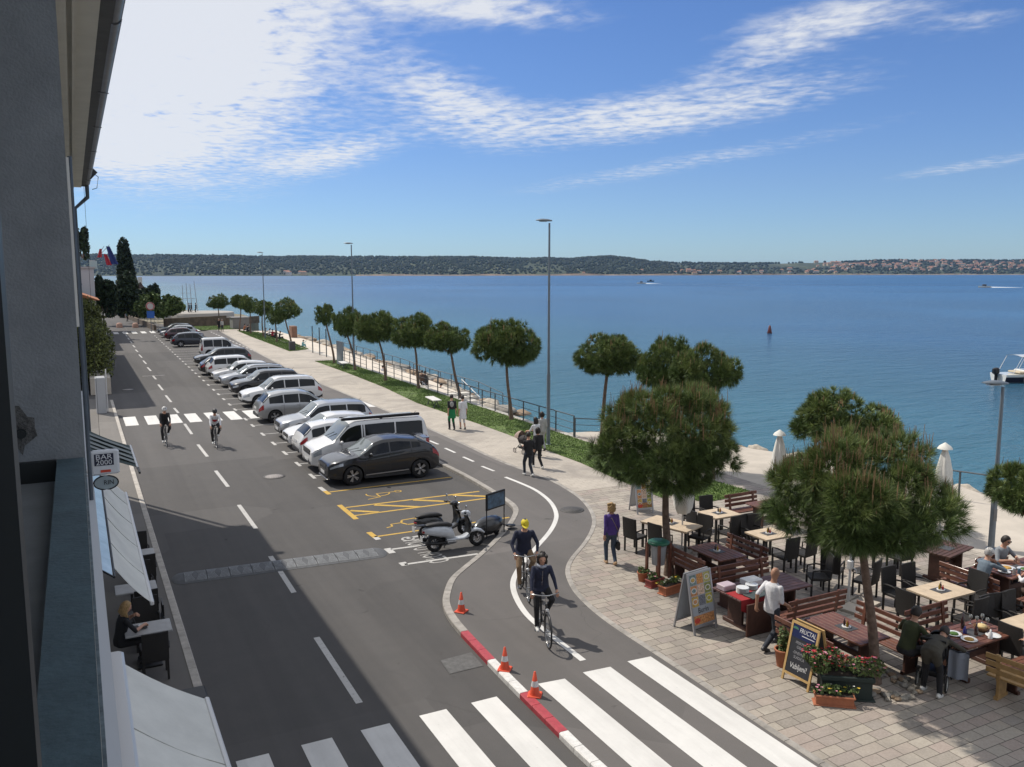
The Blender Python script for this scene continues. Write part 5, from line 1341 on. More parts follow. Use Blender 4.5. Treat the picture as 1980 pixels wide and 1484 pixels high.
    if not bald:
        h = MB(); n, m = 16, 10
        for i in range(m + 1): pass
        V = []; F = []
        for i in range(m + 1):
            ph = PI * .66 * i / m
            for j in range(n):
                t = 2 * PI * j / n; front = max(0, math.sin(t)); lim = ph * (1 - .60 * front ** .6)
                wv = 1 + .04 * math.sin(7 * t + 3 * i)
                V.append(hc + HM @ Vector((.092 * s * wv * math.sin(lim) * math.cos(t), .112 * s * wv * math.sin(lim) * math.sin(t) - .008, .131 * s * math.cos(lim))))
        F = [[i * n + j, (i + 1) * n + j, (i + 1) * n + (j + 1) % n, i * n + (j + 1) % n] for i in range(m) for j in range(n)]
        h.add(V, F, 0, True); h.add(V[-n:][::-1], [list(range(n - 1, -1, -1))])
        if hairlen:
            for t in np.linspace(PI * 1.02, PI * 1.98, 9):
                p = hc + HM @ Vector((.075 * s * math.cos(t), .085 * s * math.sin(t), 0)); h.tube([p + hv * .04 * s, p - hf * .015 - hv * hairlen * .5 * s, p + hf * .0 - Vector((0, 0, hairlen)) * s], [.035 * s, .040 * s, .018 * s], 7)
        cg = random.Random(len(label))
        for _ in range(curls):
            t, v_ = cg.uniform(-.35, PI + .35) + PI, cg.uniform(-.12, .10); h.ball(hc + HM @ Vector((.088 * s * math.cos(t), .10 * s * math.sin(t), v_ * s)), cg.uniform(.028, .042) * s, 8, 6)
        h.obj('hair', hm, o)
    if hat:
        h = MB(); V = []; n, m = 16, 7
        for i in range(m + 1):
            ph = PI * .5 * i / m
            for j in range(n):
                t = 2 * PI * j / n; V.append(hc + HM @ Vector((.093 * s * math.sin(ph) * math.cos(t), .112 * s * math.sin(ph) * math.sin(t), .025 * s + .105 * s * math.cos(ph))))
        h.add(V, [[i * n + j, (i + 1) * n + j, (i + 1) * n + (j + 1) % n, i * n + (j + 1) % n] for i in range(m) for j in range(n)], 0, True); h.add(V[-n:], [list(range(n - 1, -1, -1))])
        br = [hc + HM @ Vector((.088 * s * math.cos(t), .10 * s * math.sin(t) + (.085 * s if k else 0) * math.sin(t), .026 * s - k * .018 * s)) for k in (0, 1) for t in np.linspace(.15, PI - .15, 9)]
        h.add(br, [[i, i + 1, 9 + i + 1, 9 + i] for i in range(8)]); h.add([p + hv * .006 for p in br], [[9 + i, 9 + i + 1, i + 1, i] for i in range(8)]); h.obj('cap', hat, o)
    if helmet:
        h = MB(); 
        h.ball(hc + hv * .045 * s - hf * .01, (.105 * s, .135 * s, .095 * s), 16, 10, 0, HM)
        for q in (-.05, 0, .05): h.tube([hc + HM @ Vector((q, .115 * math.cos(a), .052 + .092 * math.sin(a))) for a in np.linspace(.5, 2.7, 8)], .009, 6, 1)
        h.obj('helmet', [helmet, M('helmet_vent', (.02, .02, .022), .6)], o)
    if extra: extra(o, dict(hip=hip, chest=chest, neck=neck, up=up, fw=fw_, rt=rt_, hc=hc, palms=palms, s=s, HM=HM))
    return o

# ---- bicycles
m_frame = M('bike_frame_black', (.02, .02, .022), .35, .3, coat=.5); m_steel = M('bike_steel', (.42, .42, .42), .25, .9); m_sadl = M('saddle_black', (.02, .018, .016), .7)
def bicycle(label, loc, rz, city=True, frame=m_frame, group=None):
    """facing +Y, wheel contact points at y -0.53 and +0.53"""
    t = thing('bicycle', label, 'bicycle', loc, rz, group); r = .345; yr, yf = -.53, .53
    for y in (yr, yf):
        w = MB(); w.tube([(0, y + r * math.cos(2 * PI * k / 32), r + .004 + r * .965 * math.sin(2 * PI * k / 32)) for k in range(32)], .019 if city else .014, 8, closed=True); wh = w.obj('wheel', m_tyre, t)
        w = MB(); w.tube([(0, y + r * .91 * math.cos(2 * PI * k / 32), r + r * .91 * math.sin(2 * PI * k / 32)) for k in range(32)], .010, 6, closed=True)
        for k in range(20):
            a = 2 * PI * k / 20; w.bar((.02 * (-1) ** k, y, r), (0, y + r * .9 * math.cos(a), r + r * .9 * math.sin(a)), .0035, .0035)
        w.tube([(-.05, y, r), (.05, y, r)], .022, 8); w.obj('rim', m_steel, wh)
        if city:
            w = MB(); w.tube([(0, y + (r + .035) * math.cos(a), r + (r + .035) * math.sin(a)) for a in np.linspace(.35 if y > 0 else .2, 2.7 if y > 0 else 3.0, 14)], .022, 6); w.obj('mudguard', frame, t)
    f = MB(); bb = (0, -.10, .29); hs_, hl_ = (0, .33, .86), (0, .37, .70); st = (0, -.22, .80)
    if city: f.tube([hl_, (0, .15, .42), bb], .02, 8); f.tube([(0, .34, .80), (0, .10, .52), (0, -.16, .50)], .018, 8)
    else: f.tube([hl_, bb], .02, 8); f.tube([hs_, (0, -.20, .82)], .017, 8)
    f.tube([st, bb], .018, 8); f.tube([hs_, hl_], .022, 8)
    for sx in (-.05, .05):
        f.tube([(sx * .6, -.19, .72), (sx, yr, r)], .010, 6); f.tube([(sx * .6, -.10, .29), (sx, yr, r)], .011, 6); f.tube([(sx * .5, .385, .66), (sx, yf, r)], .012, 6)
    f.obj('frame', frame, t)
    h = MB(); zt = 1.02 if city else .93
    h.tube([hs_, (0, .32, zt)], .014, 8)
    if city: h.tube([(-.30, .16, zt + .01), (-.24, .26, zt + .03), (-.06, .33, zt + .02), (.06, .33, zt + .02), (.24, .26, zt + .03), (.30, .16, zt + .01)], .012, 8)
    else: h.tube([(-.20, .50, zt - .14), (-.21, .56, zt - .07), (-.21, .46, zt), (-.2, .38, zt + .01), (0, .36, zt + .01), (.2, .38, zt + .01), (.21, .46, zt), (.21, .56, zt - .07), (.20, .50, zt - .14)], .013, 8)
    h.obj('handlebar', m_steel if city else m_frame, t)
    h = MB(); h.tube([st, (0, -.25, .93)], .013, 8); h.ball((0, -.27, .955), (.085 if city else .06, .13, .03), 12, 8); h.obj('saddle', m_sadl, t)
    h = MB(); h.lathe([(.09, 0), (.09, .008), (.001, .008)], 18, (.05, -.10, .29), axis='x')
    for sg in (1, -1): h.bar((.06 * sg, -.10, .29), (.07 * sg, -.10 + .02 * sg, .29 - .165 * sg), .018, .014); h.box((.12 * sg, -.10 + .02 * sg, .29 - .165 * sg), (.09, .08, .02))
    h.obj('crank', m_steel, t)
    if city:
        h = MB(); h.box((0, .42, .76), (.07, .06, .07), ch=.015); h.obj('front_lamp', m_alu, t); h = MB(); h.box((0, -.58, .78), (.12, .34, .02)); h.bar((.05, -.7, .77), (.05, yr, r), .012, .012); h.bar((-.05, -.7, .77), (-.05, yr, r), .012, .012); h.obj('rack', m_frame, t)
    return t
def rider(label, blabel, p_rear, p_front, city, lean, **k):
    """bicycle with its wheels on two ground points, rider on the saddle with hands on the bars and feet on the pedals"""
    d = p_front - p_rear; rz = math.atan2(-d.x, d.y); mid = (p_rear + p_front) / 2
    bicycle(blabel, mid, rz, city, k.pop('frame', m_frame), 'bicycles being ridden')
    zt = 1.0 if city else .93
    hands = ((-.27, .14, zt + .06), (.27, .14, zt + .06)) if city else ((-.21, .40, zt + .06), (.21, .40, zt + .06))
    return person(label, mid, rz, hip=(0, -.26, 1.05), lean=lean, feet=((-.12, -.14, .455), (.12, -.06, .155)), toes=((0, 1, -.1), (0, 1, -.15)), knees=((-.25, 1, .2), (.25, 1, .2)), hands=hands, elbows=((-1, -.6, -.6), (1, -.6, -.6)), **k)
nv = cloth('navy_jacket', (.016, .02, .045)); blk = cloth('black', (.014, .014, .016)); dkg = cloth('charcoal', (.035, .036, .04)); kh = cloth('khaki', (.24, .16, .095)); jean = cloth('jeans', (.045, .065, .10)); jeand = cloth('dark_jeans', (.028, .033, .045))
wt = cloth('white', (.62, .62, .64)); grn = cloth('green', (.01, .17, .06)); prp = cloth('purple', (.075, .04, .21)); olv = cloth('olive', (.045, .055, .022)); gryb = cloth('grey_blue', (.13, .17, .21)); gry = cloth('grey', (.22, .24, .26)); lbl = cloth('pale_blue', (.25, .40, .48)); red = cloth('red', (.30, .02, .03)); ora = cloth('orange', (.45, .17, .08)); brn = cloth('brown', (.07, .045, .035)); ltg = cloth('light_grey', (.38, .38, .37)); tea = cloth('teal', (.14, .32, .34))
yel = M('cap_yellow', (.62, .50, .02), .7)
def scarf(o, J):
    b = MB(); b.tube([J['neck'] + J['rt'] * .075 * math.cos(a) + J['fw'] * (.075 * math.sin(a) + .01) + J['up'] * .0 for a in np.linspace(0, 2 * PI, 13)[:-1]], .035, 8, closed=True); b.obj('scarf', M('scarf_pattern', (.28, .30, .36), .9, var=.7, vs=40), o)
    b = MB(); b.tube([J['chest'] + J['fw'] * .128 + J['up'] * .1, J['hip'] + J['fw'] * .125 + J['up'] * .05], .006, 5); b.obj('zip', m_steel, o)
rider('woman with dark curly hair in a navy puffer jacket cycling toward the camera', 'black city bicycle ridden by the woman on the curved path', G(1032, 1196, .1), G(1069, 1272, .1), True, .22, H=1.66, top=nv, legs=blk, shoes=m_shoew, hair='dark', hairlen=.12, curls=26, bulk=1.1, hem=-.04, extra=scarf, head=(-.15, 0), coat=.06)
rider('man in a yellow cap and navy puffer jacket cycling behind the woman', 'black city bicycle ridden by the man in the yellow cap', G(1004, 1122, .1), G(1027, 1177, .1), True, .30, H=1.78, top=nv, legs=kh, shoes=m_shoed, hat=yel, bulk=1.12, hem=-.04, coat=.05)
def shirtback(o, J):
    b = MB(); c = J['chest'] - J['up'] * .02 + J['fw'] * .05; b.ball(c - J['up'] * .06, (.12, .09, .12), 12, 8); b.obj('jersey_panel', red, o)
rider('racing cyclist in black with a white helmet on the road by the far crosswalk', 'slim road bicycle under the cyclist in black', G(319, 855), G(323.5, 868), False, .50, H=1.75, top=blk, legs=blk, shoes=m_shoew, helmet=M('helmet_white', (.62, .62, .62), .4))
rider('racing cyclist in a white and red jersey with a dark helmet on the road', 'road bicycle under the cyclist in white and red', G(415, 857), G(420.5, 871.5), False, .62, H=1.78, top=wt, legs=blk, shoes=m_shoew, helmet=M('helmet_black', (.03, .03, .033), .4), extra=shirtback)
# ---- walkers
def face_to(a, b):
    d = G(*b, .1) - G(*a, .1); return math.atan2(-d.x, d.y)
def walk(label, px, to, stride=.30, swing=.16, z=.1, **k):
    H = k.get('H', 1.72); s = H / 1.72
    k.setdefault('feet', ((-.085, stride * .5, 0), (.085, -stride * .5, .03))); k.setdefault('toes', ((0, 1, -.12), (0, 1, -.45)))
    k.setdefault('hands', ((-.205 * s, -swing, .85 * s), (.205 * s, swing + .04, .87 * s))); k.setdefault('hip', (0, 0, (.93 - stride * stride * .28) * s))
    return person(label, G(*px, z), face_to(px, to), **k)
def bag_hand(mat, w=.09, h=.24, d=.30, k=1, strap=.12):
    def f(o, J):
        p = J['palms'][k][0] + Vector((0, 0, -.11 - strap)); b = MB(); b.box((p.x, p.y, p.z - h / 2), (w, d, h), ch=.025); b.tube([(p.x, p.y - d * .3, p.z), (p.x, p.y - d * .15, p.z + strap), (p.x, p.y + d * .15, p.z + strap), (p.x, p.y + d * .3, p.z)], .01, 6)
        t = tag(b.obj('handbag', mat), 'dark handbag hanging from the hand of the person in purple', 'bag'); t.matrix_world = o.matrix_basis; t.location = o.location; t.rotation_euler = o.rotation_euler
        b = MB(); c, n_ = J['chest'], J['neck']; b.tube([c + J['rt'] * -.13 + J['up'] * .13 + J['fw'] * .05, c - J['fw'] * .135 + J['rt'] * -.02 + J['up'] * .05, J['hip'] + J['rt'] * .17 - J['fw'] * .05 + J['up'] * .05, c + J['fw'] * .128, c + J['rt'] * -.13 + J['up'] * .13 + J['fw'] * .05], .010, 6); b.obj('bag_strap', M('strap_tan', (.30, .24, .15), .7), o)
    return f
walk('woman with curly blond hair in a purple jumper walking away from the camera', (1181, 1092), (1100, 1000), .26, .05, H=1.68, top=prp, legs=jean, shoes=M('shoe_tan', (.42, .27, .15), .6), hair='blond', hairlen=.12, curls=34, extra=bag_hand(M('bag_black', (.018, .017, .018), .5)), hem=-.03)
walk('bald man in a white polo shirt and dark jeans striding to the tables', (1489, 1252), (1560, 1222), .62, .22, H=1.79, top=wt, legs=jeand, shoes=M('shoe_black_white', (.05, .05, .055), .5), bald=True, sleeves='short', skin=SKIN2, lean=.06, bulk=1.03, hem=-.05)
def green_wrap(o, J):
    b = MB(); p = J['chest'] - J['fw'] * .17; b.ball(p - J['rt'] * .04, (.10, .06, .14), 12, 8); b.obj('backpack', M('bag_grey', (.30, .30, .29), .8), o)
walk('stroller in a black top with a bright green garment round the waist', (874, 832), (812, 790), .28, .08, H=1.78, top=blk, legs=blk, skirt=(grn, .32), bare=False, shoes=m_shoed, hair='dark', extra=green_wrap, sleeves='short')
walk('woman in a knee length white dress walking beside the green waisted person', (895, 831), (830, 788), .22, .04, H=1.70, top=wt, legs=wt, skirt=(wt, .36), shoes=m_shoed, hair='dark', sleeves='short')
walk('person in a black jacket and dark trousers walking past the lawn', (1022, 921), (960, 880), .42, .1, H=1.74, top=blk, legs=jeand, shoes=m_shoew, hair='dark', hands=((-.12, .26, 1.12), (.2, .2, 1.05)), hem=-.05)
walk('person in dark clothes with white trainers half hidden by the one in the black jacket', (1040, 906), (975, 872), .50, .1, H=1.70, top=blk, legs=blk, shoes=m_shoew, hair='dark', hairlen=.14)
wp = walk('woman in a white top with long dark hair pushing a laden pram', (1038, 884), (1000, 873), .3, .0, H=1.70, top=wt, legs=dkg, sleeves='short', hair='dark', hairlen=.22, hands=((-.18, .46, 1.06), (.18, .46, 1.06)), lean=.12)
walk('person in a beige jacket walking on the far side of the woman with the pram', (1048, 872), (1000, 850), .24, .05, H=1.72, top=ltg, legs=ltg, hair='dark', hairlen=.12)
walk('man in dark clothes strolling beside a grey haired companion at the far grass', (424, 642), (432, 650), .25, H=1.75, top=blk, legs=blk, vox=.03, hair='grey')
walk('grey haired person in a pale jacket at the far grass', (430, 642), (438, 650), .2, H=1.68, top=ltg, legs=dkg, vox=.03, hair='grey')
# ================================================================== PRAM, SCOOTERS, STREET FURNITURE
def pram(label, p, rz, cover, hood, wheelc, r1=.14, r2=.11):
    t = thing('pram', label, 'pram', p, rz)
    b = MB(); b.ball((0, .05, .62), (.20, .36, .17), 14, 10); b.ball((0, .05, .55), (.17, .33, .16), 14, 10); b.obj('carrycot', cover, t)
    b = MB(); V = []; n, m = 12, 8
    rows = [[(.21 * math.cos(PI * i / n), .20 - .05 + .30 * math.sin(PI * .62 * j / m) * (1 if 1 else 0) - .0, .66 + .30 * math.sin(PI * i / n) * math.cos(PI * .5 * j / m * .9)) for i in range(n + 1)] for j in range(m + 1)]
    b.grid(rows); b.grid([[(x * .97, y, z - .008) for x, y, z in r] for r in rows], 0, True, flip=True); b.obj('hood', hood, t)
    b = MB()
    for sx in (-.2, .2):
        b.tube([(sx, -.45, 1.02), (sx, -.2, .62), (sx, .3, .18)], .014, 6); b.tube([(sx, -.30, .16), (sx, .12, .52)], .014, 6)
    b.tube([(-.2, -.45, 1.02), (.2, -.45, 1.02)], .018, 8); b.box((0, -.03, .26), (.34, .46, .10), ch=.02); b.obj('chassis', m_black, t)
    for y, r in ((-.32, r1), (.34, r2)):
        for sx in (-.25, .25):
            w = MB(); w.tube([(sx, y + r * .88 * math.cos(2 * PI * k / 20), r + r * .88 * math.sin(2 * PI * k / 20)) for k in range(20)], r * .12, 7, closed=True); wh = w.obj('wheel', m_tyre, t)
            w = MB(); w.tube([(sx, y + r * .72 * math.cos(2 * PI * k / 20), r + r * .72 * math.sin(2 * PI * k / 20)) for k in range(20)], r * .08, 6, closed=True)
            for k in range(5): a = 2 * PI * k / 5; w.bar((sx, y, r), (sx, y + r * .72 * math.cos(a), r + r * .72 * math.sin(a)), .014, .014)
            w.obj('rim', wheelc, wh)
    return t
d = face_to((1038, 884), (1000, 873)); pp = G(1038, 884, .1) + Vector((-math.sin(d), math.cos(d), 0)) * .92
pram('beige and dark pram pushed by the woman in the white top', pp, d, M('pram_dark', (.05, .045, .045), .9), M('pram_beige', (.36, .27, .23), .9), M('pram_rim', (.5, .45, .42), .5))

m_scw = M('scooter_white', (.50, .53, .57), .25, coat=1.); m_scb = M('scooter_black', (.015, .015, .016), .3, coat=.6); m_seat = M('scooter_seat', (.018, .017, .017), .65)
def scooter(label, loc, rz, body, shield, rack=True):
    """front toward +X, wheels at x -0.66 and +0.66"""
    t = thing('motor_scooter', label, 'scooter', loc, rz); t.rotation_euler = (R(-6), 0, rz)
    for x in (-.64, .66):
        r = .235; w = MB(); w.lathe([(r * .62, -.055), (r * .9, -.06), (r, -.03), (r, .03), (r * .9, .06), (r * .62, .055)], 24, (x, 0, r), axis='y', caps=False); wh = w.obj('wheel', m_tyre, t)
        w = MB(); w.lathe([(r * .64, -.045), (r * .64, .045), (r * .58, .05), (r * .56, -.05)], 24, (x, 0, r), axis='y', caps=False)
        for k in range(10): a = 2 * PI * k / 10; w.bar((x, 0, r), (x + r * .6 * math.cos(a), 0, r + r * .6 * math.sin(a)), .02, .05, up=(0, 1, 0))
        w.tube([(x, -.06, r), (x, .06, r)], .045, 10); w.obj('rim', m_rim, wh)
    def loft(name, secs, mat, n=16, pw=2.6):
        rows = []
        for x, z, ry, rz_ in secs:
            ring = []
            for k in range(n):
                a = 2 * PI * k / n; c, s_ = math.cos(a), math.sin(a); ring.append((x, ry * math.copysign(abs(c) ** (2 / pw), c), z + rz_ * math.copysign(abs(s_) ** (2 / pw), s_)))
            rows.append(ring)
        b = MB(); vs = [p for r_ in rows for p in r_]; b.add(vs, [[i * n + j, (i + 1) * n + j, (i + 1) * n + (j + 1) % n, i * n + (j + 1) % n] for i in range(len(rows) - 1) for j in range(n)], 0, True)
        b.add(rows[0], [list(range(n))]); b.add(rows[-1], [list(range(n - 1, -1, -1))]); return b.obj(name, mat, t)
    loft('rear_body', [(-.98, .66, .03, .03), (-.9, .62, .12, .09), (-.66, .60, .19, .15), (-.35, .55, .20, .17), (-.14, .48, .17, .18), (-.06, .40, .12, .12)], body)
    loft('floorboard', [(-.3, .31, .12, .05), (-.1, .30, .17, .05), (.2, .30, .17, .05), (.38, .36, .15, .06)], body)
    loft('seat', [(-.92, .76, .06, .02), (-.8, .775, .13, .05), (-.5, .775, .145, .06), (-.22, .74, .13, .06), (-.10, .70, .07, .04)], m_seat)
    b = MB(); A = [(.30, .33), (.42, .50), (.43, .70), (.36, .95)]; wd = [.15, .20, .21, .12]
    rows = [[(x + .07 * (1 - (j / 4) ** 2), w_ * j / 4, z) for j in range(-4, 5)] for (x, z), w_ in zip(A, wd)]; b.grid(rows, 0, True, flip=True); b.obj('leg_shield', body, t)
    b = MB(); b.grid([[(x - .025, y, z) for x, y, z in r_] for r_ in rows], 0, True); b.obj('inner_shield', shield, t)
    b = MB(); b.tube([(.66, .0, .235), (.50, 0, .62), (.36, 0, .98)], .03, 8); b.bar((.66, .075, .235), (.56, .06, .50), .03, .03); b.bar((.66, -.075, .235), (.56, -.06, .50), .03, .03); b.obj('fork', m_black, t)
    loft('front_mudguard', [(.42, .42, .05, .02), (.52, .47, .085, .05), (.66, .48, .095, .05), (.80, .43, .08, .05), (.90, .36, .04, .03)], body)
    loft('headlamp_cowl', [(.22, 1.0, .04, .04), (.30, 1.0, .10, .07), (.42, .98, .11, .08), (.47, .96, .08, .06)], body)
    b = MB(); b.ball((.465, 0, .96), (.03, .07, .06), 12, 8); b.obj('headlight', m_lamp, t)
    b = MB(); b.tube([(.20, -.34, 1.04), (.30, -.16, 1.03), (.30, .16, 1.03), (.20, .34, 1.04)], .018, 8); b.tube([(.2, -.34, 1.04), (.23, -.22, 1.035)], .026, 8); b.tube([(.2, .34, 1.04), (.23, .22, 1.035)], .026, 8); b.obj('handlebar', m_black, t)
    for sg in (-1, 1):
        b = MB(); b.tube([(.28, .2 * sg, 1.04), (.26, .26 * sg, 1.17)], .008, 6); b.ball((.26, .28 * sg, 1.22), (.02, .06, .045), 10, 8); b.obj('mirror', m_chrome, t)
    b = MB(); b.ball((-.95, 0, .60), (.04, .09, .045), 10, 8); b.obj('tail_light', m_red, t)
    b = MB(); b.box((-1.02, 0, .42), (.01, .17, .16)); b.bar((-.9, 0, .5), (-1.01, 0, .42), .03, .02); b.obj('number_plate', m_plate, t)
    b = MB(); b.box((-.45, .09, .28), (.45, .14, .16), ch=.03); b.tube([(-.3, -.12, .24), (-.62, -.14, .25), (-.95, -.15, .30)], .045, 10); b.bar((-.2, .1, .25), (-.28, .24, .01), .02, .02); b.obj('engine', m_black, t)
    if rack:
        b = MB(); b.tube([(-.85, -.12, .78), (-1.15, -.12, .80), (-1.15, .12, .80), (-.85, .12, .78)], .012, 6); b.box((-1.02, 0, .80), (.24, .2, .015)); b.obj('rack', m_black, t)
    return t
a, q = G(838, 1068), G(924, 1055); mid = (a + q) / 2; dr = math.atan2((q - a).y, (q - a).x)
scooter('white motor scooter with a black seat on its side stand, nearest in the bay', mid, dr, m_scw, m_scb)
m2 = mid + Vector((.12, 1.05, 0)); scooter('black motor scooter parked behind the white one', m2, dr + R(6), m_scb, m_scb, False)
# black ribbed moped with an advertising frame
t = thing('ad_trailer', 'black ribbed cart with a framed advertising board beside the scooters', 'trailer', mid + Vector((1.25, .55, 0)), R(24))
b = MB(); rows = []
for i in range(15):
    x = -.55 + i * .085; r = (.27 + (.012 if i % 2 else 0)) * math.sqrt(max(.08, 1 - ((i - 7) / 7.6) ** 2)); rows.append([(x, r * math.cos(2 * PI * k / 16), .36 + r * math.sin(2 * PI * k / 16)) for k in range(16)])
b.add([p for r in rows for p in r], [[i * 16 + j, i * 16 + (j + 1) % 16, (i + 1) * 16 + (j + 1) % 16, (i + 1) * 16 + j] for i in range(14) for j in range(16)], 0, True); b.add(rows[0][::-1], [list(range(16))]); b.add(rows[-1], [list(range(16))]); b.obj('ribbed_body', m_scb, t)
for x in (-.35, .45): b = MB(); b.tube([(x, -.28, .1), (x, -.28, 1.36)], .018, 6); b.obj('post', m_black, t)
b = MB(); b.box((.05, -.28, 1.18), (.86, .05, .50), ch=.01); pa = b.obj('board_frame', m_black, t); b = MB(); b.box((.05, -.308, 1.18), (.76, .008, .40)); b.box((.05, -.252, 1.18), (.76, .008, .40)); b.obj('poster', M('poster_blue', (.05, .10, .16), .4, var=.6, vs=7), pa)
for x in (-.3, .42):
    w = MB(); w.lathe([(.10, -.04), (.12, -.03), (.12, .03), (.10, .04)], 16, (x, .0, .12), axis='y'); w.obj('wheel', m_tyre, t)
b = MB(); b.lathe([(.15, .2), (.16, .215), (.001, .22)], 16, (.85, -.2, 0)); b.tube([(.5, -.1, .3), (.85, -.2, .2)], .015, 6); b.obj('step_plate', m_black, t)

# ---- speed bump of ribbed rubber segments
p, q = G(331, 1122), G(747, 1067); t = thing('speed_bump', 'grey ribbed rubber speed bump across the shaded road', 'speed bump', (p + q) / 2, math.atan2((q - p).y, (q - p).x)); L_ = (q - p).length
m_rub = M('bump_rubber', (.08, .084, .09), .75, var=.25, vs=9); m_rubl = M('bump_rubber_worn', (.18, .19, .20), .7, var=.3, vs=11); W_ = .92
def bump_z(y): return .052 * max(0, 1 - (abs(y) / (W_ / 2)) ** 2.6) + .006
n = 9; sl = (L_ - .6) / n
for k in range(n + 2):
    b = MB()
    if k in (0, n + 1):
        sg = -1 if k == 0 else 1; x0 = sg * (L_ / 2 - .3); rows = []
        for i in range(7):
            x = x0 + sg * .3 * i / 6; w = W_ * math.sqrt(max(.001, 1 - (i / 6) ** 2)); rows.append([(x, w * (j / 8 - .5), .006 + .052 * max(0, 1 - (2 * abs(j / 8 - .5)) ** 2.6) * (1 - (i / 6) ** 2)) for j in range(9)])
        b.grid(rows, 0, True, flip=sg < 0)
    else:
        x0 = -L_ / 2 + .3 + (k - 1) * sl + .004; x1 = x0 + sl - .008
        b.grid([[(x, W_ * (j / 12 - .5), bump_z(W_ * (j / 12 - .5))) for j in range(13)] for x in (x0, x1)], 0, True)
        cx = (x0 + x1) / 2
        for r in range(1, 9):   # worn ridges in nested arcs
            for sg in (-1, 1):
                pts = []
                for a in np.linspace(-1, 1, 9):
                    yy = a * W_ * .40; xx = cx + sg * (.02 + r * .038 + .05 * math.cos(a * 2.6)) * sl / .62; pts.append((min(max(xx, x0 + .02), x1 - .02), yy, bump_z(yy) + .002))
                for u, v in zip(pts, pts[1:]): b.bar(u, v, .016, .006, 1)
        for sx in (x0 + .06, x1 - .06): b.lathe([(.018, 0), (.018, .012), (.001, .014)], 8, (sx, -W_ * .36, .02), 0); 
    b.obj('segment', [m_rub, m_rubl], t)
# ---- cones
m_cone = M('cone_orange', (.62, .075, .03), .55, var=.1, vs=9); m_band = M('cone_band', (.6, .6, .6), .5)
for pxy, lab in (((892, 1183), 'orange traffic cone standing alone by the grey kerb curve'), ((976, 1295), 'orange traffic cone above the white kerb stone near the bicycle'), ((1034, 1345), 'orange traffic cone beside the zebra stripes, nearest the camera')):
    t = thing('traffic_cone', lab, 'traffic cone', G(*pxy, .1), rng.uniform(0, 1), 'traffic cones along the red and white kerb')
    b = MB(); b.box((0, 0, .015), (.26, .26, .03), ch=.012); b.lathe([(.10, .03), (.088, .06), (.02, .46), (.001, .465)], 20); b.obj('body', m_cone, t)
    b = MB(); b.lathe([(.0695, .185), (.0515, .29)], 20, caps=False); b.lathe([(.043, .345), (.0325, .40)], 20, caps=False) if False else None; b.obj('white_band', m_band, t)
# ---- street lamps
m_lp = M('lamp_post_grey', (.17, .20, .23), .5, .5, var=.1, vs=2)
def lamp(label, px, h, az, small=False):
    p = G(*px, .1); t = thing('street_lamp', label, 'street lamp', p, az, 'street lamps of the promenade')
    b = MB(); k = .0; b.tube([(0, 0, 0), (0, 0, h * .32)], [.085, .08], 12); b.tube([(0, 0, h * .32), (0, 0, h - .15)], [.06, .042], 12); b.lathe([(.13, 0), (.13, .03), (.09, .04)], 12); b.obj('pole', m_lp, t)
    b = MB(); n = 14; rows = []
    for i in range(11):
        u = i / 10; x = .12 - .72 * u; w = .15 * math.sin(PI * (.12 + .82 * u)) ** .6; hh = .07 * math.sin(PI * (.1 + .85 * u)) ** .7
        rows.append([(x, w * math.cos(2 * PI * k / n), h - .06 + .03 * u + hh * (1.2 if math.sin(2 * PI * k / n) > 0 else .45) * math.sin(2 * PI * k / n)) for k in range(n)])
    b.add([q for r in rows for q in r], [[i * n + j, i * n + (j + 1) % n, (i + 1) * n + (j + 1) % n, (i + 1) * n + j] for i in range(10) for j in range(n)], 0, True); b.add(rows[0][::-1], [list(range(n))]); b.add(rows[-1], [list(range(n))]); b.obj('lamp_head', m_lp, t)
    b = MB(); b.box((-.28, 0, h - .085), (.34, .18, .02), ch=.008); b.obj('lamp_glass', M('lamp_glass', (.4, .42, .44), .2), t)
    b = MB(); b.box((0, -.075, 1.0), (.10, .02, .35)); b.obj('hatch', m_zinc, t)
    return t
def lamp_h(px, top): return px_h(*top, G(*px, .1)) - .1
for px, top, lab in (((1060, 860), (1066, 425), 'tallest looking grey street lamp past the stroller group'), ((685, 716), (679, 470), 'second street lamp on the grass beside the beach steps'), ((513, 655), (511, 488), 'third and farthest street lamp by the sitting group')):
    lamp(lab, px, lamp_h(px, top), -YAW)
lamp('shorter street lamp at the right edge behind the diners', (1916, 1062), lamp_h((1916, 1062), (1935, 738)), -YAW + .1)
# ---- railings
m_rail = M('rail_grey', (.085, .095, .105), .5, .5)
def railing(label, pts, h=1.0, rails=(1., .66, .34), n=None, z=.1, mat=None, group=None, step=1.7):
    t = thing('railing', label, 'railing', pts[0], 0, group); o = Vector(pts[0]); P = [Vector(p) - o for p in pts]
    for a, c in zip(P, P[1:]):
        k = max(1, round((c - a).length / step))
        for i in range(k + 1):
            p = a.lerp(c, i / k)
            if i == 0 and a is not P[0]: continue
            b = MB(); b.box((p.x, p.y, p.z + h / 2), (.05, .05, h)); b.obj('post', mat or m_rail, t)
    for f in rails:
        b = MB(); b.tube([p + Vector((0, 0, h * f)) for p in P], .026 if f == 1. else .014, 6); b.obj('rail', mat or m_rail, t)
    return t
railing('long grey railing between the promenade grass and the beach', [(RAILX - .1, 34.0, .12), (RAILX - .1, 64.6, .12)])
railing('short grey railing going down to the platform by the bushy pine', [(RAILX - .1, 33.9, .12), (23.6, 33.6, -.2)], .9)
railing('farther grey railing along the walkway by the small pine', [(RAILX - .1, 66.2, .12), (RAILX - .1, 74., .12)])
railing('sloping railing on the seaward steps beyond the walkway', [(25.6, 90, -.6), (27.0, 76, -1.1), (28.2, 69, -1.8)], .95, (1., .5))
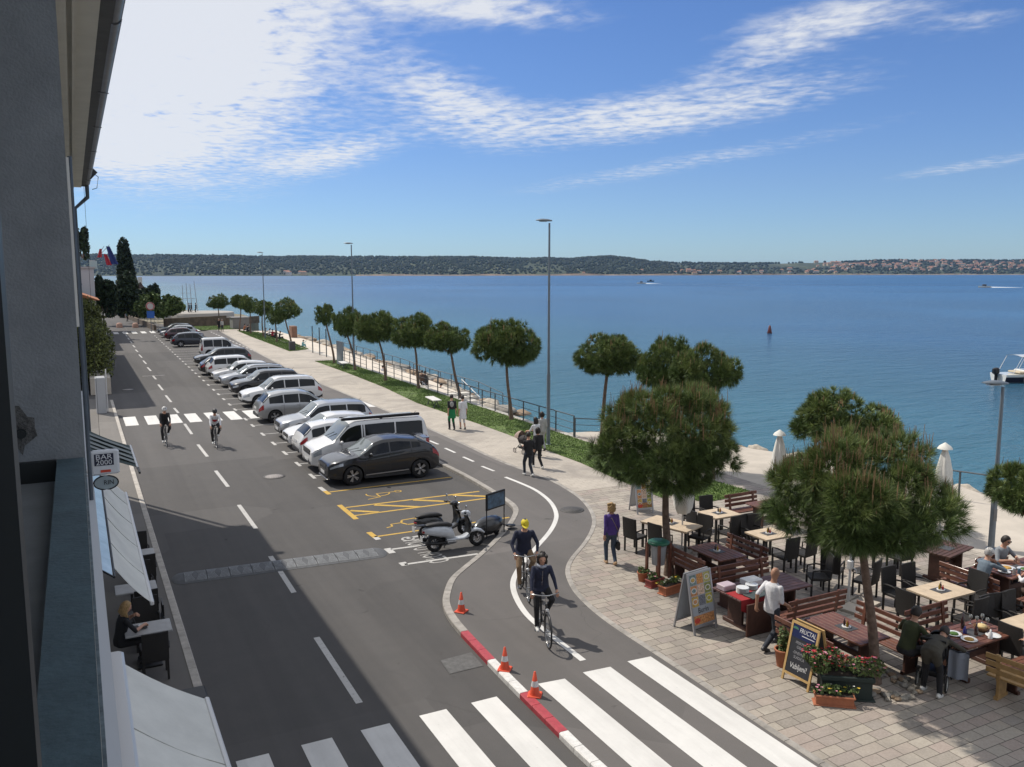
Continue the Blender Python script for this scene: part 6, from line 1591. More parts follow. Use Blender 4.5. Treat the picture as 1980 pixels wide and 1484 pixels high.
railing('second sloping railing nearer the beach steps', [(24.6, 66, -.6), (26.8, 58, -1.3), (27.6, 55.5, -1.9)], .95, (1., .5))
railing('thin railing at the right edge of the platform', [(25.6, 20.5, .1), (27.4, 16.2, .1), (26.8, 12., .1)], 1.0, (1.,), step=2.2)
# ---- beach steps, stones, benches, bins
for k in range(5):
    pass
t = thing('beach_steps', 'white concrete steps from the walkway down to the beach', 'steps', (RAILX + .2, 55.4, 0))
for k in range(5):
    b = MB(); b.box((1.9, -.35 - k * .62, -.80 - k * .19), (3.6, .60, .34 + .0), ch=.02); b.obj('step', M('step_white', (.60, .57, .51), .85, var=.12, vs=2), t)
b = MB(); b.tube([(.4, .2, .25), (.4, -2.9, -.65)], .03, 6); b.tube([(3.4, .2, .25), (3.4, -2.9, -.65)], .03, 6)
for x in (.4, 3.4):
    for y, z0, z1 in ((.1, -.7, .22), (-2.8, -1.7, -.62)): b.tube([(x, y, z0), (x, y, z1)], .025, 6)
b.obj('handrail', M('rail_white', (.6, .6, .6), .5), t)
m_rock = [M('shore_rock_%s' % k, c, .9, var=.35, vs=3, bump=.8, bs=8) for k, c in (('tan', (.30, .22, .15)), ('grey', (.25, .235, .21)), ('pale', (.38, .34, .28)))]
def rock_mesh(seed):
    g = random.Random(seed); b = MB(); b.ball((0, 0, 0), (1, 1, .62), 14, 9)
    ph = [g.uniform(0, 6) for _ in range(6)]
    b.v = [tuple(Vector(v) * (1 + .16 * math.sin(3 * v[0] + ph[0]) * math.sin(2.6 * v[1] + ph[1]) + .12 * math.sin(5 * v[2] + 4 * v[0] + ph[2]) + .07 * math.sin(9 * v[1] + ph[3]))) for v in b.v]
    return b.mesh('rock', m_rock[seed % 3])
rks = [rock_mesh(i) for i in range(6)]
pe = resample([(24.6, 34.6), (26.0, 30.8), (26.6, 28), (27.9, 25), (28.6, 19.5), (27.5, 15.6), (27.0, 8)], .62)
for i, (x, y) in enumerate(pe):
    for j in range(2):
        o = link_mesh('rock', rks[(i * 2 + j) % 6], None, (x + rng.uniform(-.1, .5) + j * .8, y + rng.uniform(-.3, .3), rng.uniform(-.55, -.1) - j * .75), rng.uniform(0, 6)); k = rng.uniform(.32, .62); o.scale = (k * rng.uniform(.8, 1.3), k, k)
        tag(o, 'tan and grey boulder at the edge of the pale platform', 'rock', 'boulders along the platform edge')
for i in range(110):
    y = 52 + (i / 110) * 76; x = np.interp(y, [50, 60, 73, 97, 128], [25.0, 25.3, 26.4, 26.8, 27.3]) + rng.uniform(0, 2.6)
    o = link_mesh('rock', rks[i % 6], None, (x, y + rng.uniform(-.4, .4), shore_z(x, y) + .15), rng.uniform(0, 6)); k = rng.uniform(.35, .9); o.scale = (k * rng.uniform(.9, 1.5), k, k * .8)
    tag(o, 'boulder on the shore below the walkway', 'rock', 'boulders below the walkway')
def slab_bench(label, px, ang, L_=1.7):
    t = thing('bench', label, 'bench', G(*px, .12), ang, 'white benches on the grass'); b = MB(); b.box((0, 0, .45), (L_, .5, .06), ch=.01); b.obj('seat', M('bench_white', (.62, .61, .58), .6), t)
    for x in (-L_ * .38, L_ * .38): b = MB(); b.bar((x, -.18, 0), (x, .0, .42), .04, .04); b.bar((x, .18, 0), (x, 0, .42), .04, .04); b.obj('leg', m_rail, t)
slab_bench('white slab bench on bare grass behind the strolling couple', (838, 786), PI / 2 - .1); slab_bench('white slab bench next to the grey board', (664, 712), PI / 2 - .1)
t = tag(MB().box((0, 0, 1.0), (.12, 1.7, 2.0), ch=.02).obj('information_board', M('board_grey', (.20, .235, .27), .5), None, G(658, 706, .1)), 'grey board standing on the grass behind the small pine', 'board')
t = tag(MB().box((0, 0, .45), (.55, .55, .9), ch=.03).obj('waste_bin', M('bin_dark', (.045, .045, .05), .6), None, G(565, 678, .1)), 'dark square bin at the foot of a far pine', 'bin')
t = tag(MB().box((0, 0, .75), (.7, 1.6, 1.5), ch=.03).obj('changing_cabin', M('cabin_brown', (.22, .12, .08), .8, var=.2, vs=3), None, Vector((25.4, 113, -.62))), 'small brown cabin at the sea edge of the walkway', 'cabin')
for k, (px, h) in enumerate((((605, 683), 2.6), ((618.5, 687), 2.6), ((631.5, 691), 2.6))):
    t = tag(MB().tube([(0, 0, 0), (0, 0, h)], .05, 8).obj('net_post', m_rail, None, G(*px, .1)), 'tall thin post, one of three in a row on the promenade edge', 'post', 'three thin posts')
# ================================================================== THE TERRACE
ZT = .104
m_wick = M('dark_wicker', (.016, .014, .013), .7, var=.3, vs=60, bump=.6, bs=90); m_lwood = M('pale_table_top', (.50, .40, .285), .65, var=.14, vs=5)
m_inset = M('slate_inset', (.06, .06, .062), .55); m_rwood = M('red_brown_wood', (.135, .052, .032), .55, var=.35, vs=7, coat=.15); m_rwood2 = M('dark_brown_wood', (.075, .034, .024), .6, var=.3, vs=7)
m_ywood = M('yellow_wood', (.36, .22, .085), .6, var=.25, vs=8); m_terra = M('terracotta', (.36, .13, .065), .8, var=.15, vs=8)
m_china = M('white_china', (.68, .68, .66), .25, coat=.5); m_food = M('food_mix', (.45, .26, .06), .7, var=.7, vs=45); m_salad = M('salad', (.06, .14, .02), .7, var=.6, vs=50)
m_bottle = M('dark_bottle', (.03, .012, .012), .15, coat=.8); m_tumbler = M('glass_clear', (.55, .58, .58), .05, trans=.75); m_pap = M('paper_white', (.68, .68, .68), .8)
def chair(label, x, y, rz, group='dark wicker chairs of the terrace'):
    if not chair_proto: 
        t = thing('wicker_chair', label, 'chair', (x, y, ZT), rz, group); w, d = .47, .46
        b = MB(); b.box((0, 0, .42), (w, d, .07), ch=.015); b.obj('seat', m_wick, t)
        b = MB(); rows = [[(sx * w / 2, -d / 2 - .05 * (z - .42) / .55 - .02 * (1 - sx * sx) + .015, z) for sx in (-1, -.5, 0, .5, 1)] for z in (.42, .6, .8, .99)]
        b.grid(rows, 0, True); b.grid([[(p[0], p[1] - .035, p[2]) for p in r] for r in rows], 0, True, flip=True); b.strip(rows[-1], [(p[0], p[1] - .035, p[2]) for p in rows[-1]])
        for i in (0, -1): b.strip([r[i] for r in rows], [(r[i][0], r[i][1] - .035, r[i][2]) for r in rows])
        b.obj('backrest', m_wick, t)
        for sx in (-1, 1):
            for sy in (-1, 1): b = MB(); b.bar((sx * (w / 2 - .025), sy * (d / 2 - .025), 0), (sx * (w / 2 - .025), sy * (d / 2 - .025), .40), .04, .04); b.obj('leg', m_wick, t)
            b = MB(); b.tube([(sx * w / 2, -d / 2, .64), (sx * (w / 2 + .02), 0, .66), (sx * w / 2, d / 2 - .04, .63), (sx * w / 2, d / 2 - .03, .42)], .02, 6); b.obj('armrest', m_wick, t)
        chair_proto.append(t); return t
    return dup(chair_proto[0], (x, y, ZT), rz, label, group)
chair_proto = []
N_, S_, E_, W_f = PI, 0., PI / 2, -PI / 2      # chair standing north of its table looks south, and so on
def caddy(label, p, tall=True):
    t = thing('condiment_set', label, 'condiments', p, rng.uniform(0, 3), 'condiment sets on the tables')
    b = MB(); b.lathe([(.085, 0), (.09, .02), (.08, .02)], 14); b.obj('tray', m_china, t)
    for i, (mm, h) in enumerate(((m_bottle, .17), (M('oil_bottle', (.28, .18, .02), .15), .15), (M('sauce_red', (.35, .02, .02), .3), .12))):
        a = i * 2.1; b = MB(); b.lathe([(.022, .015), (.024, h * .6), (.010, h * .75), (.010, h), (.001, h)], 10, (.04 * math.cos(a), .04 * math.sin(a), 0)); b.obj('bottle', mm, t)
def ltable(label, x, y, L_=.95, W_=.8, rz=0., cad=None):
    t = thing('terrace_table', label, 'table', (x, y, ZT), rz, 'pale topped terrace tables')
    b = MB()
    for i in range(4): b.box(((i - 1.5) * L_ / 4, 0, .735), (L_ / 4 - .004, W_, .035)); 
    b.box((0, 0, .705), (L_ - .06, W_ - .06, .03)); top = b.obj('tabletop', m_lwood, t)
    b = MB(); b.box((0, 0, .755), (.36, .30, .006)); b.obj('inset', m_inset, top)
    for sx in (-1, 1):
        for sy in (-1, 1): b = MB(); b.box((sx * (L_ / 2 - .06), sy * (W_ / 2 - .06), .345), (.055, .055, .69)); b.obj('leg', m_wick, t)
    if cad: caddy(cad, (x, y, ZT + .76))
def ptable(label, x, y, L_, W_, rz=0., mat=None, cad=None):
    """wooden table, boards along local X"""
    mat = mat or m_rwood; t = thing('wooden_table', label, 'table', (x, y, ZT), rz, 'red brown wooden tables'); n = 7
    b = MB()
    for i in range(n): b.box((0, (i - (n - 1) / 2) * W_ / n, .75), (L_, W_ / n - .012, .04), ch=.005)
    b.box((-L_ * .32, 0, .715), (.08, W_ * .92, .03)); b.box((L_ * .32, 0, .715), (.08, W_ * .92, .03)); top = b.obj('tabletop', mat, t)
    b = MB(); b.box((0, 0, .774), (.34, .30, .006)); b.obj('inset', m_inset, top)
    for sx in (-1, 1): b = MB(); b.box((sx * L_ * .36, 0, .36), (.07, W_ * .5, .68), ch=.01); b.box((sx * L_ * .36, 0, .05), (.09, W_ * .82, .09), ch=.01); b.obj('trestle', m_rwood2, t)
    b = MB(); b.box((0, 0, .34), (L_ * .7, .05, .12)); b.obj('stretcher', m_rwood2, t)
    if cad: caddy(cad, (x, y, ZT + .78))
def bench(label, x, y, L_, rz=0., mat=None, back=True):
    """seat along local X, backrest on the -Y side"""
    mat = mat or m_rwood; t = thing('wooden_bench', label, 'bench', (x, y, ZT), rz, 'wooden benches of the terrace'); b = MB()
    for i in range(4): b.box((0, -.16 + i * .11, .43), (L_, .098, .035), ch=.005)
    b.obj('seat', mat, t)
    for sx in (-1, 1): b = MB(); b.box((sx * L_ * .38, 0, .20), (.06, .30, .41), ch=.01); b.box((sx * L_ * .38, 0, .03), (.07, .40, .06)); b.obj('support', m_rwood2 if mat is m_rwood else mat, t)
    if back:
        b = MB()
        for z in (.56, .70, .84): b.box((0, -.235 - (z - .5) * .16, z), (L_, .03, .095), ch=.006)
        for sx in (-.36, .36): b.bar((sx * L_, -.205, .38), (sx * L_, -.275, .90), .07, .035)
        b.obj('backrest', mat, t)
pT = 'pale wood table '
ltable(pT + 'turned askew left of the bushy pine trunk', 14.5, 18.6, .85, 1.5, R(20), 'condiments on the askew pale table')
ltable(pT + 'nearest the lawn behind the closed parasol', 16.4, 18.8, .95, .82, 0, 'condiments on the pale table nearest the lawn')
ltable(pT + 'in the middle left of the big pine crown', 16.25, 16.65, .95, .82, 0, 'condiments on the pale table beside the big pine crown')
ltable(pT + 'between the green shirt diner and the capped diner', 16.65, 11.8, 1.2, .82, 0, 'condiments on the pale table by the green shirt diner')
ltable(pT + 'cut by the right edge of the view', 16.95, 9.75, 1.5, .84)
ltable(pT + 'hidden in shade behind the big pine crown', 18.6, 15.2, .95, .82)
cl = 'dark wicker chair '
for a in [('left of the askew table, its back to the promenade', 13.55, 18.95, W_f + .25), ('second along the left side of the askew table', 13.85, 18.2, W_f + .25), ('right of the askew table beside the parasol pole', 15.1, 18.1, E_ + .35),
          ('far side of the lawn table, left one', 16.12, 19.6, N_), ('far side of the lawn table, right one', 16.72, 19.55, N_ - .1), ('left end of the lawn table', 15.6, 18.75, W_f), ('near side of the lawn table, left one', 16.08, 18.0, S_ + .1), ('near side of the lawn table, right one', 16.72, 17.95, S_ - .1),
          ('far side of the middle pale table', 16.45, 17.45, N_), ('near side of the middle pale table, left one', 16.0, 15.8, S_), ('near side of the middle pale table, right one', 16.6, 15.75, S_ + .15), ('alone under the big pine behind its trunk', 15.6, 14.3, R(60)), ('second under the big pine behind its trunk', 16.4, 13.6, R(20)), ('third under the big pine, facing the sea', 16.3, 14.5, R(-60)),
          ('far side of the table by the green shirt diner, left one', 16.35, 12.65, N_), ('far side of the table by the green shirt diner, right one', 16.95, 12.6, N_), ('left end of the table by the green shirt diner', 15.7, 11.75, W_f), ('near side of the table by the green shirt diner, left one', 16.45, 11.0, S_), ('near side of the table by the green shirt diner, right one', 17.1, 11.05, S_ - .2), ('right end of the table by the green shirt diner', 17.65, 11.8, E_),
          ('far side of the table at the right edge, left one', 16.7, 10.5, N_), ('far side of the table at the right edge, right one', 17.35, 10.45, N_), ('left end of the table at the right edge', 15.95, 9.6, W_f), ('beside the hidden shaded table, near side', 18.6, 14.4, S_), ('beside the hidden shaded table, left end', 17.8, 15.2, W_f)]:
    chair(cl + a[0], *a[1:])
rT = 'red brown slatted table '
ptable(rT + 'between the two benches right of the bushy pine trunk', 14.0, 16.1, 1.25, .86, PI / 2, None, 'condiments on the slatted table by the bushy pine')
bench('red brown bench left of the slatted table, against the bushy pine trunk', 13.3, 16.1, 1.5, -PI / 2); bench('red brown bench right of the slatted table by the bushy pine', 14.75, 16.15, 1.5, PI / 2)
ptable('long purple brown slatted table carrying a pile of crockery', 13.3, 13.75, 2.1, .92, 0., M('purple_wood', (.105, .052, .048), .55, var=.25, vs=7))
bench('dark bench on the far side of the crockery table', 13.7, 14.65, 1.8, PI); bench('dark bench on the near side of the crockery table behind the bald man', 13.75, 12.85, 1.7, 0.)
ptable(rT + 'with a sauce set beside the chalkboard', 13.17, 11.3, 1.4, .82, PI / 2, None, 'condiments on the slatted table beside the chalkboard')
bench('red brown bench between the chalkboard table and the green shirt diner', 14.0, 11.15, 1.75, PI / 2); bench('dark bench hidden behind the chalkboard', 12.45, 11.45, 1.5, -PI / 2)
ptable('slatted table laid with plates, bottles and glasses', 15.15, 10.0, 1.45, .82); bench('low bench without back where the child sits', 15.6, 9.15, 1.5, 0., None, False); bench('dark bench behind the laid table', 15.3, 10.85, 1.3, PI)
bench('yellow wood bench with slatted back at the bottom right corner', 14.75, 8.5, 1.5, -PI / 2 + .15, m_ywood)
ptable('wooden table where the two men and the woman in a vest eat', 19.55, 11.9, 1.7, .82); bench('bench under the man in the white cap', 18.30, 12.1, 1.5, -PI / 2); bench('bench under the woman in the white vest', 19.2, 11.0, 1.5, 0., None, False); bench('bench under the man in sunglasses', 19.8, 12.65, 1.5, PI, None, False)
p = G(1830, 1062, .85); ptable('dark wooden table at the platform edge behind the capped diner', p.x, p.y, 1.3, .8, .2, m_rwood2); bench('dark bench beside the table at the platform edge', p.x + .2, p.y - .8, 1.3, 0.)
p = G(1468, 985, .75); ptable('wooden table at the lawn end half hidden by the big pine', p.x + .4, p.y, 1.2, .8); bench('wooden bench with its back to the lawn by the half hidden table', p.x + .2, p.y + .75, 1.3, PI)
# crockery pile
q = 'crockery on the long table'
def ctub(label, x, y, z, w, d, h, mat, name='plastic_tub', cat='tub'): tag(MB().box((0, 0, h / 2), (w, d, h), ch=.012).obj(name, mat, None, (x, y, ZT + z), rng.uniform(-.2, .2)), label, cat)
def stack(label, x, y, n, r):
    b = MB()
    for i in range(n): b.lathe([(r * .6, i * .022), (r, i * .022 + .022), (r * .95, i * .022 + .026), (r * .5, i * .022 + .012)], 20)
    tag(b.obj('plate_stack', m_china, None, (x, y, ZT + .775)), label, 'plates')
stack('taller stack of white plates on the crockery table', 12.6, 13.62, 6, .14); stack('shorter stack of white plates on the crockery table', 12.95, 13.72, 5, .14)
ctub('white lidded box beside the plate stacks', 13.15, 13.95, .775, .42, .3, .13, m_pap); ctub('pale pink tub behind the plate stacks', 12.45, 13.98, .775, .34, .26, .12, M('tub_pink', (.45, .36, .40), .5))
tag(MB().box((0, 0, 0), (.44, .30, .03), ch=.006).obj('dark_tray', M('tray_green', (.045, .06, .058), .6), None, (12.72, 13.36, ZT + .80), .1), 'dark green tray at the near corner of the crockery table, left one', 'tray')
tag(MB().box((0, 0, 0), (.44, .30, .03), ch=.006).obj('dark_tray', M('tray_green', (.045, .06, .058), .6), None, (13.16, 13.40, ZT + .80), .1), 'dark green tray at the near edge of the crockery table, right one', 'tray')
b = MB(); m_rcl = M('red_cloth', (.30, .018, .022), .85)
rows = [[(-.62 + i * .12, -.0 - .02 * math.sin(i * 1.7) * (j / 3), .0 - j * .075 * (1.0 + .35 * math.sin(i * .9))) for i in range(11)] for j in range(4)]; b.grid(rows); b.grid([[(x, y + .006, z) for x, y, z in r] for r in rows], 0, True, flip=True)
b.poly([(-.62, 0, .004), (.58, 0, .004), (.58, .5, .004), (-.62, .5, .004)]); tag(b.obj('tablecloth', m_rcl, None, (12.88, 13.27, ZT + .778)), 'red cloth hanging off the near side of the crockery table', 'tablecloth')
b = MB(); b.box((0, 0, .36), (.8, .04, .70)); tag(b.obj('serving_stand', m_rwood2, None, (12.72, 13.16, ZT)), 'dark wooden panel standing below the crockery trays', 'stand')
# laid table
def plate(label, x, y, r, food=None, dz=.775):
    t = thing('plate', label, 'plate', (x, y, ZT + dz)); b = MB(); b.lathe([(r * .6, 0), (r, .018), (r * .97, .022), (r * .6, .008), (.001, .008)], 20); b.obj('dish', m_china, t)
    if food: b = MB(); b.ball((0, 0, .014), (r * .62, r * .55, .025), 12, 6); b.obj('food', food, t)
plate('plate of green salad in front of the green shirt diner', 14.75, 10.12, .15, m_salad); plate('plate of food in front of the bending person', 14.78, 9.82, .15, m_food); plate('empty white plate with cutlery on the laid table', 15.35, 9.72, .14)
def bottle(label, x, y, h, mat, r=.036, dz=.775, name='bottle'):
    tag(MB().lathe([(r, 0), (r, h * .6), (r * .4, h * .75), (r * .4, h), (.001, h)], 14).obj(name, mat, None, (x, y, ZT + dz)), label, 'bottle')
bottle('dark wine bottle standing on the laid table', 15.15, 10.22, .31, m_bottle); bottle('brown beer bottle beside the wine bottle', 15.1, 9.9, .24, m_bottle); bottle('white squeeze bottle at the near edge of the laid table', 15.2, 9.68, .17, m_pap, .04); bottle('short dark blue bottle by the salad plate', 14.98, 10.05, .14, M('bottle_blue', (.02, .02, .12), .2))
for i, (x, y) in enumerate(((15.55, 10.2), (15.65, 10.05), (15.75, 10.22), (15.5, 10.3))):
    t = tag(MB().lathe([(.03, 0), (.008, .008), (.006, .08), (.035, .12), (.03, .18), (.026, .18), (.03, .12), (.001, .085)], 14).obj('wine_glass', m_tumbler, None, (x, y, ZT + .775)), 'clear stemmed glass among the bottles of the laid table', 'glass', 'glasses on the laid table')
t = thing('bread_basket', 'wicker basket of bread on the laid table', 'basket', (15.4, 10.0, ZT + .775)); b = MB(); b.lathe([(.10, 0), (.15, .08), (.14, .08), (.09, .01)], 16); b.obj('basket', M('basket_brown', (.14, .07, .03), .8), t); b = MB(); b.ball((0, 0, .08), (.11, .10, .05), 10, 7); b.obj('bread', M('bread', (.55, .42, .2), .8, var=.3, vs=25), t)
plate('big platter of yellow food between the eating men', 19.25, 12.0, .2, m_food); plate('plate by the man in the white cap', 18.95, 11.85, .14, m_pap); plate('plate of salad before the woman in the vest', 19.55, 11.75, .16, m_salad)
for x, y, c_ in ((19.0, 11.65, m_tumbler), (19.1, 11.6, M('can_blue', (.08, .14, .2), .3, .4))): tag(MB().lathe([(.033, 0), (.033, .13), (.03, .135), (.001, .135)], 14).obj('tumbler', c_, None, (x, y, ZT + .775)), 'drinking glass with clear sides on the eating men table' if c_ is m_tumbler else 'blue can on the eating men table', 'glass' if c_ is m_tumbler else 'can')
# ---- parasols
m_para = M('parasol_cloth', (.66, .65, .60), .9, var=.08, vs=6); m_parp = M('parasol_pole', (.55, .55, .54), .4)
def parasol(label, p, h, w=.26, cap=.22):
    t = thing('closed_parasol', label, 'parasol', p, rng.uniform(0, 3), 'closed white parasols'); b = MB(); n = 20; rows = []
    for u, r in ((0, .62), (.1, .85), (.3, 1.), (.55, .92), (.8, .6), (1, .24)):
        rows.append([(w * r * (1 + .22 * math.cos(5 * a + u * 2)) * math.cos(a), w * r * (1 + .22 * math.cos(5 * a + u * 2)) * math.sin(a), h - .15 - (1 - u) * min(1.5, h - .75)) for a in [2 * PI * k / n for k in range(n)]])
    b.add([q for r in rows for q in r], [[i * n + j, i * n + (j + 1) % n, (i + 1) * n + (j + 1) % n, (i + 1) * n + j] for i in range(5) for j in range(n)], 0, True); b.obj('canopy', m_para, t)
    b = MB(); b.lathe([(cap, h - .17), (cap * .8, h - .10), (cap * .15, h), (.001, h + .02)], 10, wob=.06); b.lathe([(cap, h - .17), (.03, h - .12)], 10, wob=.06, caps=False); b.obj('vent_cap', m_para, t)
    b = MB(); b.tube([(0, 0, 0), (0, 0, h)], .025, 8); b.obj('pole', m_parp, t); b = MB(); b.lathe([(.28, 0), (.28, .06), (.05, .09)], 16); b.obj('base', M('parasol_base', (.30, .29, .27), .8), t)
parasol('closed parasol next to the bushy pine trunk over the askew table', G(1318, 1066, .1), 2.75, .27)
for px, top, lab in ((1508, 832, 'closed parasol on the platform left of the big pine'), (1657, 816, 'closed parasol poking out above the big pine crown'), (1828, 857, 'closed parasol on the platform right of the big pine')):
    p = Vector((0, 0, .1)); v = ray(px, top); t_ = 29. / math.hypot(v.x, v.y) if px < 1800 else 27. / math.hypot(v.x, v.y); p.x, p.y = v.x * t_, v.y * t_; parasol(lab, p, CAMH + v.z * t_ - .1, .22, .21)
t = thing('parasol_stand', 'white crank parasol stand weighted with four paving slabs', 'parasol stand', G(1640, 1168, .1), .2); b = MB()
for sx in (-1, 1):
    for sy in (-1, 1): b = MB(); b.box((sx * .27, sy * .27, .035), (.5, .5, .07), ch=.008); b.obj('slab', m_conc, t)
b = MB(); b.tube([(0, 0, 0), (0, 0, 2.6)], .03, 8); b.box((0, 0, .95), (.12, .12, .22), ch=.02); b.tube([(0, -.06, .9), (0, -.14, .88), (.02, -.16, .78)], .012, 6); b.obj('mast', m_parp, t)
# ---- boards
def aframe(name, label, p, rz, w, h, lean, fr, face, paint_fn):
    t = thing(name, label, 'sign', p, rz); 
    for sg in (-1, 1):
        T = Matrix.Translation((0, sg * .30, 0)) @ Matrix.Rotation(sg * lean, 4, 'X'); b = MB(); e = .045
        for x in (-1, 1): b.box((x * (w / 2 - e / 2), 0, h / 2), (e, .03, h), T=T)
        b.box((0, 0, h - e / 2), (w - 2 * e, .03, e), T=T); b.box((0, 0, .16), (w - 2 * e, .03, e), T=T); b.obj('frame', fr, t)
        b = MB(); b.box((0, 0, (h + .14) / 2), (w - 2 * e, .016, h - .14 - 2 * e), T=T); b.obj('panel', face, t)
        if sg < 0: paint_fn(t, T, w - 2 * e, .19, h - e)
    b = MB(); b.bar((w / 2 - .02, -.22, .5), (w / 2 - .02, .22, .5), .012, .012); b.obj('brace', fr, t); return t
def food_poster(t, T, w, z0, z1, words=None, strip=True):
    tones = [(.45, .30, .08), (.16, .17, .20), (.40, .36, .06), (.50, .24, .10), (.55, .40, .30), (.20, .22, .06), (.15, .22, .22), (.52, .25, .08), (.38, .36, .12)]; H_ = z1 - z0; F = lambda x, z: T @ Vector((x, -.0095, z)); b = MB(); i = 0; g = random.Random(3)
    mats_ = [M('print_%d' % k, c, .6, var=.75, vs=34) for k, c in enumerate(tones)] + [M('print_dish', (.60, .60, .58), .6), M('print_red', (.5, .06, .04), .6, var=.6, vs=40)]
    top = z0 + (H_ * .36 if words else 0)
    for r in range(3):
        zz0 = top + (z1 - top) * (r / 3) + .008; zz1 = top + (z1 - top) * ((r + 1) / 3) - .008
        for c in range(3):
            x0 = -w / 2 + w * c / 3 + .008; x1 = x0 + w / 3 - .016; b.poly([F(x0, zz0), F(x1, zz0), F(x1, zz1), F(x0, zz1)], i % 9); cx, cz = (x0 + x1) / 2, (zz0 + zz1) / 2; rr = min(x1 - x0, zz1 - zz0) * .42
            if i % 3 != 1: b.poly([T @ Vector((cx + rr * math.cos(a), -.0102, cz + rr * .75 * math.sin(a))) for a in [2 * PI * k / 14 for k in range(14)]], 9); b.poly([T @ Vector((cx + rr * .72 * math.cos(a), -.0108, cz + rr * .52 * math.sin(a))) for a in [2 * PI * k / 12 for k in range(12)]], (i * 4 + 3) % 9)
            i += 1
    if strip: b.poly([F(-w / 2 + .008, z0 + .01), F(w / 2 - .008, z0 + .01), F(w / 2 - .008, z0 + H_ * .19), F(-w / 2 + .008, z0 + H_ * .19)], 3); b.poly([T @ Vector((-w * .33 + .09 * math.cos(a), -.0102, z0 + H_ * .09 + .06 * math.sin(a))) for a in [2 * PI * k / 12 for k in range(12)]], 10)
    b.obj('poster', mats_, t)
    if words: b = MB(); text_mesh(b, words, .17, T @ Matrix.Translation((.0, -.0105, z0 + H_ * .275)) @ Matrix.Rotation(PI / 2, 4, 'X'), 0, .9, .0008); b.obj('lettering', M('print_black', (.02, .02, .022), .6), t)
m_alf = M('aluminium_frame', (.42, .43, .45), .4, .6)
a, q = G(1338, 1232, .1), G(1391, 1213, .1); mid_ = (a + q) / 2; rz1 = math.atan2((q - a).y, (q - a).x)
aframe('menu_board', 'silver framed menu board with food photos and the name Burin', mid_ + Vector((-math.sin(rz1), math.cos(rz1), 0)) * .3, rz1, .74, 1.32, .20, m_alf, M('poster_grey', (.33, .36, .40), .5), lambda t, T, w, z0, z1: food_poster(t, T, w, z0, z1, 'Burin'))
p = G(1272, 1003, .1); aframe('menu_board', 'smaller menu board of food photos beyond the askew table', p + Vector((0, .9, 0)), R(-8), .6, 1.15, .2, m_alf, M('poster_white', (.5, .5, .5), .5), lambda t, T, w, z0, z1: food_poster(t, T, w, z0, z1, None))
def chalk(t, T, w, z0, z1):
    H_ = z1 - z0; F = lambda x, z, o=-.0095: T @ Vector((x, o, z)); b = MB(); b.poly([F(-w / 2, z1 - H_ * .27), F(w / 2, z1 - H_ * .27), F(w / 2, z1), F(-w / 2, z1)]); b.obj('blue_band', M('band_blue', (.008, .015, .07), .5), t)
    def put(s_, size, x, z, mat, sx=1., sh=0., rot=0.): b = MB(); text_mesh(b, s_, size, T @ Matrix.Translation((x, -.0106, z)) @ Matrix.Rotation(PI / 2, 4, 'X') @ Matrix.Rotation(rot, 4, 'Z'), 0, sx, .0006, 'CENTER', sh); b.obj('lettering', mat, t)
    cw_ = M('chalk_white', (.62, .62, .62), .9); cg = M('chalk_faint', (.30, .30, .32), .9)
    put('FRUCTAL', .125, .07, z1 - H_ * .10, cw_, .72, .15); b = MB(); b.poly([F(-.05, z1 - H_ * .20, -.0104), F(w / 2 - .04, z1 - H_ * .20, -.0104), F(w / 2 - .04, z1 - H_ * .185, -.0104), F(-.05, z1 - H_ * .185, -.0104)]); b.obj('underline', cw_, t)
    b = MB(); b.poly([F(-w * .38 + .07 * math.cos(a), z1 - H_ * .105 + .05 * math.sin(a), -.0104) for a in np.linspace(0, PI, 9)]); b.obj('emblem', M('emblem_green', (.05, .16, .10), .6), t)
    put('-PREKMURSKA', .075, .02, z1 - H_ * .36, cg, .78); put('GIBANICA', .075, .03, z1 - H_ * .45, cg, .85); put('-DNEVNA', .075, -.04, z1 - H_ * .57, cg, .85); put('SLADICA', .075, -.02, z1 - H_ * .66, cg, .85); put('Vabljeni!', .15, .0, z1 - H_ * .84, cw_, .78, .2, .06)
a, q = G(1512, 1312, .1), G(1562, 1339, .1); mid_ = (a + q) / 2; rz1 = math.atan2((q - a).y, (q - a).x)
aframe('chalkboard', 'wood framed chalkboard with a blue band and handwritten menu', mid_ + Vector((-math.sin(rz1), math.cos(rz1), 0)) * .3, rz1, .66, 1.15, .22, M('pine_frame', (.46, .30, .12), .6, var=.15, vs=10), M('chalk_black', (.018, .02, .026), .7), chalk)
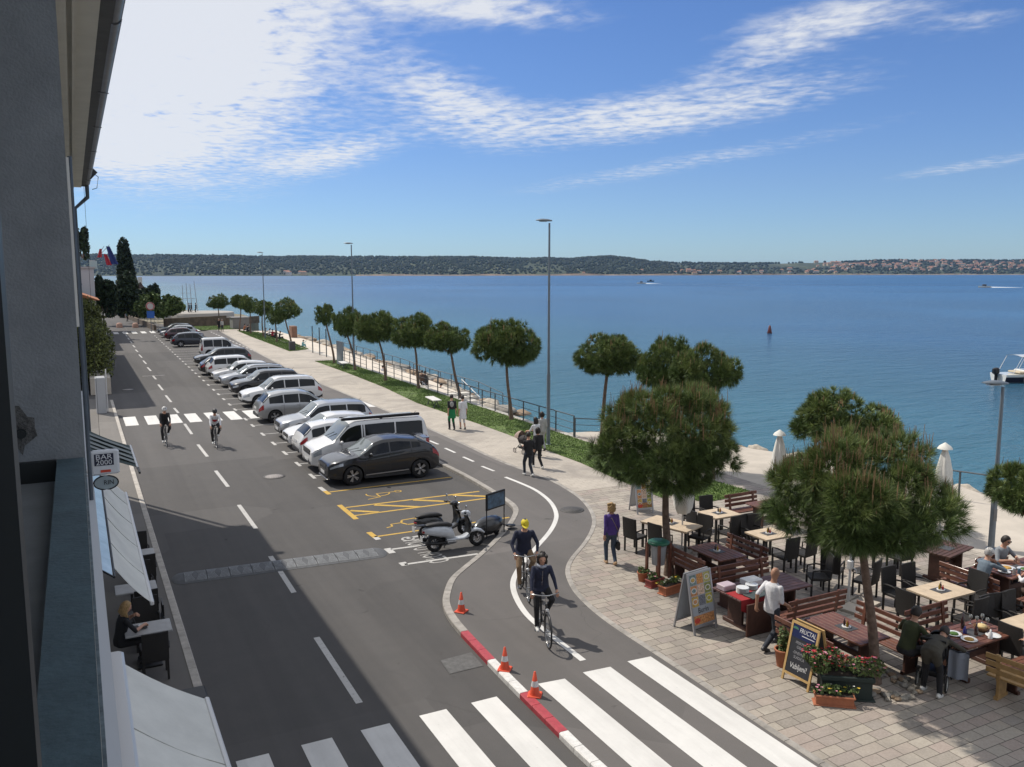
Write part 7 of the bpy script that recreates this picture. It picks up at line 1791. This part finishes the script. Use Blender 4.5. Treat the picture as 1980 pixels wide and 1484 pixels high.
# ---- planters
m_fl = {k: M('petal_' + k, c, .6, island=.3) for k, c in dict(red=(.45, .02, .035), white=(.65, .65, .6), yellow=(.6, .42, .03), pink=(.55, .22, .3)).items()}
def planter(label, p, rz, dims, potmat, n, hgt, cols, seed, rnd=False, cat='planter', spread=1.1, leaf=.05, fl=40):
    t = thing('flower_planter', label, cat, p, rz); w, d, h = dims; b = MB()
    if rnd: b.lathe([(w * .36, 0), (w * .5, h * .9), (w * .54, h * .9), (w * .54, h), (w * .46, h), (w * .44, h * .88)], 18); b.lathe([(w * .44, h * .9), (.001, h * .9)], 18, mi=1)
    else:
        b.prism([(-w * .46, -d * .42), (w * .46, -d * .42), (w * .46, d * .42), (-w * .46, d * .42)], 0, h * .8); b.box((0, 0, h * .9), (w, d, h * .2), ch=.012); b.box((0, 0, .015), (w * 1.04, d * 1.04, .03), ch=.01); b.box((0, 0, h + .003), (w * .9, d * .8, .01), 1)
    b.obj('pot', [potmat, M('potting_soil', (.03, .022, .016), .95)], t)
    g = np.random.default_rng(seed); bl = [((g.uniform(-.4, .4) * w * spread, g.uniform(-.3, .3) * d * spread, h + hgt * g.uniform(.25, .6)), (max(.06, w * .2), max(.06, d * .3), hgt * .42)) for _ in range(7)]
    link_mesh('foliage', leaf_cloud(seed, n, bl, leaf, m_leaf, 'foliage'), t)
    if cols: 
        b = MB()
        for i in range(fl):
            c, r = bl[i % 7]; d3 = unit(g.normal(0, 1, (1, 3)))[0]; d3[2] = abs(d3[2]); q = np.array(c) + d3 * np.array(r) * 1.03; s = g.uniform(.018, .032); k = int(g.integers(0, len(cols)))
            for a in range(5): an = a * 1.2566; b.add([q, q + s * np.array([math.cos(an), math.sin(an), .35]), q + s * np.array([math.cos(an + 1.1), math.sin(an + 1.1), .35])], [[0, 1, 2]], k)
        b.obj('blossom', [m_fl[c] for c in cols], t)
    return t
planter('big dark green tub of red flowers at the foot of the big pine', G(1640, 1348, .1) + Vector((0, .1, 0)), R(-35), (.95, .5, .45), M('tub_green', (.018, .03, .026), .7), 1500, .42, ['red', 'red', 'pink'], 31, fl=170, leaf=.035, spread=1.5)
planter('long terracotta trough with few pale flowers below the red ones', G(1612, 1362, .1), R(-38), (.70, .26, .20), m_terra, 260, .16, ['yellow', 'pink', 'white'], 32, fl=14, leaf=.035)
planter('terracotta pot with a small grey olive bush by the chalkboard', G(1514, 1288, .1), 0, (.34, .34, .36), m_terra, 500, .50, None, 33, True, leaf=.03, spread=.8)
planter('terracotta trough of white and yellow flowers left of the Burin board', G(1296, 1146, .1), R(10), (.62, .28, .22), m_terra, 300, .15, ['yellow', 'white'], 34, fl=16, leaf=.03)
planter('small round brown flower pot on the far left of the trough row', G(1242, 1124, .1), 0, (.26, .26, .24), m_terra, 130, .12, None, 35, True, leaf=.03)
planter('reddish trough of dark plants between the pot and the white flowers', G(1266, 1133, .1), R(10), (.5, .24, .20), M('trough_red', (.22, .05, .04), .8), 260, .16, ['pink'], 36, fl=8, leaf=.03)
t = thing('waste_bin', 'tall wooden waste bin stand with a round green lid by the bushy pine', 'bin', G(1272, 1124, .1), .2)
for sx in (-1, 1):
    for sy in (-1, 1): b = MB(); b.box((sx * .2, sy * .2, .5), (.06, .06, 1.0)); b.obj('leg', m_rwood, t)
b = MB(); b.lathe([(.27, .99), (.27, 1.03), (.24, 1.05), (.001, 1.06)], 22); b.obj('lid', M('lid_green', (.012, .10, .055), .5), t); b = MB(); b.lathe([(.16, .45), (.2, .95)], 16); b.obj('bag', M('bag_clear', (.30, .32, .34), .4), t)
tp = G(1690, 1322, .1)
for i in range(60):
    a = rng.uniform(0, 2 * PI); r = .18 + .42 * math.sqrt(rng.random()); o = link_mesh('stone', rks[i % 6], None, (tp.x + r * math.cos(a) + .1, tp.y + r * math.sin(a) - .15, .13), rng.uniform(0, 6)); k = rng.uniform(.04, .075); o.scale = (k * 1.2, k, k); tag(o, 'small pale stone in the ring round the big pine trunk', 'stone', 'stones round the big pine')
# ---- diners
def sit(label, x, y, rz, seat=.46, reach=.42, hz=.84, lean=.18, z=ZT, **k):
    return person(label, (x, y, z), rz, hip=(0, 0, seat + .10), lean=lean, feet=((-.12, .44, 0), (.12, .40, 0)), knees=(0, .6, 1), hands=k.pop('hands', ((-.16, reach, hz), (.16, reach, hz))), elbows=((-1, -.3, -.6), (1, -.3, -.6)), **k)
def shades(o, J):
    b = MB(); b.box((0, 0, 0), (.13, .012, .035)); g = b.obj('sunglasses', m_black, o, J['hc'] + J['fw'] * .1 + Vector((0, 0, .012)))
sit('man in an olive green shirt eating at the laid table', 13.80, 10.42, -PI / 2, H=1.78, top=olv, legs=dkg, hair='dark', lean=.30, sleeves='short', bulk=1.05)
sit('man in a white cap and blue grey jumper eating, seen from the side', 18.40, 12.05, -PI / 2, H=1.76, top=gryb, legs=jean, hat=M('cap_white', (.62, .62, .6), .8), lean=.32, hair='grey', hands=((-.10, .34, 1.05), (.12, .36, 1.02)))
sit('man in a grey shirt and sunglasses eating on the far side of the table', 19.80, 12.6, PI, H=1.78, top=gry, legs=dkg, sleeves='short', lean=.25, hair='dark', extra=shades, bulk=1.1)
sit('person in a white padded vest at the right edge with the back turned', 18.98, 11.0, 0., H=1.72, top=wt, legs=brn, hair='brown', lean=.22, bulk=1.08)
sit('child in a pale blue shirt on the bench, back to the camera', 15.95, 9.12, .3, H=1.08, top=lbl, legs=gry, shoes=M('shoe_blue', (.03, .03, .2), .6), hair='brown', seat=.44, lean=.15, hands=((-.2, .28, .78), (.12, .30, .72)))
person('person in dark clothes bending over the laid table beside the pram', G(1800, 1343, .1), R(-72), H=1.68, hip=(0, -.12, .88), lean=1.3, feet=((-.16, .05, 0), (.16, -.05, 0)), hands=((-.2, .62, .80), (.2, .62, .78)), elbows=((-1, 0, -.3), (1, 0, -.3)), top=cloth('olive_brown', (.055, .05, .038)), legs=blk, shoes=m_shoew, hair='dark', hem=-.1, coat=.1, bulk=1.06)
pram('black pram with white wheel rims beside the bending person', G(1806, 1320, .1), R(-62), M('pram_black', (.014, .014, .016), .85), M('pram_black', (.014, .014, .016), .85), M('pram_rim_white', (.5, .5, .48), .5), .16, .13)
b = MB(); rows = [[(x - .17, .03 * math.sin(x * 30) + (.07 if j == 0 else 0), -.13 * max(0, j - 1)) for x in np.linspace(0, .34, 9)] for j in range(6)]; b.grid(rows); b.grid([[(x, y - .012, z) for x, y, z in r] for r in rows], 0, True, flip=True); tag(b.obj('grey_cloth', M('cloth_hanging', (.24, .26, .30), .9), None, G(1855, 1262, .82), R(-60)), 'grey jumper hanging over the table edge above the pram', 'jumper')
# ---- under the left awnings
def cafe_table(label, x, y): 
    t = thing('cafe_table', label, 'table', (x, y, .1)); b = MB(); b.box((0, 0, .73), (.85, .62, .04), ch=.008); b.obj('tabletop', M('cafe_top', (.36, .36, .36), .5, var=.15, vs=5), t)
    b = MB(); b.tube([(0, 0, .04), (0, 0, .71)], .035, 8); b.obj('column', m_black, t); b = MB(); b.box((0, 0, .02), (.45, .45, .04), ch=.01); b.obj('foot', m_black, t)
cafe_table('grey cafe table in the gap between the two cream awnings', .92, 17.62); cafe_table('grey cafe table under the edge of the second awning', .85, 20.1); cafe_table('grey cafe table at the kerb by the second awning', 1.0, 22.6)
for x, y, r, l in ((.98, 16.95, 0, 'black chair with its back to the camera at the gap table'), (.95, 18.45, PI, 'black chair on the far side of the gap table'), (1.0, 19.4, 0, 'black chair before the second awning table'), (1.0, 20.9, PI, 'black chair behind the second awning table'), (1.1, 23.4, PI, 'black chair at the kerb past the second awning'), (1.15, 21.9, 0, 'black chair near the pale kerb table')): chair(l, x, y, r, 'black chairs of the left cafe')
sit('woman in black with long fair hair seated at the cafe table under the awning', .40, 17.65, -R(75), z=.1, H=1.66, top=blk, legs=blk, sleeves='short', hair='blond', hairlen=.2, lean=.2, hands=((-.1, .34, .98), (.2, .40, .84)))
tag(MB().box((0, 0, 0), (.26, .2, .01)).obj('ashtray_mat', m_inset, None, (.78, 17.66, .87)), 'small dark mat with a white ashtray on the gap table', 'mat')
t = tag(MB().lathe([(.05, 0), (.06, .03), (.05, .03), (.04, .01)], 14).obj('ashtray', m_china, None, (.80, 17.66, .878)), 'small white ashtray on the dark mat', 'ashtray')
tag(MB().box((0, 0, .25), (1.3, .5, .5), ch=.02).obj('planter_box', m_black, None, (1.0, 14.9, .1)), 'black box planter at the end of the near awning', 'planter')
tag(MB().box((0, 0, .2), (.05, .5, .5)).box((0, 0, .6), (.03, .45, .25)).obj('menu_stand', m_black, None, (1.3, 19.0, .1)), 'small dark stand at the kerb by the far cafe table', 'stand')
# ================================================================== FAR END AND WATER
m_stone = M('old_stone_wall', (.12, .09, .065), .9, var=.45, vs=1.5, bump=.6, bs=4)
def wall_px(label, pts, h, th=.4, mat=None, name='stone_wall'):
    P = [GD(x, y, d) for x, y, d in pts]; b = MB(); c = P[0].copy()
    for a, q in zip(P, P[1:]):
        n = (q - a).normalized(); b.bar((a.x - c.x, a.y - c.y, h / 2), (q.x - c.x, q.y - c.y, h / 2), th, h)
    return tag(b.obj(name, mat or m_stone, None, (c.x, c.y, -.1)), label, 'wall')
mb = MB(); L_ = [GD(x, y, d) for x, y, d in [(150, 640, 120), (300, 640, 122), (480, 634, 136), (500, 622, 150), (470, 612, 172), (390, 602, 192), (300, 600, 205), (150, 600, 230)]]
mb.prism([(p.x, p.y) for p in L_], -2.5, -.12); struct('headland', mb, M('headland_earth', (.17, .15, .10), .95, var=.3, vs=.3))
wall_px('old stone wall under the green bush at the end of the road', [(318, 626, 130), (372, 626, 133), (437, 626, 136)], 1.5)
wall_px('lower stone wall running on to the sea behind the lone far pine', [(437, 622, 137), (475, 622, 140), (500, 622, 142)], 1.1)
b = MB(); n = 18; c = GD(385, 600, 150); b.lathe([(5.5, 0), (5.5, 1.2), (5.2, 1.3), (.01, 1.3)], 24); tag(b.obj('round_platform', M('platform_pale', (.34, .32, .29), .85), None, (c.x, c.y, c.z - 1.6)), 'pale round platform on the headland under the masts', 'platform')
for k, (x, h, dx) in enumerate(((355, 48, 0), (362, 52, 2), (369, 50, 3), (376, 56, 7))):
    p = GD(x + dx, 606, 150 + k); b = MB(); H_ = h / FPX * 150 * 1.05; b.tube([(0, 0, 0), (-dx * .02 * 3, 0, H_)], [.07, .04], 6); tag(b.obj('mast', M('mast_grey', (.33, .34, .35), .5, .4), None, (p.x, p.y, p.z)), 'thin tall mast of the sculpture on the round platform', 'mast', 'masts on the round platform')
p = GD(354, 578, 150); q = GD(378, 577, 152); b = MB(); b.tube([(0, 0, 0), tuple(q - p)], .04, 6); b.tube([(-.5, 0, .9), tuple((q - p) * .6 + Vector((0, 0, .9)))], .03, 6); tag(b.obj('spreader_bar', M('mast_grey', (.33, .34, .35), .5, .4), None, p), 'horizontal bars tying the thin masts together', 'bar')
b = MB(); p = GD(272, 565, 165); b.box((0, 0, 1.2), (2.6, 3, 2.6)); h_ = thing('far_chapel', 'tiny white house with a dark pointed roof right of the cypress', 'house', (p.x, p.y, p.z - 3.2)); b.obj('wall', m_white, h_)
b = MB(); b.add([(-1.6, -1.8, 2.5), (1.6, -1.8, 2.5), (1.6, 1.8, 2.5), (-1.6, 1.8, 2.5), (0, 0, 5.0)], [[0, 1, 4], [1, 2, 4], [2, 3, 4], [3, 0, 4]]); b.obj('roof', M('roof_dark', (.06, .04, .035), .9), h_); b = MB(); b.box((0, .2, 4.6), (.7, .5, 2.4)); b.obj('chimney', m_white, h_)
railing('pale railing along the sloping path at the end of the street', [tuple(GD(228, 601, 175)), tuple(GD(262, 612, 150)), tuple(GD(306, 632, 124))], 1.0, (1., .5), z=0, mat=M('rail_cream', (.42, .37, .27), .7), step=4)
wall_px('low retaining wall beside the sloping path', [(228, 606, 176), (262, 618, 150), (300, 634, 126)], .8, .3)
t = thing('traffic_sign', 'round no entry style sign above a square blue sign at the last car', 'traffic sign', G(293, 642, 0)); b = MB(); b.tube([(0, 0, 0), (0, 0, 3.9)], .05, 8); b.obj('post', m_zinc, t)
b = MB(); b.lathe([(.55, -.02), (.55, .02), (.001, .021)], 22, (0, 3.5, -.06), axis='y') if False else b.lathe([(.55, -.05), (.55, .0)], 22, (0, -.06, 3.4), axis='y'); b.obj('round_plate', M('sign_pale', (.5, .47, .45), .5), t)
b = MB(); b.lathe([(.50, -.065), (.42, -.065)], 22, (0, -.06, 3.4), axis='y', caps=False); b.tube([(.47 * math.cos(2 * PI * k / 20), -.12, 3.4 + .47 * math.sin(2 * PI * k / 20)) for k in range(20)], .06, 5, closed=True); b.obj('red_ring', M('ring_red', (.4, .05, .05), .5), t)
b = MB(); b.box((0, -.06, 2.3), (.95, .05, .95), ch=.02); b.obj('blue_plate', M('plate_blue', (.02, .10, .38), .5), t)
for px in (231, 262): tag(MB().lathe([(.42, 0), (.40, .5), (.25, .68), (.001, .72)], 14).obj('bollard', M('bollard_rose', (.42, .26, .2), .8, var=.3, vs=4), None, G(px, 634, 0)), 'squat stone bollard closing the street past the last crosswalk', 'bollard', 'stone bollards')
b = MB(); p = G(456, 641, .1); b.box((0, 0, .8), (2.2, 2.6, 1.6)); b.box((0, 0, 1.65), (2.4, 2.8, .1)); tag(b.obj('kiosk', M('kiosk_grey', (.19, .185, .18), .8, var=.1, vs=2), None, (p.x + 1.5, p.y + 6, .0)), 'grey box kiosk at the end of the promenade', 'kiosk')
# far people
def fp(label, px, py, top, legs, z=.1, **k): return person(label, G(px, py, z), rng.uniform(0, 6), top=top, legs=legs, vox=.035, **k)
fp('distant person in a black coat at the foot of the dark trees, left one', 209, 613, blk, blk, 0); fp('distant person in dark clothes beside the other at the dark trees', 213, 613, blk, dkg, 0)
fp('distant person in blue walking up the sloping path', 246, 622, cloth('far_blue', (.06, .12, .2)), blk, 0); fp('tiny figure at the railing of the sloping path', 260, 620, brn, dkg, 0)
for x, l in ((366, 'tiny dark figure on the round platform, left one'), (370, 'tiny dark figure on the round platform, middle one'), (379, 'tiny dark figure on the round platform by the last mast')):
    p = GD(x, 601, 149); person(l, (p.x, p.y, p.z - .45), 1., top=blk, legs=blk, vox=.04)
for px, py, top, l in ((472, 641, ora, 'person in an orange top sitting on the far grass'), (478, 643, blk, 'person in black sitting beside the orange top'), (512, 650, brn, 'person in brown sitting under the third lamp'), (520, 651, wt, 'person in white sitting in the shade group'), (527, 653, red, 'person in red sitting in the shade group'), (533, 655, blk, 'person in black sitting in the shade group, right one'), (540, 657, dkg, 'person in charcoal sitting at the end of the shade group')):
    p = G(px, py, .1); sit(l, p.x, p.y, rng.uniform(-2, 0), top=top, legs=dkg, vox=.035, z=-.1, seat=.30)
p = G(585, 671, -.6); sit('child like figure in teal sitting alone on the beach walkway', p.x, p.y, -1.2, top=tea, legs=tea, hair='brown', vox=.03, z=-.72, seat=.12, H=1.5)
for px, py, top, l in ((738, 724, wt, 'person in white sitting on the beach behind a pine trunk'), (816, 752, brn, 'person in brown standing on the beach below the railing, left one'), (822, 752, dkg, 'person in charcoal on the beach below the railing, right one'), (850, 757, blk, 'person in black sitting on the beach beside the slab bench')):
    p = G(px, py, -.9); (person(l, (p.x, p.y, shore_z(p.x, p.y) + .05), -1., top=top, legs=blk, vox=.03) if 'standing' in l or 'right' in l else sit(l, p.x, p.y, -1.2, top=top, legs=blk, vox=.03, z=shore_z(p.x, p.y) - .2, seat=.3))
# ---- boats and buoy
t = thing('motor_boat', 'white motor boat with a canopy and black outboard at the right edge', 'boat', G(1990, 738, -2.0), 0); t.rotation_euler = (0, 0, -YAW + .12)
def hull(L_, W_, H_, mats, t, n=12):
    rows = []
    for i in range(n + 1):
        u = i / n; w = W_ / 2 * (1 - max(0, (u - .45) / .55) ** 2.2) * (.92 + .08 * min(1, u * 4)); w = max(w, .02); k = .35 * max(0, u - .5) * H_
        rows.append([(L_ * (u - .5), y, z) for y, z in ((-w, H_ + k), (-w * .96, H_ * .72 + k), (-w * .82, .08), (0, -.3 + .5 * max(0, u - .7)), (w * .82, .08), (w * .96, H_ * .72 + k), (w, H_ + k))])
    b = MB(); vs = [p for r in rows for p in r]; m = 7
    for i in range(n):
        for j in range(m - 1): b.add([vs[i * m + j], vs[(i + 1) * m + j], vs[(i + 1) * m + j + 1], vs[i * m + j + 1]], [[0, 1, 2, 3]], 1 if j in (1, 4) else 0, False)
    b.add(rows[0], [list(range(m))]); b.strip([r[0] for r in rows], [r[-1] for r in rows], 0); return b.obj('hull', mats, t)
m_bw = M('boat_white', (.66, .66, .62), .3, coat=.6); hull(6.2, 2.4, .75, [m_bw, M('boat_stripe', (.015, .015, .03), .4)], t)
b = MB(); b.box((.4, 0, .95), (3.0, 1.5, .35), ch=.08); b.obj('cabin', m_bw, t); b = MB(); b.box((-1.0, 0, .9), (1.2, 1.6, .16), ch=.04); b.obj('bench_pad', M('boat_pad', (.5, .42, .3), .7), t)
b = MB(); b.grid([[(-1.7 + i * .55, -1.05 + j * .525, 2.35 + .12 * math.sin(PI * j / 4)) for j in range(5)] for i in range(7)]); b.grid([[(-1.7 + i * .55, -1.05 + j * .525, 2.32 + .12 * math.sin(PI * j / 4)) for j in range(5)] for i in range(7)], 0, True, flip=True); b.obj('canopy', m_bw, t)
for sy in (-1, 1): b = MB(); b.tube([(-2.4, 1.0 * sy, .8), (-1.6, 1.0 * sy, 2.34)], .025, 6); b.tube([(-.4, 1.0 * sy, .9), (.3, 1.0 * sy, 2.34)], .025, 6); b.obj('canopy_frame', m_alu, t)
b = MB(); b.box((-3.35, 0, 1.0), (.55, .5, .62), ch=.12); b.box((-3.3, 0, .3), (.25, .22, 1.1), ch=.05); b.obj('outboard_motor', m_black, t)
for y in (-1.25,): b = MB(); b.tube([(-1.4, y, .65), (-1.4, y, .15)], .09, 8); b.obj('fender', m_bw, t)
t = thing('buoy', 'dark red cone shaped buoy floating on the bay', 'buoy', G(1488, 645, -2.0)); b = MB(); b.lathe([(.28, -.2), (.36, .15), (.30, .5), (.14, 1.25), (.001, 1.35)], 18); b.obj('cone', M('buoy_red', (.10, .018, .018), .5), t); b = MB(); b.lathe([(.38, .0), (.41, .1), (.38, .2)], 18); b.obj('float_ring', M('buoy_dark', (.08, .02, .02), .6), t)
m_foam = M('wake_foam', (.75, .78, .8), .6)
for px, py, l, hd, wl in ((1240, 549, 'small speed boat with a short white wake far out left', 0, 30), (1903, 556.5, 'small speed boat with a long white wake far out right', 0, 55), (1258, 545, 'tiny dark boat just behind the left speed boat', 0, 0)):
    p = G(px, py, -2.0); t = thing('speed_boat', l, 'boat', p, -YAW + PI - .05 if wl else -YAW); hull(8., 2.8, 1.0, [m_bw if wl else m_black, m_bw if wl else m_black], t, 8); b = MB(); b.box((0, 0, 1.6), (2.4, 1.6, 1.2), ch=.2); b.obj('cabin', M('boat_dark', (.05, .06, .08), .4), t)
    if wl:
        m = math.hypot(p.x, p.y) / FPX; b = MB(); L2 = wl * m; b.grid([[(-3.5 - L2 * u, s_ * (1.2 + 2.8 * u ** .5) * (1 - u * .6), .45 * (1 - u) * (1 - s_ * s_) + .06) for s_ in (-1, -.5, 0, .5, 1)] for u in np.linspace(0, 1, 12)], 0, True); b.obj('wake', m_foam, t)
# ---- the air over the bay
HAZE = 3.5e-5
hz = MB(); hz.box((2500, 3000, 58), (13400, 12400, 128.4))
hzm = bpy.data.materials.new('haze'); hzm.use_nodes = True; nt = hzm.node_tree
for n in list(nt.nodes):
    if n.type != 'OUTPUT_MATERIAL': nt.nodes.remove(n)
pv = nt.nodes.new('ShaderNodeVolumePrincipled'); pv.inputs['Density'].default_value = HAZE; pv.inputs['Color'].default_value = (.34, .60, 1, 1); pv.inputs['Anisotropy'].default_value = .3
nt.links.new(pv.outputs[0], nt.nodes['Material Output'].inputs['Volume'])
tag(hz.obj('haze', hzm), kind='stuff')
